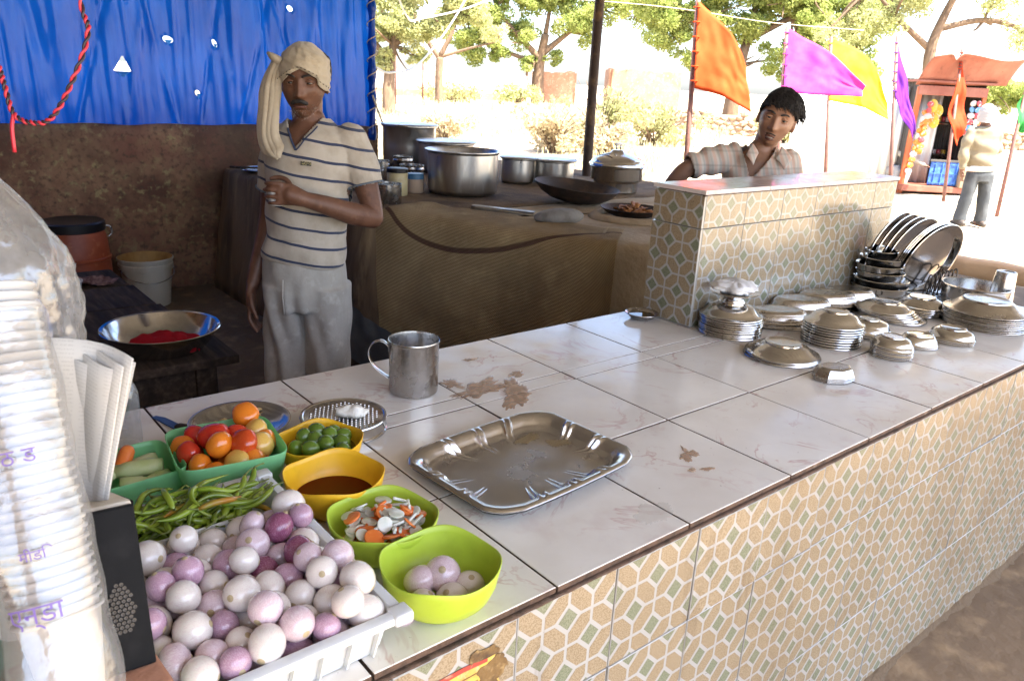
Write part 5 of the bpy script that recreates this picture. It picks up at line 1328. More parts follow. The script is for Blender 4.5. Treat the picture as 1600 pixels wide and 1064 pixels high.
# iron wok
def wok(c, r, d, tilt, rz, label, m='iron'):
    o = steel_thing('iron_wok', [(.0004, .0), (r * .35, .006), (r * .62, d * .22), (r * .84, d * .52), (r * .98, d * .92), (r * 1.01, d), (r * .99, d * 1.03), (r * .95, d * .93), (r * .82, d * .55), (r * .6, d * .26), (r * .33, .014), (.0004, .010)], label, 'wok', c, m, seg=56)
    o.rotation_euler = (R(tilt[0]), R(tilt[1]), R(rz))
    return o
wok((3.22, 3.33, ZP + .010), .25, .10, (4, 3), 0, 'black iron wok resting on the platform in front of the steel pot')
pan = wok((3.13, 2.80, ZP + .012), .165, .05, (0, 0), 0, 'blackened pan of browned food sunk in the clay stove')
mat('food_brown', (.40, .17, .05), .6, layers=[((.22, .08, .025), 30, .45, .65), ((.55, .30, .12), 60, .55, .72)], bump=.4, bscale=120)
for k in range(34):
    a = rs_.uniform(0, 6.28); q = math.sqrt(rs_.random()) * .085
    o = MB().tube(bezier([(-.03, 0, 0), (-.01, .006, .006), (.012, -.003, .008), (.03, .006, 0)], 8), [(.006, .002), (.012, .004), (.014, .005), (.015, .005), (.014, .005), (.013, .004), (.011, .004), (.008, .003), (.004, .002)], 8).build('fritter', 'food_brown', None, loc=(3.12 + q * math.cos(a), 2.78 + q * math.sin(a), ZP + .035 + .045 * (1 - q / .09) * rs_.random() + .015), rot=(rs_.gauss(0, .4), rs_.gauss(0, .4), rs_.uniform(0, 6)))
    tag(o, 'crisp brown fritter in the pan on the clay stove', 'fritter', 'fritters in the stove pan')
o = MB().tube(bezier([(0, 0, 0), (.10, .0, .025), (.24, .02, .05), (.36, .03, .07)], 14), [(.004, .004)] * 15, 8).build('ladle', 'iron', None, loc=(3.10, 2.68, ZP + .075), rot=(0, 0, R(-60))); tag(o, 'iron ladle handle reaching from the stove pan to the boy', 'ladle')
# flat bar, kneading stone
mb = MB(); mb.box((0, 0, .012), (.34, .035, .004)).box((0, -.0165, .004), (.34, .003, .02))
o = mb.build('metal_bar', 'aluminium_dull', None, loc=(2.58, 3.20, ZP + .018), rot=(R(3), R(1), math.atan2(-.43, .30)), smooth=False); tag(o, 'flat aluminium angle bar lying on the jute sacking', 'bar')
mat('stone_grey', (.30, .29, .27), .9, layers=[((.20, .19, .18), 18, .45, .7)], bump=.3, bscale=70)
mb = MB().ball((0, 0, 0), (.125, .066, .040), 40, 20); mb.v = [(x * (1 + .06 * nz(x * 8, y * 8)), y * (1 + .1 * nz(x * 9, y * 9, 4)), z) for x, y, z in mb.v]
o = mb.build('flat_stone', 'stone_grey', None, loc=(2.59, 2.78, ZP + .054), rot=(R(2), R(-3), R(-25))); tag(o, 'smooth grey oval stone on the clay stove', 'stone')
# string across the sacking
o = MB().tube(bezier([(2.44, 3.26, ZP + .04), (2.55, 3.02, ZP + .035), (2.62, 2.86, ZP + .03), (2.60, 2.70, ZP + .028)], 20), .002, 6).build('string', 'rope', None); tag(o, 'thin string lying across the jute sacking', 'string')
# ------------------------------------------------------------------ people
def head_shape(mb, M, hw=.070, hd=.092, hh=.114, seed=0., jaw=.30, chin=.006, seg=72, rings=64):
    """face towards -y, centre of the skull box at the origin"""
    rs = []
    for i in range(rings + 1):
        t = PI * i / rings; ring = []
        for k in range(seg):
            a = 2 * PI * k / seg
            n = Vector((math.sin(t) * math.cos(a), math.sin(t) * math.sin(a), -math.cos(t)))
            low = max(0, -n.z)
            x = n.x * hw * (1 - jaw * low ** 2.2); z = n.z * hh
            y = n.y * hd * (1 - (.10 if n.y < 0 else .42) * low ** 1.6) - .010 * low
            if n.y < 0:
                f = min(1, -n.y * 1.6)
                def g(cx_, cz_, sx_, sz_): return math.exp(-((x - cx_) / sx_) ** 2 - ((z - cz_) / sz_) ** 2)
                d = 0
                for s_ in (-1, 1):
                    d -= .0105 * g(s_ * .030, .010, .016, .011)
                    d += .0050 * g(s_ * .030, .029, .020, .007)
                    d += .0050 * g(s_ * .044, -.016, .016, .016)
                    d -= .0035 * g(s_ * .040, -.052, .014, .018)
                    d += .0075 * g(s_ * .0115, -.0285, .0065, .0065)
                    d -= .0020 * g(s_ * .024, -.040, .005, .010)
                u_ = min(1, max(0, (.020 - z) / .045)) if z > -.034 else max(0, 1 - (-.034 - z) / .006)
                d += (.006 + .017 * u_ ** 1.3) * math.exp(-(x / (.0070 + .0045 * u_)) ** 2) * (1 if -.042 < z < .026 else 0) * min(1, max(0, (.030 - z) / .012))
                d += .0065 * g(0, -.0555, .021, .0055) + .0070 * g(0, -.0675, .018, .0060) - .0045 * g(0, -.0612, .024, .0024)
                d -= .0030 * g(0, -.078, .016, .005) + 0
                d += chin * g(0, -.093, .018, .012)
                y -= d * f
            ring.append(M @ Vector((x, y, z)))
        rs.append(ring)
    mb.loft(rs)
    for s_ in (-1, 1):                                   # ears
        E = M @ Matrix.Translation((s_ * (hw + .004), .008, -.006)) @ Matrix.Rotation(R(18 * s_), 4, 'Z') @ Matrix.Rotation(R(-10), 4, 'X')
        mb.ball((0, 0, 0), (.006, .017, .031), 16, 12, M=None); n_ = 13 * 16
        for q in range(len(mb.v) - n_, len(mb.v)):
            mb.v[q] = tuple(E @ Vector(mb.v[q]))
def eyes(M, parent, hw=.030):
    for s_ in (-1, 1):
        p = M @ Vector((s_ * hw, -.0700, .0080))
        ey = MB().ball((0, 0, 0), .0112, 16, 12).build('eye', 'eye_white', parent, loc=p)
        d = (M.to_3x3() @ Vector((0, -1, -.12))).normalized()
        MB().ball((0, 0, 0), .0066, 12, 8).build('iris', 'eye_dark', ey, loc=d * .0068)
        # upper and lower lid
        for sg, th in ((1, .0040), (-1, .0030)):
            pts = [M @ Vector((s_ * hw + .0155 * math.sin(a), -.0700 - .0118 * math.cos(a) + .0015, .0080 + sg * (.0064 - .0052 * abs(math.sin(a)) ** 2) - .0004)) for a in np.linspace(-1.25, 1.25, 9)]
            MB().tube(pts, [.0015, th * .8, th, th, th, th, th, th * .8, .0015], 7).build('eyelid', SKIN, parent)
def brow_strokes(M, parent, zc=.0275, th=.0030, name='eyebrow'):
    for s_ in (-1, 1):
        pts = [M @ Vector((s_ * x, y, z)) for x, y, z in ((.010, -.0965, zc - .002), (.022, -.0955, zc + .003), (.034, -.0885, zc + .0045), (.046, -.0755, zc))]
        MB().tube(bezier(pts, 10), [(th * .7, .0015), (th, .002), (th * 1.15, .0024), (th * 1.15, .0024), (th * 1.1, .0024), (th, .002), (th, .002), (th * .9, .002), (th * .8, .002), (th * .6, .0014), (.0006, .0006)], 8, up=(0, -1, 0)).build(name, 'hair', parent)
def limb(mb, pts, rad, seg=16): mb.tube(bezier(pts, 3 * (len(pts) - 1)), [x for x in np.interp(np.linspace(0, len(rad) - 1, 3 * (len(pts) - 1) + 1), range(len(rad)), rad)], seg, ends='round')
def finger(mb, pts, r): mb.tube(bezier(pts, 8), [r, r * 1.02, r * .98, r * 1.0, r * .95, r * .93, r * .9, r * .85, r * .75], 10, ends='round')

# ---------- the cook
SKIN = 'skin_dark'
cook = thing('person', 'man in striped shirt and cream headcloth holding a small glass', 'person', (1.16, 2.52, .012), math.atan2(-.6301, .7765))
HM = Matrix.Translation((.012, -.005, 1.455)) @ Matrix.Rotation(R(5), 4, 'Z') @ Matrix.Rotation(R(6), 4, 'X')
mb = MB(); head_shape(mb, HM, .069, .091, .112, jaw=.36)
limb(mb, [(.012, .030, 1.40), (.012, .034, 1.33), (.020, .040, 1.26)], [.052, .050, .062])
mb.tube([(.02, .02, 1.335), (.022, .02, 1.30), (.022, .022, 1.26), (.020, .02, 1.15), (.010, .02, 1.0), (-.005, .02, .90)], [(.055, .05), (.115, .070), (.150, .088), (.140, .098), (.120, .090), (.112, .085)], 28, up=(0, 1, 0), ends='round')
# image-right arm: upper arm down, forearm across the belly
limb(mb, [(.162, .020, 1.272), (.195, .015, 1.18), (.226, -.010, 1.085), (.238, -.030, 1.030)], [.046, .044, .038, .037])
limb(mb, [(.238, -.030, 1.030), (.180, -.095, 1.052), (.110, -.150, 1.083), (.052, -.185, 1.104)], [.036, .038, .031, .025])
limb(mb, [(.052, -.185, 1.104), (.030, -.195, 1.112), (.008, -.202, 1.120)], [.025, .029, .027])
mb.tube([(.045, -.190, 1.108), (.010, -.204, 1.120), (-.022, -.210, 1.124)], [(.014, .026), (.015, .035), (.012, .036)], 16, up=(0, 0, 1), ends='round')
for k in range(4):                                        # fingers round the glass
    z = 1.153 - k * .0205; dx = (.0, .006, .003, -.006)[k]
    finger(mb, [(-.018, -.212, z), (-.046 - dx, -.216, z + .001), (-.066 - dx, -.200, z - .001), (-.068 - dx, -.176, z - .003)], .0076 - .0005 * k)
finger(mb, [(.010, -.190, 1.140), (-.010, -.170, 1.160), (-.038, -.160, 1.166), (-.060, -.165, 1.162)], .0090)
# image-left arm hanging
limb(mb, [(-.096, .055, 1.258), (-.120, .075, 1.16), (-.138, .085, 1.05), (-.144, .085, 1.005)], [.045, .042, .037, .035])
limb(mb, [(-.144, .085, 1.005), (-.160, .065, .91), (-.182, .030, .82), (-.194, .010, .765)], [.035, .036, .029, .024])
mb.tube([(-.196, .008, .77), (-.198, -.002, .735), (-.196, -.010, .69)], [(.022, .016), (.034, .017), (.034, .014)], 14, up=(1, 0, 0), ends='round')
for k in range(4):
    y = .018 - k * .0185
    finger(mb, [(-.196 + .002 * k, y - .006, .695), (-.192, y - .012, .655 - (.004, .010, .008, -.004)[k]), (-.180, y - .018, .630 - (.004, .010, .008, -.004)[k]), (-.165, y - .02, .615)], .0082)
finger(mb, [(-.190, -.030, .735), (-.182, -.048, .705), (-.172, -.052, .680), (-.165, -.052, .66)], .0090)
# legs and feet
for s_, fx0 in ((-1, -.078), (1, .060)):
    limb(mb, [(fx0 - .002, .02, .88), (fx0, .015, .62), (fx0, .02, .45), (fx0 + s_ * .004, .035, .25), (fx0 + s_ * .006, .045, .07)], [.052, .056, .050, .048, .034])
    mb.tube([(fx0, .075, .035), (fx0, .02, .045), (fx0 + s_ * .01, -.06, .028), (fx0 + s_ * .015, -.125, .018)], [(.030, .030), (.036, .042), (.042, .026), (.032, .014)], 16, up=(0, 0, 1), ends='round')
me = remesh(mb, .0036, 2, .5)
finish(me, 'body', 'skin_dark', cook)
eyes(HM, cook, .029); brow_strokes(HM, cook)
MB().tube(bezier([HM @ Vector((-.026, -.0955, -.0560)), HM @ Vector((-.014, -.1080, -.0470)), HM @ Vector((0, -.1110, -.0450)), HM @ Vector((.014, -.1080, -.0470)), HM @ Vector((.026, -.0955, -.0560))], 16), [(.002, .0018)] + [(.0062, .004)] * 15 + [(.002, .0018)], 8, up=(0, -1, 0)).build('moustache', 'hair', cook)
MB().tube(bezier([HM @ Vector((-.021, -.0985, -.0630)), HM @ Vector((-.010, -.1060, -.0615)), HM @ Vector((0, -.1075, -.0620)), HM @ Vector((.010, -.1060, -.0615)), HM @ Vector((.021, -.0985, -.0630))], 12), [(.001, .001)] + [(.0032, .0030)] * 11 + [(.001, .001)], 8, up=(0, -1, 0)).build('lips', 'lips', cook)
# stubble of grey hairs on chin and jaw
mat('stubble', (.42, .38, .34), .8)
sb = MB(); rg = random.Random(3)
for k in range(80):
    a = rg.uniform(-1.2, 1.2); z = rg.uniform(-.108, -.076) + .018 * abs(a); q = Vector((.048 * math.sin(a), -.088 * math.cos(a) * 1.03 - .006, z)); p = HM @ q; d = (HM.to_3x3() @ Vector((math.sin(a), -math.cos(a), -.5))).normalized()
    sb.tube([p - d * .004, p + d * .0030], [.0004, .0002], 4)
o = sb.build('stubble', 'stubble', cook); o['kind'] = 'stuff'
hb = MB()
for k in range(70):
    a = R(rg.uniform(20, 130)); z = rg.uniform(.02, .085)
    p = HM @ Vector((.076 * math.cos(a - .5), .092 * math.sin(a - .1), z)); q = HM @ Vector((.084 * math.cos(a - .5), .108 * math.sin(a - .1), z - .02)); hb.tube([p, (p + q) / 2 + Vector((0, 0, .004)), q], [.004, .004, .0008], 5)
hb.ball(HM @ Vector((.045, .050, .035)), (.040, .052, .062), 24, 16)
hb.build('hair', 'hair', cook)
# headcloth: wrapped shell plus hanging tail
def cream_cloth(name, col, dark):
    m = mat(name, col, .9, layers=[(dark, 14, .5, .72), (tuple(c * 1.08 for c in col), 40, .5, .7)], bump=.35, bscale=170, sheen=.3, bdist=.003)
cream_cloth('headcloth', (.43, .365, .27), (.32, .26, .18))
mb = MB(); rings = []; NS = 96
for i in range(40):
    t = i / 39; ring = []
    for k in range(NS):
        a = 2 * PI * k / NS; cx_, sn = math.cos(a), math.sin(a)
        zlow = .040 - .062 * max(0, cx_) ** 1.3 * (1 if sn > -.75 else .6) - .045 * max(0, -cx_) ** 1.4 - .045 * max(0, sn)
        zlow += .010 * max(0, -sn) ** 4
        z = lerp(zlow, .124, math.sin(t * PI / 2) ** .9)
        s_ = math.sqrt(max(0, 1 - (max(0, z - .005) / .1205) ** 2.3)) if z > .005 else 1.0
        rx, ry = .0815, .1050
        ph = z * 1.0 + .035 * cx_ + .012 * sn
        fold = .0014 * math.sin(ph * 300 + 3.5 * nz(cx_ * 2, sn * 2, z * 12)) + .0022 * math.sin(ph * 120 + 1.5 + 2 * nz(cx_, sn, 3)) + .004 * nz(cx_ * 4, sn * 4, z * 30)
        if t < .04: fold -= .006
        r = s_ * 1.0 + fold / .09 * (s_ > .15)
        bulge = .012 * math.exp(-((z - .085) / .04) ** 2) * max(0, cx_ * .5 - sn * .3 + .3)
        ring.append(HM @ Vector(((rx + bulge) * r * cx_ + .004, (ry + bulge) * r * sn - .002, z)))
    rings.append(ring)
mb.loft(rings, False, True)
# twisted end sticking out at the side
mb.tube([HM @ Vector(v) for v in ((-.070, -.045, .070), (-.084, -.055, .080), (-.096, -.050, .088))], [(.020, .010), (.014, .007), (.003, .002)], 12)
hc = mb.build('headcloth', 'headcloth', cook); hc.modifiers.new('t', 'SOLIDIFY').thickness = .004
# stitched dark edging across the forehead
pts = []
for k in range(40):
    a = lerp(R(200), R(345), k / 39); cx_, sn = math.cos(a), math.sin(a); zlow = .040 - .062 * max(0, cx_) ** 1.3 * (1 if sn > -.75 else .6) - .045 * max(0, -cx_) ** 1.4 + .010 * max(0, -sn) ** 4 + .008
    pts.append(HM @ Vector((.0905 * cx_ + .004, .1125 * sn - .002, zlow)))
for k in range(0, 39): 
    if k % 2 == 0: MB().tube([pts[k], pts[k].lerp(pts[k + 1], .7)], .0012, 5).build('stitch', 'eye_dark', hc)
# hanging tail
path = bezier([(-.058, -.035, 1.520), (-.077, -.058, 1.45), (-.086, -.070, 1.37), (-.082, -.098, 1.295), (-.062, -.114, 1.245), (-.045, -.118, 1.222)], 36)
mb = MB(); rows = []
for i, p in enumerate(path):
    u = i / 36; wd = .033 * min(1, .55 + u * 1.6) * (1 if u < .78 else max(.06, 1 - (u - .78) / .22)) + .003 * nz(u * 6, 2)
    rows.append([p + Vector((wd * v, -.016 * (1 - v * v) + .0022 * math.sin(v * 6.5 + 1.5 * u) + .0016 * math.sin(v * 13 + 4 * u + 2 * nz(u * 4, 1)), .35 * wd * v * u)) for v in np.linspace(-1, 1, 27)])
tl = mb.loft(rows, closed=False).build('headcloth_tail', 'headcloth', cook); tl.modifiers.new('t', 'SOLIDIFY').thickness = .005
# shirt
def stripe_shirt():
    m = bpy.data.materials.new('shirt_stripe'); m.use_nodes = True; nt = m.node_tree; p = principled(m)
    v = _coord(nt, 'Object'); sx = nt.nodes.new('ShaderNodeSeparateXYZ'); nt.links.new(v, sx.inputs[0])
    h = _math(nt, 'ADD', sx.outputs[2], _math(nt, 'MULTIPLY', sx.outputs[0], .16)); h = _math(nt, 'ADD', h, _math(nt, 'MULTIPLY', _noise(nt, v, 9, 2), .012))
    fr = _math(nt, 'FRACT', _math(nt, 'DIVIDE', h, .0585))
    st = _math(nt, 'LESS_THAN', fr, .15)
    c = _mixcol(nt, _range(nt, _noise(nt, v, 16, 6), .4, .72), (.47, .42, .35), (.35, .30, .235))
    c = _mixcol(nt, st, c, (.030, .040, .085))
    nt.links.new(c, p.inputs['Base Color']); p.inputs['Roughness'].default_value = .9; p.inputs['Sheen Weight'].default_value = .2
    b = nt.nodes.new('ShaderNodeBump'); b.inputs['Strength'].default_value = .25; b.inputs['Distance'].default_value = .004; nt.links.new(_noise(nt, v, 120, 3), b.inputs['Height']); nt.links.new(b.outputs[0], p.inputs['Normal'])
    MATS['shirt_stripe'] = m
stripe_shirt(); mat('navy', (.030, .042, .085), .9)
mb = MB()
mb.tube([(.022, .030, 1.345), (.022, .026, 1.318), (.022, .022, 1.285), (.024, .018, 1.24), (.020, .010, 1.16), (.012, .012, 1.06), (.000, .012, .96), (-.008, .012, .885), (-.010, .012, .862)], [(.062, .056), (.098, .070), (.142, .088), (.158, .104), (.149, .116), (.140, .116), (.139, .116), (.141, .117), (.139, .115)], 40, up=(0, 1, 0))
limb(mb, [(.150, .022, 1.275), (.188, .016, 1.21), (.210, .004, 1.13)], [.062, .061, .058])
limb(mb, [(-.086, .052, 1.262), (-.113, .068, 1.18), (-.130, .080, 1.085)], [.058, .056, .052])
me = remesh(mb, .0045, 5, .5)
bm = bmesh.new(); bm.from_mesh(me)
def vneck(c):                                            # V opening and neck hole, arm and waist openings
    if c.z > 1.255 and c.y < .02 and abs(c.x - (-.004) - .16 * (c.z - 1.25)) < (c.z - 1.25) * .62: return True
    if c.z > 1.325 and math.hypot(c.x - .018, (c.y - .03) * 1.1) < .070: return True
    return False
def sleeve_end(c):
    d1 = (Vector((.210, .004, 1.13)) - Vector((.188, .016, 1.21))).normalized(); d2 = (Vector((-.130, .080, 1.085)) - Vector((-.113, .068, 1.18))).normalized()
    return ((c - Vector((.2095, .004, 1.132))).dot(d1) > 0 and c.x > .14 and c.z > 1.05) or ((c - Vector((-.1295, .080, 1.089))).dot(d2) > 0 and c.x < -.075 and c.y > .03 and c.z < 1.10 and c.z > 1.0)
bmesh.ops.delete(bm, geom=[f for f in bm.faces if vneck(f.calc_center_median()) or (f.calc_center_median().x > .155 and sleeve_end(f.calc_center_median())) or (f.calc_center_median().x < -.075 and f.calc_center_median().z > 1.03 and sleeve_end(f.calc_center_median()))], context='FACES')
for v in bm.verts:
    c = v.co; k = min(1, max(0, (1.22 - c.z) / .2))
    n_ = .0075 * math.sin(c.z * 38 + 5 * c.x + 3 * nz(c.x * 9, c.y * 9)) * k * (.5 + nz(c.x * 6, c.z * 5, 2)) + .006 * nz(c.x * 16, c.y * 16, c.z * 9) + (.010 * nz(c.x * 7, c.y * 7, 3) if c.z < .95 else 0)
    v.co = c + v.normal * n_
bm.to_mesh(me); bm.free()
sh = finish(me, 'shirt', 'shirt_stripe', cook); sh.modifiers.new('t', 'SOLIDIFY').thickness = .0025
bpy.context.view_layer.update()
# navy neck edging follows the V
from mathutils.bvhtree import BVHTree
bv = BVHTree.FromPolygons([v.co.copy() for v in me.vertices], [tuple(p.vertices) for p in me.polygons])
def onto(p, off=.002):
    q = bv.find_nearest(Vector(p)); return q[0] + q[1] * off
Lp = [onto((-.004 + .16 * (z - 1.25) - (z - 1.25) * .62, -.12 + (z - 1.25) * .5, z)) for z in np.linspace(1.252, 1.335, 10)]
Rp = [onto((-.004 + .16 * (z - 1.25) + (z - 1.25) * .62, -.12 + (z - 1.25) * .5, z)) for z in np.linspace(1.252, 1.345, 10)]
for P_ in (Lp, Rp): MB().tube(bezier(P_, 24), [(.0045, .0022)] * 25, 8).build('neck_trim', 'navy', sh)
mat('badge', (.035, .032, .03), .6, layers=[((.30, .26, .10), 260, .52, .58)])
bp = onto((.038, -.13, 1.213), .002); b = MB().box((0, 0, 0), (.034, .0015, .013)); b.build('chest_badge', 'badge', sh, loc=bp + Vector((0, -.001, 0)), rot=(0, R(4), R(12)), smooth=False)
# cuff bands
for c, d in (((.2095, .004, 1.136), (Vector((.210, .004, 1.13)) - Vector((.188, .016, 1.21))).normalized()), ((-.1295, .080, 1.094), (Vector((-.130, .080, 1.085)) - Vector((-.113, .068, 1.18))).normalized())):
    u_ = d.orthogonal().normalized(); v_ = d.cross(u_); r_ = .059 if c[0] > 0 else .053
    pts = [onto(Vector(c) + (u_ * math.cos(a) + v_ * math.sin(a)) * r_, .001) for a in np.linspace(0, 2 * PI, 30)]
    MB().tube(pts, [(.006, .0022)] * 30, 8, up=tuple(d)).build('cuff', 'cuff_blue' if 'cuff_blue' in MATS else mat('cuff_blue', (.13, .16, .20), .9), sh)
# trousers
mat('trouser_grey', (.40, .375, .335), .92, layers=[((.29, .265, .23), 7, .42, .7), ((.47, .44, .40), 25, .55, .72)], bump=.3, bscale=90, sheen=.2, bdist=.004)
mb = MB()
mb.tube([(-.008, .014, .92), (-.010, .014, .85), (-.010, .014, .76), (-.008, .014, .70)], [(.128, .104), (.137, .112), (.146, .118), (.145, .112)], 40, up=(0, 1, 0))
for s_, x in ((-1, -.082), (1, .066)):
    mb.tube([(x + .004, .014, .78), (x, .012, .66), (x - .002 * s_, .012, .50), (x + .004 * s_, .018, .32), (x + .006 * s_, .025, .16), (x + .006 * s_, .03, .085)], [(.076, .108), (.078, .104), (.076, .096), (.073, .090), (.069, .086), (.067, .084)], 32, up=(0, 1, 0))
me = remesh(mb, .0055, 6, .5)
bm = bmesh.new(); bm.from_mesh(me)
for v in bm.verts:
    c = v.co
    v.co = c + v.normal * (.008 * math.sin(c.x * 95 + 4 * nz(c.z * 3, c.x * 3) + c.z * 9) * min(1, max(.15, (.85 - c.z) / .15)) * (.6 + nz(c.x * 5, c.z * 2.5, 8)) + .012 * nz(c.x * 9, c.y * 9, c.z * 2.6) + .006 * nz(c.x * 22, c.y * 20, c.z * 9))
bm.to_mesh(me); bm.free()
finish(me, 'trousers', 'trouser_grey', cook)
MB().tube([(-.05, -.118, .82), (-.052, -.125, .76), (-.05, -.12, .70)], [(.003, .002)] * 3, 6).build('fly_seam', 'trouser_grey', cook)
# glass in his hand
gl = mat('tea_glass', (.80, .82, .82), .05, trans=.9)
o = MB().lathe([(.0004, .0), (.020, .0), (.021, .003), (.026, .068), (.0265, .070), (.0245, .070), (.019, .006), (.0004, .005)], 28).build('small_glass', 'cup_white', None); R3 = Matrix.Rotation(math.atan2(-.6301, .7765), 4, 'Z')
o.location = Vector((1.16, 2.52, .012)) + R3 @ Vector((-.040, -.188, 1.082)); tag(o, 'small white cup held in the cook\'s hand', 'cup')

# ---------- the boy behind the divider
SKIN = 'skin_boy'
BOY = Vector((2.86, 1.885, .012)); brot = math.atan2(-.6301, .7765)
boy = thing('person', 'boy in striped open-necked shirt leaning behind the tiled divider', 'person', BOY, brot)
# local frame shifts: x right in the picture, -y towards the camera
HB = Matrix.Translation((.032, -.015, 1.400)) @ Matrix.Rotation(R(-20), 4, 'Z') @ Matrix.Rotation(R(3), 4, 'X') @ Matrix.Rotation(R(13), 4, 'Y')
mb = MB(); head_shape(mb, HB, .067, .090, .108, jaw=.34)
limb(mb, [(.022, .018, 1.345), (.008, .026, 1.28), (-.008, .03, 1.22)], [.049, .047, .062])
mb.tube([(-.006, .02, 1.275), (-.008, .02, 1.235), (-.006, .02, 1.18), (.0, .02, 1.05), (.01, .02, .90)], [(.05, .05), (.115, .072), (.140, .09), (.128, .095), (.125, .095)], 28, up=(0, 1, 0), ends='round')
limb(mb, [(-.125, .02, 1.245), (-.205, -.010, 1.225), (-.285, -.035, 1.205)], [.046, .042, .036])
limb(mb, [(-.285, -.035, 1.205), (-.325, -.030, 1.175), (-.362, -.015, 1.125), (-.385, .0, 1.075)], [.036, .034, .028, .023])
mb.tube([(-.385, 0, 1.08), (-.395, .01, 1.05), (-.400, .02, 1.02)], [(.026, .015), (.036, .017), (.034, .015)], 14, ends='round')
for k in range(4): finger(mb, [(-.412 + .010 * k, .010 + .012 * k, 1.02), (-.410 + .010 * k, -.004 + .012 * k, .99), (-.395 + .008 * k, -.012 + .012 * k, .975), (-.38 + .008 * k, -.004 + .010 * k, .978)], .0078)
finger(mb, [(-.375, -.010, 1.045), (-.372, -.022, 1.01), (-.382, -.02, .985)], .0088)
limb(mb, [(.125, .03, 1.225), (.152, .03, 1.12), (.160, .02, 1.02)], [.046, .041, .036]); limb(mb, [(.160, .02, 1.02), (.14, -.05, .95), (.10, -.11, .90)], [.036, .033, .024])
for s_ in (-1, 1): limb(mb, [(.01 + .075 * s_, .02, .88), (.01 + .08 * s_, .015, .48), (.01 + .08 * s_, .03, .07)], [.085, .055, .034]); mb.tube([(.01 + .08 * s_, .07, .035), (.01 + .08 * s_, .0, .04), (.01 + .09 * s_, -.11, .018)], [(.03, .03), (.038, .034), (.032, .014)], 14, up=(0, 0, 1), ends='round')
finish(remesh(mb, .0036, 2, .5), 'body', 'skin_boy', boy)
eyes(HB, boy, .029); brow_strokes(HB, boy, .0275, .0034)
MB().tube(bezier([HB @ Vector((-.020, -.0995, -.0515)), HB @ Vector((0, -.1080, -.0470)), HB @ Vector((.020, -.0995, -.0515))], 12), [(.001, .001)] + [(.0022, .0018)] * 11 + [(.001, .001)], 8, up=(0, -1, 0)).build('moustache', 'hair', boy)
MB().tube(bezier([HB @ Vector((-.021, -.0955, -.060)), HB @ Vector((0, -.1045, -.0545)), HB @ Vector((.021, -.0955, -.060))], 12), [(.001, .001)] + [(.0030, .003)] * 11 + [(.001, .001)], 8, up=(0, -1, 0)).build('lips', 'lips', boy)
MB().tube(bezier([HB @ Vector((-.017, -.0955, -.067)), HB @ Vector((0, -.1045, -.070)), HB @ Vector((.017, -.0955, -.067))], 12), [(.001, .001)] + [(.0036, .0034)] * 11 + [(.001, .001)], 8, up=(0, -1, 0)).build('lips', 'lips', boy)
MB().tube(bezier([HB @ Vector((-.013, -.0995, -.0625)), HB @ Vector((0, -.1065, -.0620)), HB @ Vector((.013, -.0995, -.0625))], 8), [(.001, .0008)] + [(.0022, .0012)] * 7 + [(.001, .0008)], 8, up=(0, -1, 0)).build('teeth', 'eye_white', boy)
hb = MB(); rings = []
for i in range(30):
    t = i / 29; ring = []
    for k in range(72):
        a = 2 * PI * k / 72; cx_, sn = math.cos(a), math.sin(a)
        zl = .060 - .038 * abs(cx_) ** 3 - .085 * max(0, sn) ** .7 + .006 * math.sin(a * 9) + .004 * math.sin(a * 23)
        z = lerp(zl, .126, math.sin(t * PI / 2)); s_ = math.sqrt(max(0, 1 - (max(0, z) / .127) ** 2.4)) if z > 0 else 1
        d = 1 + .05 * nz(cx_ * 5, sn * 5, z * 25) + .03 * math.sin(a * 23 + z * 60)
        ring.append(HB @ Vector((.078 * s_ * d * cx_, .102 * s_ * d * sn + .004, z + .004 * nz(cx_ * 9, sn * 9))))
    rings.append(ring)
hb.loft(rings, True, True)
for k in range(1700):
    a = rg.uniform(0, 2 * PI); z = rg.uniform(.02, .118); cx_, sn = math.cos(a), math.sin(a)
    if sn < -.3 and z < .064: z = .066 + rg.random() * .03
    elif sn < .2 and z < .045: z = .045 + rg.random() * .04
    s_ = math.sqrt(max(.02, 1 - (z / .127) ** 2.4)); p = Vector((.078 * s_ * cx_, .102 * s_ * sn + .004, z)); out_ = Vector((cx_, sn, .25)).normalized(); sw = Vector((.6 + .4 * nz(cx_ * 3, sn * 3), -.2, -.5)).normalized()
    l = rg.uniform(.018, .044); q = p + out_ * rg.uniform(.003, .010) + sw * l * .5; e = p + sw * l + out_ * .002 - Vector((0, 0, .006))
    hb.tube([HB @ p, HB @ q, HB @ e], [.0016, .0015, .0003], 4)
hb.build('hair', 'hair', boy)
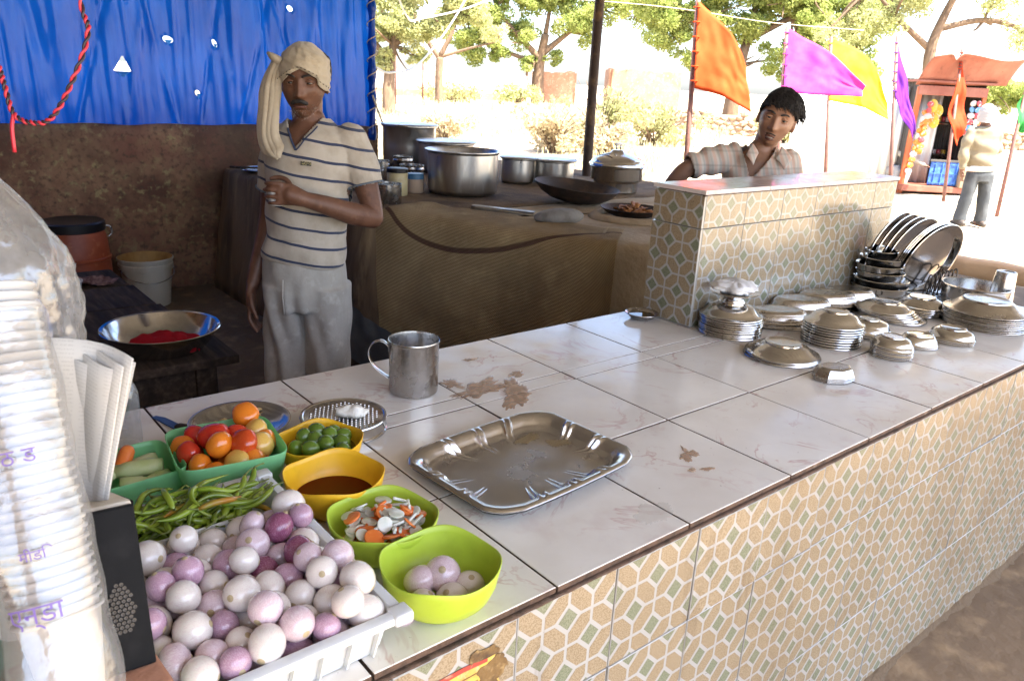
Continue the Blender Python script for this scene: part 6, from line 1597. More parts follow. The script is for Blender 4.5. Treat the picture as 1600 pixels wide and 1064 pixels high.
def check_shirt():
    m = bpy.data.materials.new('shirt_check'); m.use_nodes = True; nt = m.node_tree; p = principled(m)
    v = _coord(nt, 'Object'); sx = nt.nodes.new('ShaderNodeSeparateXYZ'); nt.links.new(v, sx.inputs[0])
    a = _math(nt, 'ADD', sx.outputs[0], _math(nt, 'MULTIPLY', sx.outputs[2], .22)); a = _math(nt, 'ADD', a, _math(nt, 'MULTIPLY', _noise(nt, v, 7, 2), .02))
    s1 = _range(nt, _math(nt, 'SINE', _math(nt, 'MULTIPLY', a, 190)), .1, .5); s2 = _range(nt, _math(nt, 'SINE', _math(nt, 'ADD', _math(nt, 'MULTIPLY', a, 190), 2.4)), .55, .8)
    s3 = _range(nt, _math(nt, 'SINE', _math(nt, 'MULTIPLY', sx.outputs[2], 110)), .86, .95)
    c = _mixcol(nt, _math(nt, 'MULTIPLY', s1, .6), (.60, .52, .43), (.60, .34, .24)); c = _mixcol(nt, _math(nt, 'MULTIPLY', s2, .4), c, (.32, .30, .28)); c = _mixcol(nt, _math(nt, 'MULTIPLY', s3, .35), c, (.28, .24, .2))
    nt.links.new(c, p.inputs['Base Color']); p.inputs['Roughness'].default_value = .9
    MATS['shirt_check'] = m
check_shirt()
mb = MB()
mb.tube([(-.002, .03, 1.295), (-.004, .026, 1.270), (-.006, .022, 1.245), (-.006, .02, 1.20), (0, .015, 1.12), (.006, .015, 1.0), (.010, .015, .86)], [(.058, .056), (.100, .074), (.138, .092), (.150, .106), (.146, .112), (.142, .112), (.142, .112)], 40, up=(0, 1, 0))
limb(mb, [(-.118, .022, 1.243), (-.200, -.008, 1.226), (-.280, -.034, 1.208)], [.062, .058, .050])
mb.tube([(-.255, -.026, 1.212), (-.268, -.030, 1.210), (-.288, -.036, 1.204)], [.053, .056, .054], 20)
limb(mb, [(.112, .03, 1.225), (.150, .03, 1.12), (.158, .02, 1.04)], [.062, .058, .054])
me = remesh(mb, .0045, 5, .5)
bm = bmesh.new(); bm.from_mesh(me)
VX, VZ = -.062, 1.165
bmesh.ops.delete(bm, geom=[f for f in bm.faces if (lambda c: (c.y < .03 and c.z > VZ and -(c.z - VZ) * .30 < c.x - VX < (c.z - VZ) * .85) or (c.z > 1.275 and math.hypot(c.x, c.y - .03) < .062) or (c.x < -.283 and (c - Vector((-.29, -.036, 1.204))).length < .045))(f.calc_center_median())], context='FACES')
for v in bm.verts:
    c = v.co; v.co = c + v.normal * (.006 * math.sin(c.x * 70 + c.z * 30 + 4 * nz(c.x * 6, c.z * 6)) * (.5 + nz(c.x * 5, c.z * 5)) + .007 * nz(c.x * 14, c.y * 14, c.z * 12))
bm.to_mesh(me); bm.free()
bsh = finish(me, 'shirt', 'shirt_check', boy); bsh.modifiers.new('t', 'SOLIDIFY').thickness = .003
# collar wings
for sg, pts in ((-1, [(-.058, -.030, 1.305), (-.090, -.075, 1.262), (-.064, -.098, 1.225), (-.038, -.060, 1.268)]), (1, [(.062, -.025, 1.300), (.098, -.065, 1.258), (.062, -.100, 1.212), (.030, -.072, 1.255)])):
    b = MB(); rows = []
    for i in range(8):
        u = i / 7; a = Vector(pts[0]).lerp(Vector(pts[1]), u); c = Vector(pts[3]).lerp(Vector(pts[2]), u); rows.append([a.lerp(c, k / 7) + Vector((0, -.008 * math.sin(PI * k / 7) - .004, .004 * math.sin(PI * u))) for k in range(8)])
    o = b.loft(rows, closed=False).build('collar', 'shirt_check', bsh); o.modifiers.new('t', 'SOLIDIFY').thickness = .003
mat('trouser_dark', (.06, .06, .07), .9)
mb = MB(); mb.tube([(.010, .014, .90), (.010, .014, .78), (.010, .014, .70)], [(.130, .106), (.142, .114), (.145, .11)], 32, up=(0, 1, 0))
for s_ in (-1, 1): mb.tube([(.01 + .075 * s_, .014, .78), (.01 + .078 * s_, .014, .45), (.01 + .08 * s_, .025, .09)], [(.078, .1), (.068, .085), (.06, .07)], 24, up=(0, 1, 0))
finish(remesh(mb, .008, 4, .5), 'trousers', 'trouser_dark', boy)
# ------------------------------------------------------------------ outside: flags
def flag(base, top, C, label, m, name='flag', r=.028, waves=3., amp=.05):
    """C: upper edge at the pole, mid, end; lower edge at the pole, mid, end"""
    base, top = Vector(base), Vector(top)
    th = thing(name, label, 'flag', base, 0, 'festival flags on poles along the road')
    MB().tube([base - base + Vector((0, 0, 0)), (top - base) * .5, top - base], [r, r * .92, r * .8], 12).build('pole', 'pole_paint', th)
    U = bezier([Vector(p) - base for p in C[:3]], 30); Lw = bezier([Vector(p) - base for p in C[3:]], 30)
    mb = MB(); rows = []; back = Vector((.64, .77, 0))
    for i in range(31):
        u = i / 30; row = []
        for k in range(19):
            v = k / 18; p = U[i].lerp(Lw[i], v)
            p = p + back * (amp * u ** .6 * math.sin(u * waves * 2.4 + v * 2.2 + nz(u * 2, v * 2, C[0][0])) + .02 * nz(u * 6, v * 6, C[0][0]) - .01) + Vector((0, 0, .02 * u * math.sin(v * 7 + u * 3)))
            row.append(p)
        rows.append(row)
    mb.loft(rows, closed=False); o = mb.build('cloth', m, th); o.modifiers.new('t', 'SOLIDIFY').thickness = .002
    n_ = 6
    for k in range(n_):
        p = (U[0].lerp(Lw[0], (k + .5) / n_)); MB().tube([p + Vector((.03 * math.cos(a), .03 * math.sin(a), 0)) for a in np.linspace(0, 2 * PI, 10)], .006, 5).build('tie', m, th)
    return th
clothmat('flag_orange', (.56, .085, .018), (.62, .11, .025), tr=.4); clothmat('flag_magenta', (.46, .045, .28), (.52, .08, .36), tr=.4); clothmat('flag_yellow', (.66, .42, .02), (.72, .50, .04), tr=.4); clothmat('flag_purple', (.13, .022, .27), (.17, .03, .33), tr=.35); clothmat('flag_red', (.50, .05, .015), (.58, .075, .02), tr=.4); clothmat('flag_green', (.04, .30, .06), (.06, .38, .09), tr=.4)
flag((6.03, 4.73, -.03), (6.24, 5.03, 2.40), [(6.221, 5.018, 2.295), (6.40, 4.80, 2.06), (6.477, 4.56, 1.733), (6.12, 4.86, 1.525), (6.27, 4.63, 1.455), (6.443, 4.424, 1.351)], 'large orange flag on the nearest pole, behind the boy', 'flag_orange', amp=.06)
flag((8.58, 5.36, -.03), (9.092, 5.91, 2.301), [(9.09, 5.908, 2.293), (9.40, 5.63, 2.09), (9.745, 5.085, 1.66), (8.897, 5.70, 1.547), (9.25, 5.44, 1.517), (9.66, 5.10, 1.549)], 'magenta pink flag blown sideways beyond the boy', 'flag_magenta', amp=.10)
flag((10.90, 6.02, -.03), (11.369, 6.631, 2.348), [(11.358, 6.632, 2.33), (11.72, 6.28, 2.13), (11.883, 5.807, 1.44), (11.183, 6.40, 1.465), (11.57, 6.05, 1.376), (11.837, 5.765, 1.252)], 'yellow flag right behind the magenta one', 'flag_yellow', amp=.10)
flag((11.10, 5.15, -.03), (11.592, 5.763, 2.366), [(11.581, 5.762, 2.34), (11.60, 5.50, 1.75), (11.573, 5.242, 1.12), (11.416, 5.55, 1.572), (11.449, 5.40, 1.28), (11.542, 5.224, 1.017)], 'purple flag hanging limp left of the kiosk', 'flag_purple', waves=5, amp=.05)
flag((13.73, 5.53, -.03), (14.393, 6.025, 2.369), [(14.379, 6.023, 2.338), (14.302, 5.789, 1.643), (14.217, 5.645, 1.144), (14.288, 5.95, 2.037), (14.03, 5.87, 1.329), (14.08, 5.637, .859)], 'red orange flag hanging limp in front of the kiosk', 'flag_red', waves=5, amp=.06)
flag((12.81, 4.38, -.03), (13.715, 4.718, 2.482), [(13.655, 4.691, 2.302), (13.53, 4.55, 1.677), (13.36, 4.476, 1.182), (13.49, 4.60, 1.853), (13.323, 4.63, 1.533), (13.26, 4.53, 1.132)], 'green flag at the right edge of the view', 'flag_green', waves=5, amp=.05)
# thin festoon string over the flags, cable loops by the tarpaulin
o = MB().tube(bezier([(4.8, 8.6, 2.42), (6.3, 5.9, 2.30), (9.2, 6.2, 2.36), (12.2, 6.6, 2.50)], 40), .004, 5).build('festoon_string', 'rope', None); tag(o, 'thin pale string strung above the flags', 'string')
mat('cable_white', (.60, .60, .58), .6)
o = MB().tube(bezier([(3.2, 5.55, 2.5), (4.2, 6.8, 2.05), (5.0, 7.7, 2.10), (6.5, 8.6, 2.45), (8, 9.4, 3.1)], 40), .009, 6).build('hanging_cable', 'cable_white', None); tag(o, 'upper pale cable looping past the tarpaulin edge', 'cable')
o = MB().tube(bezier([(3.15, 5.52, 1.55), (3.6, 6.05, 1.52), (4.3, 6.7, 1.62), (5.6, 8.0, 2.15), (6.6, 8.8, 2.9)], 40), .009, 6).build('hanging_cable', 'cable_white', None); tag(o, 'lower pale cable sagging beside the tarpaulin edge', 'cable')
# ------------------------------------------------------------------ kiosk
mat('kiosk_red', (.22, .070, .045), .6, layers=[((.27, .11, .075), 3, .45, .7), ((.14, .045, .028), 9, .58, .72)]); mat('kiosk_orange', (.36, .085, .025), .55, layers=[((.28, .055, .018), 5, .5, .7)])
mat('tin_grey', (.075, .07, .066), .55, .3, layers=[((.04, .036, .033), 4, .45, .7), ((.08, .045, .028), 9, .6, .72)]); mat('tin_white', (.66, .67, .66), .45, .2, layers=[((.55, .55, .52), 2, .5, .7)])
KO = Vector((14.12, 6.50, -.02)); KS = .78; KX = Vector((.764, -.645, 0)); KY = Vector((.645, .764, 0))
kang = math.atan2(KX.y, KX.x)
kiosk = thing('roadside_kiosk', 'small red painted roadside kiosk with corrugated tin back', 'kiosk', KO, kang); kiosk.scale = (KS, 1, 1.04)
def corr(w_, h_, n_, amp=.018, th=.004):
    b = MB(); N_ = n_ * 8; a0 = [(w_ * i / N_, amp * math.sin(2 * PI * i / 8), 0) for i in range(N_ + 1)]; a1 = [(x, y, h_) for x, y, z in a0]
    b.loft([a0, a1], closed=False); return b
corr(1.45, 1.75, 14).build('back_sheet', 'tin_grey', kiosk, loc=(.1, .85, .1))
corr(.85, 1.70, 8).build('side_sheet', 'tin_grey', kiosk, loc=(1.50, .02, .1), rot=(0, 0, R(90)))
corr(.85, 1.70, 8).build('side_sheet', 'tin_grey', kiosk, loc=(.10, .02, .1), rot=(0, 0, R(90)))
MB().box((.06, 0, .85), (.11, .05, 1.72)).build('door_post', 'kiosk_orange', kiosk, bevel=.01, smooth=False)
MB().box((1.48, 0, .85), (.09, .05, 1.72)).build('door_post', 'kiosk_orange', kiosk, bevel=.01, smooth=False)
MB().box((.77, -.01, 1.66), (1.50, .05, .15)).build('lintel', 'kiosk_red', kiosk, bevel=.01, smooth=False)
# tilted sheet-metal awning, bent at the left
mb = MB(); rows = []
for i in range(31):
    u = i / 30; row = []
    for k in range(9):
        v = k / 8
        row.append((-.06 + 1.95 * u + .05 * v, -.42 * v + .02 * math.sin(u * 9), 1.74 + .42 * (1 - (1 - v) ** 1.6) + .05 * math.sin(u * 6) * v - (.10 * math.exp(-((u - .24) / .03) ** 2) * v) + .05 * u))
    rows.append(row)
mb.loft(rows, closed=False); o = mb.build('awning', 'kiosk_red', kiosk); o.modifiers.new('t', 'SOLIDIFY').thickness = .012
MB().box((.8, .42, 1.80), (1.75, 1.0, .03)).build('roof_board', 'kiosk_red', kiosk, smooth=False)
MB().box((.80, .30, .10), (1.62, .95, .10)).build('floor_board', 'kiosk_red', kiosk, smooth=False, bevel=.01)
MB().box((.95, .70, .62), (1.0, .22, .03)).build('shelf', 'old_wood', kiosk, smooth=False); MB().box((.80, .76, 1.15), (1.3, .16, .03)).build('shelf', 'old_wood', kiosk, smooth=False)
mat('crate_blue', (.03, .10, .36), .45, layers=[((.08, .22, .58), 12, .5, .7)])
ck = thing('blue_tray', 'blue plastic tray propped at the kiosk front', 'tray', KO + KX * .62 * KS + KY * -.10 + Vector((0, 0, .15)), kang)
MB().box((.30, .02, .22), (.66, .03, .40)).build('board', 'crate_blue', ck, smooth=False, bevel=.01)
for k in range(5): MB().box((.05 + .125 * k, -.004, .22), (.012, .022, .38)).build('rib', 'crate_blue', ck, smooth=False)
for k in range(3): MB().box((.30, -.003, .06 + .16 * k), (.62, .02, .012)).build('rib', 'crate_blue', ck, smooth=False)
MB().box((.30, .01, .435), (.72, .06, .035)).build('rim', 'tin_grey', ck, smooth=False, bevel=.006)
o = MB().box((0, 0, .17), (.26, .22, .34)).build('cardboard_box', mat('cardboard', (.30, .22, .14), .85), None, loc=KO + KX * 1.38 * KS + KY * -.12 + Vector((0, 0, .155)), rot=(0, 0, kang), bevel=.006); tag(o, 'brown cardboard box beside the blue tray', 'box')
PC = [('packet_orange', (.75, .26, .03)), ('packet_yel', (.75, .50, .04)), ('packet_crim', (.55, .05, .06)), ('packet_sky', (.10, .30, .60)), ('packet_pale', (.68, .58, .55))]
for nme, col in PC: mat(nme, tuple(c * .62 for c in col), .35, layers=[((.50, .47, .43), 30, .58, .66)], rand=.15)
def packet_me(m, w_, h_): 
    b = MB().ball((0, 0, 0), (w_ / 2, .018, h_ / 2), 14, 10); b.v = [(x, y * (.6 + .8 * abs(nz(x * 30, z * 30))), z) for x, y, z in b.v]; return b.mesh('snack_packet', m)
PM = {(n_, s_): packet_me(n_, *s_) for n_, _ in PC for s_ in ((.13, .10), (.17, .22))}
rk = random.Random(21)
def hang(x, y, z, m, s_, lab, grp):
    o = link('snack_packet', PM[(m, s_)], None, KO + KX * x * KS + KY * y + Vector((0, 0, z)), (rk.uniform(-.2, .2), rk.uniform(-.2, .2), kang + rk.uniform(-.4, .4))); tag(o, lab, 'packet', grp)
for k in range(11): hang(.14 + .012 * k, -.04, .38 + .098 * k, 'packet_orange' if k % 3 else 'packet_pale', (.13, .10), 'small orange sachet in the strip along the kiosk post', 'sachet strip on the kiosk post')
for k in range(9): hang(.27 + .006 * k, -.06, .72 + .098 * k, rk.choice(['packet_crim', 'packet_pale', 'packet_orange']), (.13, .10), 'red and white sachet in the inner kiosk strip', 'inner sachet strip in the kiosk')
for k, (x, z, m) in enumerate(((.40, 1.48, 'packet_yel'), (.52, 1.40, 'packet_yel'), (.36, 1.28, 'packet_orange'), (.48, 1.22, 'packet_yel'))): hang(x, -.03, z, m, (.17, .22), ['yellow snack packet highest at the kiosk mouth', 'yellow snack packet right of the highest one', 'orange snack packet low at the kiosk mouth', 'lowest yellow snack packet at the kiosk mouth'][k], 'snack packets at the kiosk mouth')
for k, (x, z) in enumerate(((.92, 1.40), (.97, 1.28))): hang(x, -.02, z, 'packet_sky', (.17, .22), ['upper blue snack packet beside the red flag', 'lower blue snack packet beside the red flag'][k], 'blue packets in the kiosk')
for k in range(22): hang(1.24 + .13 * (k % 2) + .01 * rk.random(), -.05, .55 + .10 * (k // 2), rk.choice(['packet_pale', 'packet_crim', 'packet_pale', 'packet_sky']), (.13, .10), 'pale sachet in the double strip at the right kiosk post', 'sachet strips on the right kiosk post')
JARM = [MB().lathe([(.0004, 0), (.038, 0), (.04, .005), (.04, .10), (.034, .115), (.034, .135), (.0004, .137)], 16).mesh('sweet_jar', m) for m in ('packet_orange', 'packet_yel', 'packet_crim', 'packet_pale')]
for k in range(12): 
    o = link('sweet_jar', JARM[k % 4], None, KO + KX * (.24 + .095 * k) * KS + KY * .76 + Vector((0, 0, 1.166))); tag(o, 'coloured sweet jar on the upper kiosk shelf', 'jar', 'sweet jars on the upper kiosk shelf')
for k in range(8):
    o = link('sweet_jar', JARM[(k * 3) % 4], None, KO + KX * (.52 + .11 * k) * KS + KY * .68 + Vector((0, 0, .636)), (0, 0, 0), (1.1, 1.1, .7)); tag(o, 'coloured sweet jar on the lower kiosk shelf', 'jar', 'sweet jars on the lower kiosk shelf')
# white corrugated fence panel left of the kiosk
o = corr(2.55, 1.75, 17, .022).build('corrugated_panel', 'tin_white', None, loc=(12.9, 8.0, 0), rot=(0, 0, kang)); tag(o, 'white corrugated tin panel left of the kiosk', 'panel'); o.modifiers.new('t', 'SOLIDIFY').thickness = .004
def ruffle(me, fn):
    co = [v.co.copy() for v in me.vertices]; nr = [v.normal.copy() for v in me.vertices]
    me.vertices.foreach_set('co', [x for c, n_ in zip(co, nr) for x in (c + n_ * fn(c))])
# ------------------------------------------------------------------ customer seen from behind
mat('khaki', (.20, .17, .115), .9, layers=[((.16, .13, .085), 8, .45, .7)]); mat('jeans', (.045, .052, .06), .9, layers=[((.07, .077, .085), 7, .5, .7)]); mat('scarf_white', (.36, .34, .33), .9, layers=[((.35, .22, .24), 22, .58, .68)]); mat('hem_white', (.68, .67, .65), .9); mat('shoe', (.05, .04, .035), .6)
cu = thing('person', 'customer in khaki jacket and grey jeans seen from behind at the kiosk', 'person', (11.12, 4.03, .01), math.atan2(-.6301, .7765)); cu.scale = (1.03,) * 3
mb = MB(); head_shape(mb, Matrix.Translation((-.17, .0, 1.345)) @ Matrix.Rotation(R(180), 4, 'Z'), .070, .09, .112, seg=32, rings=28)
limb(mb, [(-.165, 0, 1.28), (-.155, 0, 1.17)], [.052, .06]); mb.tube([(-.155, 0, 1.20), (-.145, 0, 1.12), (-.11, 0, .9), (-.09, 0, .72)], [(.08, .06), (.16, .09), (.14, .09), (.14, .1)], 20, up=(0, 1, 0), ends='round')
limb(mb, [(-.315, 0, 1.13), (-.350, -.02, .90), (-.335, -.03, .70)], [.05, .045, .03]); mb.tube([(-.335, -.03, .70), (-.328, -.035, .65), (-.32, -.035, .61)], [(.022, .032), (.018, .036), (.014, .03)], 12, ends='round')
for k in range(4): finger(mb, [(-.325, -.06 + .018 * k, .625), (-.318, -.062 + .018 * k, .585), (-.31, -.06 + .018 * k, .555)], .009)
finger(mb, [(-.33, -.07, .665), (-.328, -.085, .635), (-.322, -.085, .61)], .0095)
limb(mb, [(.005, 0, 1.14), (.065, .02, .93), (.02, .16, .90)], [.05, .045, .03]); mb.ball((.01, .2, .90), (.04, .05, .03))
for s_, x0, x1 in ((-1, -.17, -.20), (1, -.01, .05)): limb(mb, [(x0, 0, .72), ((x0 + x1) / 2, -.005, .42), (x1, .01, .08)], [.08, .055, .035]); mb.tube([(x1, -.06, .045), (x1, .05, .05), (x1, .14, .03)], [(.035, .04), (.045, .045), (.035, .025)], 12, ends='round')
finish(remesh(mb, .007, 2), 'body', 'skin_dark', cu)
mb = MB(); mb.tube([(-.158, 0, 1.215), (-.155, 0, 1.17), (-.15, 0, 1.10), (-.13, 0, .95), (-.105, 0, .80), (-.098, 0, .745)], [(.085, .07), (.165, .095), (.195, .115), (.185, .12), (.172, .12), (.168, .118)], 32, up=(0, 1, 0))
limb(mb, [(-.312, 0, 1.125), (-.350, -.02, .92), (-.338, -.03, .74)], [.066, .060, .050]); limb(mb, [(.0, 0, 1.125), (.065, .02, .94), (.04, .12, .905)], [.066, .062, .055])
me = remesh(mb, .009, 4)
ruffle(me, lambda c: .010 * nz(c.x * 9, c.y * 9, c.z * 9) + .008 * math.sin(c.z * 34 + 6 * c.x))
finish(me, 'jacket', 'khaki', cu)
MB().tube([(-.098, 0, .765), (-.095, 0, .735), (-.092, 0, .690)], [(.160, .112), (.166, .118), (.168, .12)], 28, up=(0, 1, 0)).build('shirt_hem', 'hem_white', cu)
mb = MB(); mb.tube([(-.092, 0, .72), (-.085, 0, .64), (-.082, 0, .56)], [(.148, .105), (.155, .115), (.15, .11)], 28, up=(0, 1, 0))
for s_, x0, x1 in ((-1, -.165, -.205), (1, -.005, .055)): mb.tube([(x0, 0, .66), ((x0 + x1) / 2, .0, .40), (x1, .01, .15), (x1, .01, .065)], [(.082, .1), (.074, .08), (.07, .075), (.074, .08)], 24, up=(0, 1, 0))
me = remesh(mb, .009, 4)
ruffle(me, lambda c: .008 * nz(c.x * 10, c.y * 10, c.z * 8))
finish(me, 'jeans', 'jeans', cu)
for x1 in (-.205, .055): MB().tube([(x1, -.085, .04), (x1, -.02, .055), (x1, .09, .04), (x1, .16, .026)], [(.036, .035), (.046, .05), (.048, .036), (.036, .022)], 14, up=(0, 0, 1), ends='round').build('shoe', 'shoe', cu)
mb = MB(); rings = []
for i in range(20):
    t = i / 19; z = lerp(-.085, .135, math.sin(t * PI / 2)); s_ = math.sqrt(max(0, 1 - (max(0, z) / .136) ** 2.3)); rings.append([(-.17 + .092 * s_ * math.cos(2 * PI * k / 40) * (1 + .06 * math.sin(z * 160 + k * .3)), .108 * s_ * math.sin(2 * PI * k / 40) * (1 + .06 * math.sin(z * 160 + k * .3)), 1.345 + z) for k in range(40)])
mb.loft(rings, False, True); mb.build('headscarf', 'scarf_white', cu)
# seated kiosk keeper, mostly hidden behind the post
kp = thing('person', 'seated kiosk keeper in grey, only arm and knee showing', 'person', KO + KX * .02 + KY * .42 + Vector((0, 0, .15)), kang)
mb = MB(); head_shape(mb, Matrix.Translation((-.10, .06, .78)) @ Matrix.Rotation(R(40), 4, 'Z'), .07, .09, .112, seg=32, rings=28); limb(mb, [(-.10, .07, .70), (-.11, .09, .60)], [.05, .055])
mb.tube([(-.11, .10, .62), (-.11, .12, .50), (-.08, .16, .25), (-.05, .18, .10)], [(.10, .07), (.16, .1), (.14, .1), (.15, .11)], 20, up=(0, 1, 0), ends='round'); limb(mb, [(.03, .06, .55), (.12, -.12, .46), (.20, -.22, .42)], [.045, .04, .036]); limb(mb, [(.20, -.22, .42), (.34, -.26, .36), (.46, -.28, .32)], [.036, .03, .024])
mb.tube([(.46, -.28, .32), (.50, -.285, .31), (.54, -.29, .29)], [(.03, .016), (.034, .016), (.028, .012)], 12, ends='round')
for k in range(4): finger(mb, [(.53, -.315 + .017 * k, .295), (.565, -.318 + .017 * k, .285), (.59, -.32 + .017 * k, .265)], .0085)
finger(mb, [(.49, -.32, .315), (.515, -.335, .30), (.54, -.335, .285)], .009)
for s_ in (-1, 1): limb(mb, [(-.05 + .07 * s_, .10, .10), (.10 + .07 * s_, -.18, .22), (.06 + .07 * s_, -.25, -.02), (.04 + .07 * s_, -.26, -.10)], [.08, .06, .045, .035]); mb.tube([(.04 + .07 * s_, -.24, -.11), (.06 + .07 * s_, -.36, -.12)], [(.04, .035), (.03, .02)], 12, ends='round')
finish(remesh(mb, .008, 2), 'body', 'skin_dark', kp)
mat('grey_shirt', (.36, .34, .30), .9); mat('grey_trouser', (.30, .295, .29), .9)
mb = MB(); mb.tube([(-.11, .10, .63), (-.11, .12, .50), (-.08, .16, .25), (-.05, .18, .12)], [(.10, .08), (.175, .115), (.16, .115), (.165, .12)], 24, up=(0, 1, 0)); limb(mb, [(.03, .06, .55), (.12, -.12, .46), (.20, -.22, .42), (.42, -.275, .335)], [.062, .055, .05, .04])
finish(remesh(mb, .010, 4), 'shirt', 'grey_shirt', kp)
mb = MB()
for s_ in (-1, 1): limb(mb, [(-.05 + .07 * s_, .12, .10), (.10 + .07 * s_, -.18, .22), (.06 + .07 * s_, -.25, .02)], [.10, .085, .075])
finish(remesh(mb, .010, 4), 'trousers', 'grey_trouser', kp)
# ------------------------------------------------------------------ trees and bushes
def quads(name, V, m, parent):
    """fast mesh of loose quads"""
    me = bpy.data.meshes.new(name); n = len(V)
    me.vertices.add(n); me.vertices.foreach_set('co', np.asarray(V, np.float32).ravel())
    me.loops.add(n); me.loops.foreach_set('vertex_index', np.arange(n, dtype=np.int32))
    me.polygons.add(n // 4); me.polygons.foreach_set('loop_start', np.arange(0, n, 4, dtype=np.int32)); me.polygons.foreach_set('loop_total', np.full(n // 4, 4, np.int32))
    me.materials.append(MATS[m]); me.update(calc_edges=True)
    return link(name, me, parent)
def leaves(cl, n, size, rng):
    """leaf quads scattered through clumps (centre, radius)"""
    cen = np.array([c[0] for c in cl], float); rr = np.array([c[1] for c in cl], float)
    w_ = rr ** 2; idx = rng.choice(len(cl), n, p=w_ / w_.sum())
    def unit(): d = rng.normal(size=(n, 3)); return d / np.linalg.norm(d, axis=1)[:, None]
    p = cen[idx] + unit() * (rr[idx] * (.35 + .65 * rng.random(n) ** .5))[:, None] * np.array([1, 1, .75])
    a = unit(); b = np.cross(a, unit()); b /= np.linalg.norm(b, axis=1)[:, None]; s_ = (size * rng.uniform(.6, 1.3, n))[:, None]
    V = np.stack([p - a * s_, p + b * s_ * .5, p + a * s_, p - b * s_ * .5], 1).reshape(-1, 3)
    return V
def tree(loc, h, trunk_r, limbs, clumps, n, size, leaf, label, seed, cat='tree', name='tree', group='trees beyond the stall'):
    rng = np.random.default_rng(seed); t = thing(name, label, cat, loc, 0, group)
    b = MB()
    for pts, r0, r1 in limbs: P_ = bezier(pts, 14); b.tube(P_, list(np.linspace(r0, r1, 15)), 9)
    tips = [pts[-1] for pts, _, r1 in limbs]
    for c, r in clumps:                                   # thin branches into the clumps
        s_ = min((Vector(p) for pts, _, _ in limbs for p in pts[1:]), key=lambda p: (p - Vector(c)).length)
        for k in range(3):
            e = Vector(c) + Vector(rng.normal(size=3)) * r * .5; b.tube(bezier([s_, s_.lerp(e, .5) + Vector(rng.normal(size=3)) * .15 * r, e], 8), list(np.linspace(trunk_r * .22, trunk_r * .05, 9)), 6)
    b.build('trunk', 'bark', t)
    # break each clump into sprays so that gaps stay open
    sp = []
    for c, r in clumps:
        for k in range(max(7, int(13 * r))):
            d = rng.normal(size=3); d /= np.linalg.norm(d); sp.append((np.array(c) + d * r * rng.uniform(.35, .95) * np.array([1, 1, .8]), r * rng.uniform(.22, .50)))
    quads('crown', leaves(sp, int(n * 4.5), size * .55, rng), leaf, t)
    return t
tree((16.75, 28.3, 0), 6, .28, [([(0, 0, -.1), (.05, .1, 1.2), (.3, .2, 2.6), (.9, .0, 5.0)], .30, .10), ([(.2, .15, 1.9), (-.6, .6, 3.0), (-1.2, 1.0, 4.2)], .14, .06), ([(.3, .2, 2.6), (1.6, -.8, 3.6), (2.3, -1.2, 4.4)], .13, .05)],
     [((-.9, .6, 3.0), 1.0), ((.2, .2, 3.4), 1.2), ((1.3, -.7, 3.5), 1.1), ((2.3, -1.5, 4.0), 1.0), ((.5, .2, 5.0), 1.4), ((-1.3, 1.0, 4.6), 1.2), ((1.8, -1, 5.4), 1.3), ((-.3, .4, 2.2), .7), ((1.0, -.4, 2.3), .6)], 9000, .13, 'leaf_pale', 'pale leafy tree just right of the blue tarpaulin edge', 1)
tree((27.2, 40.2, 0), 7, .25, [([(0, 0, -.1), (.0, .1, 1.6), (.05, .1, 2.6)], .26, .2), ([(.05, .1, 2.5), (-.8, .8, 4.0), (-1.6, 1.5, 6.2)], .16, .05), ([(.05, .1, 2.6), (.6, -.5, 4.4), (.8, -.6, 6.8)], .16, .05), ([(.05, .1, 2.6), (1.4, -1.2, 3.2), (2.6, -2.0, 3.6)], .1, .04), ([(-.5, .5, 3.5), (-1.8, 1.6, 4.0), (-2.6, 2.1, 4.8)], .08, .03)],
     [((-1.6, 1.5, 5.6), 1.2), ((.8, -.6, 6.0), 1.2), ((2.4, -1.9, 4.2), 1.0), ((-2.4, 2, 4.6), .9), ((.2, .2, 4.8), .8)], 1700, .13, 'leaf_pale', 'sparse thin tree between the two leafy ones', 2)
tree((42.0, 48.4, 0), 9, .4, [([(0, 0, -.1), (.0, .1, 1.6), (.1, .1, 3.0), (.3, -.1, 5.0)], .50, .30), ([(.1, .1, 3.2), (-1.2, 1.0, 4.6), (-2.6, 2.2, 6.4)], .28, .1), ([(.2, .0, 3.6), (1.6, -1.3, 5.2), (3.4, -2.8, 7.0)], .26, .1), ([(.3, -.1, 5), (.5, -.2, 7), (.6, 0, 9)], .2, .08), ([(.1, .1, 2.8), (-2.0, 1.8, 3.6), (-4.0, 3.4, 4.4)], .2, .08)],
     [((-4.2, 3.5, 4.0), 1.7), ((-3.0, 2.5, 5.8), 2.0), ((-4.6, 3.8, 6.4), 1.6), ((-1.2, 1, 5.0), 1.5), ((0, 0, 7.4), 2.0), ((2.0, -1.6, 6.4), 1.8), ((3.8, -3, 7.6), 1.9), ((5.6, -4.4, 7.2), 1.6), ((-2, 1.8, 8.0), 2.0), ((1.5, -1, 9), 2.0), ((-.4, .4, 2.9), 1.1), ((.9, -.6, 3.2), .9), ((-2.6, 2.2, 3.6), 1.2), ((6.8, -5.4, 8.4), 1.4), ((2.6, -2.2, 5.0), 1.0)], 15000, .20, 'leaf_green', 'large spreading green tree in the open field', 3)
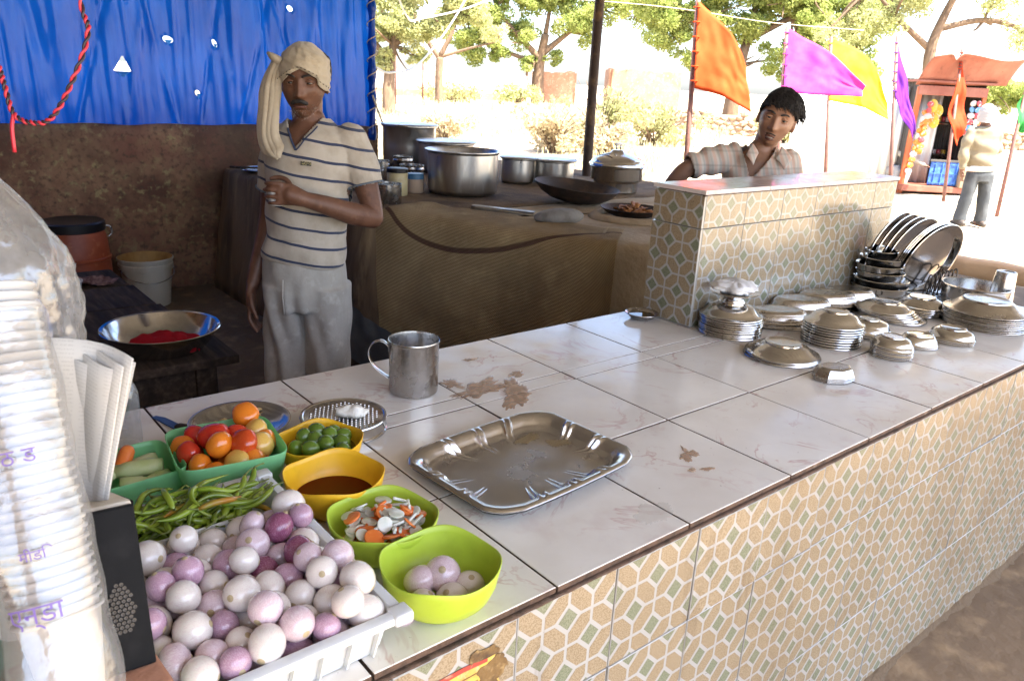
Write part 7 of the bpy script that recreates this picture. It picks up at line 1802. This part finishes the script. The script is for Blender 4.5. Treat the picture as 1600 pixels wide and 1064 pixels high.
tree((33.2, 24.0, 0), 9, .36, [([(0, 0, -.1), (.05, 0, 1.4), (.4, .1, 2.8), (1.2, .3, 4.6), (1.6, .4, 6.5)], .42, .12), ([(.4, .1, 2.8), (-.8, 1.0, 3.8), (-2.2, 2.4, 5.2)], .2, .07), ([(1.0, .2, 4.0), (2.2, -1.2, 5.0), (3.4, -2.4, 5.6)], .2, .07)],
     [((-2.2, 2.6, 4.2), 1.4), ((-1.2, 1.4, 5.4), 1.5), ((-2.8, 3.2, 5.6), 1.3), ((.2, .4, 4.6), 1.4), ((1.6, -.4, 5.6), 1.6), ((2.8, -1.8, 4.8), 1.3), ((1.8, -.9, 3.2), 1.0), ((3.8, -2.6, 5.8), 1.3), ((-1.4, 1.8, 3.0), .9), ((2.6, -1.4, 2.4), .8), ((1.0, .2, 7.0), 1.8), ((-.6, 1, 6.8), 1.6)], 13000, .15, 'leaf_green', 'dark green tree rising behind the orange flag', 4)
tree((36.6, 20.6, 0), 8, .3, [([(0, 0, -.1), (.1, 0, 2), (-.3, .4, 4), (-1.2, 1.2, 6)], .3, .1), ([(-.1, .2, 3), (1.0, -.9, 4.6), (1.4, -1.2, 6.2)], .18, .07)],
     [((-1.2, 1.2, 5.2), 1.6), ((.6, -.5, 5.0), 1.5), ((-.4, .4, 3.4), 1.2), ((1.4, -1.2, 6.4), 1.5), ((-2.2, 2, 6.2), 1.4), ((.9, -.8, 3.0), .9), ((.1, 0, 2.2), .7)], 7000, .15, 'leaf_green', 'green tree behind the yellow flag', 5)
tree((33.3, 14.6, 0), 8, .3, [([(0, 0, -.1), (-.1, .1, 1.6), (-.5, .3, 3.2), (-.2, .2, 4.6), (.3, -.2, 6.4)], .32, .10), ([(-.3, .3, 4.2), (1.0, -.8, 4.6), (2.2, -1.8, 4.3), (2.8, -2.4, 3.4)], .13, .05), ([(-.4, .3, 3.4), (-1.6, 1.4, 4.6), (-2.4, 2.1, 5.6)], .13, .05)],
     [((-2.4, 2.1, 4.6), 1.2), ((-1.2, 1.1, 5.4), 1.2), ((2.4, -2.0, 4.3), 1.1), ((3.4, -2.8, 4.9), 1.0), ((.3, -.2, 6.4), 1.3), ((1.4, -1.2, 5.4), 1.0), ((3.8, -3.2, 3.4), .8), ((-3.2, 2.8, 3.8), .9)], 3600, .12, 'leaf_pale', 'sparse tree with crooked trunk behind the kiosk roof', 6)
tree((40.5, 15.5, 0), 4, .15, [([(0, 0, -.1), (0, 0, 1.2), (.2, -.1, 2.2)], .14, .06)], [((0, 0, 2.2), 1.2), ((.9, -.7, 1.9), 1.0), ((-.8, .7, 1.9), .9)], 2200, .13, 'leaf_green', 'small rounded tree right of the kiosk', 7)
def bush(loc, r, h, n, size, leaf, label, seed, stems=30):
    rng = np.random.default_rng(seed); t = thing('bush', label, 'bush', loc, 0, 'bushes in the field'); b = MB()
    for k in range(stems):
        a = rng.uniform(0, 6.28); q = rng.uniform(.3, 1); e = Vector((r * q * math.cos(a), r * q * math.sin(a), h * rng.uniform(.6, 1.1))); b.tube(bezier([(0, 0, -.05), e * .5 + Vector((0, 0, h * .15)), e], 6), list(np.linspace(.02, .005, 7)), 5)
    b.build('stems', 'bark', t)
    sp = [(np.array([r * rng.normal() * .45, r * rng.normal() * .45, h * rng.uniform(.15, .95)]), r * .28) for _ in range(26)]
    quads('foliage', leaves(sp, n, size, rng), leaf, t)
bush((12.3, 13.6, 0), 1.0, .95, 2600, .06, 'dry_bush', 'dry orange-brown bush beyond the big pot', 11)
bush((14.4, 14.2, 0), 1.1, 1.5, 2600, .06, 'green_grass', 'grey-green thorn bush just right of the roof post', 12)
bush((13.2, 12.9, 0), .8, .7, 1500, .06, 'dry_bush', 'low dry bush left of the roof post foot', 13)
bush((11.4, 16.6, 0), .8, .6, 1500, .06, 'dry_bush', 'low brown scrub above the tall lidded pot', 14)
bush((17.6, 15.2, 0), 1.3, 1.0, 2200, .07, 'green_grass', 'pale scrub to the right of the roof post', 15)
bush((35, 42.5, 0), 1.6, 1.1, 1600, .12, 'leaf_pale', 'small green bush near the big field tree, nearest it', 16)
bush((30.5, 43.5, 0), 2.2, 1.0, 1600, .12, 'green_grass', 'low wide scrub left of the big field tree', 17)
bush((24.5, 15.4, 0), 1.0, .9, 1500, .07, 'green_grass', 'green weed clump at the foot of the stone wall', 18)
# dry grass over the field: one mass of blades
rng = np.random.default_rng(77); V = []; F = []
n = 0
while n < 9000:
    d = 9 + 50 * rng.random() ** 1.6; a = R(rng.uniform(14, 72)); x, y = d * math.cos(a), d * math.sin(a)
    dens = nz(x * .22, y * .22, 3.) + .25 * nz(x * .9, y * .9)
    road = abs((y - .62 * x) + 2.0) < 4.5 and x < 30
    if dens < .04 or road or y < .62 * x:
        if rng.random() < .96 or y < .55 * x: continue
    hgt = rng.uniform(.12, .42) * (1.2 if dens > .2 else .7); th_ = rng.uniform(0, 6.28); wd = .008 + .0009 * d
    k = len(V); lx, ly = rng.normal() * hgt * .35, rng.normal() * hgt * .35; z0 = ground_z(x, y)
    V += [(x - wd * math.cos(th_), y - wd * math.sin(th_), z0), (x + wd * math.cos(th_), y + wd * math.sin(th_), z0), (x + lx, y + ly, z0 + hgt)]; F.append((k, k + 1, k + 2)); n += 1
m = MB(); m.add(V, F); o = m.build('dry_grass', 'dry_grass', None, smooth=False); tag(o, 'sparse dry grass over the bleached field', 'grass', kind='stuff')
# ------------------------------------------------------------------ rubble wall, ruins, far wall
mat('rubble', (.36, .25, .17), .95, layers=[((.26, .17, .11), 3, .4, .7), ((.45, .35, .25), 9, .55, .72)], rand=.25, bump=.4, bscale=12)
SM = []
for v in range(6):
    b = MB().ball((0, 0, 0), (.17, .13, .10), 8, 6); b.v = [(x * (1 + .5 * nz(x * 9 + v, y * 9, z * 9)), y * (1 + .5 * nz(x * 9, y * 9 + v * 3, z * 9)), z * (1 + .4 * nz(x * 9, y * 9, z * 9 + v))) for x, y, z in b.v]; SM.append(b.mesh('stone', 'rubble', False))
def rubble_wall(a, b_, h, label, seed, step=.30):
    rw = random.Random(seed); a, b_ = Vector(a), Vector(b_); L = (b_ - a).length; t = thing('stone_wall', label, 'wall', a); d = (b_ - a).normalized(); ang = math.atan2(d.y, d.x); nn = Vector((-d.y, d.x, 0))
    core = MB(); core.box((L / 2, 0, h * .36), (L, .32, h * .72)); core.build('earth_core', 'earth', t, rot=(0, 0, ang), smooth=False)
    for r_ in range(int(h / .17)):
        for k in range(int(L / step)):
            hh = h * (.75 + .35 * nz(k * .21, seed)); z = .08 + r_ * .17
            if z > hh: continue
            link('stone', rw.choice(SM), t, d * ((k + .5 * (r_ % 2) + rw.uniform(-.15, .15)) * step) + nn * (-.16 + rw.uniform(-.04, .04)) + Vector((0, 0, z)), (rw.uniform(-.3, .3), rw.uniform(-.3, .3), ang + rw.uniform(-.5, .5)), (rw.uniform(.8, 1.15),) * 3)
rubble_wall((23.2, 20.9, 0), (30.4, 13.9, 0), .95, 'dry stone rubble wall behind the boy and the flags', 31)
rubble_wall((31.5, 13.2, 0), (38.5, 8.2, 0), .95, 'dry stone rubble wall right of the kiosk', 32)
mat('ruin_brick', (.40, .22, .14), .95, layers=[((.28, .15, .09), 1.2, .4, .7), ((.50, .35, .25), 4, .55, .72), ((.2, .12, .08), 14, .55, .7)], coord='World', bump=.4, bscale=8)
def ruin(loc, w_, d_, h_, ang, label, seed):
    t = thing('brick_ruin', label, 'ruin', loc, ang)
    for nme, c0, c1 in (('front_wall', (0, 0), (w_, 0)), ('side_wall', (w_, 0), (w_, d_)), ('side_wall', (0, 0), (0, d_)), ('rear_wall', (0, d_), (w_, d_))):
        b = MB(); rings = []; dx, dy = c1[0] - c0[0], c1[1] - c0[1]; L = math.hypot(dx, dy); nx_, ny_ = -dy / L * .2, dx / L * .2; K = 26
        for i in range(K + 1):
            u = i / K; x, y = c0[0] + dx * u, c0[1] + dy * u; hh = h_ * (1 + .10 * round(3 * nz(u * 5 + seed, seed)) / 3); rings.append([(x - nx_, y - ny_, -.1), (x - nx_, y - ny_, hh), (x + nx_, y + ny_, hh), (x + nx_, y + ny_, -.1)])
        b.loft(rings).build(nme, 'ruin_brick', t, smooth=False)
ruin((46.5, 45.0, 0), 5.2, 3.5, 2.75, R(-40), 'roofless brick ruin right of the roof post', 1.); ruin((41.8, 49.5, 0), 3.6, 3.0, 2.3, R(-40), 'smaller brick ruin behind the big field tree', 5.)
mat('lime_wash', (.60, .54, .48), .9, layers=[((.42, .25, .18), 2, .5, .7)])
t = thing('boundary_wall', 'long whitewashed wall with red base far across the field', 'wall', (27.5, 59.0, 0), R(-38)); MB().box((8, 0, 1.15), (18, .25, 1.5)).build('panel', 'lime_wash', t, smooth=False); MB().box((8, -.02, .25), (18, .3, .5)).build('base_course', 'ruin_brick', t, smooth=False)
for k in range(6): MB().box((-.8 + 3.6 * k, -.02, 1.1), (.3, .33, 2.2)).build('pier', 'lime_wash', t, smooth=False)
for k, (x, y) in enumerate(((22.6, 37.5), (25.0, 38.6))): o = MB().tube([(0, 0, -.1), (0, 0, 3.4)], [.05, .04], 8).build('thin_post', 'pole_paint', None, loc=(x, y, 0)); tag(o, ['thin dark post standing far left in the field', 'second thin dark post beside the sparse tree'][k], 'post', 'thin posts in the field')
# low mud kerb where the stall floor meets the sunlit yard, right of the counter
mat('kerb_mud', (.40, .24, .12), .95, layers=[((.30, .17, .08), 4, .45, .7)], bump=.4, bscale=30, coord='World')
mb = MB(); rings = []
for i in range(40):
    u = i / 39; p = Vector((7.75, 3.9, 0)).lerp(Vector((8.6, .2, 0)), u); d = .02 * nz(u * 14, 3); rings.append([(p.x - .16 + d, p.y, -.05), (p.x - .13 + d, p.y, .10 + d), (p.x - .08, p.y, .13 + d), (p.x + .10, p.y, .13 + d), (p.x + .2, p.y, -.05)])
o = mb.loft(rings).build('mud_kerb', 'kerb_mud', None); tag(o, 'low mud kerb at the edge of the sunlit yard', 'kerb')
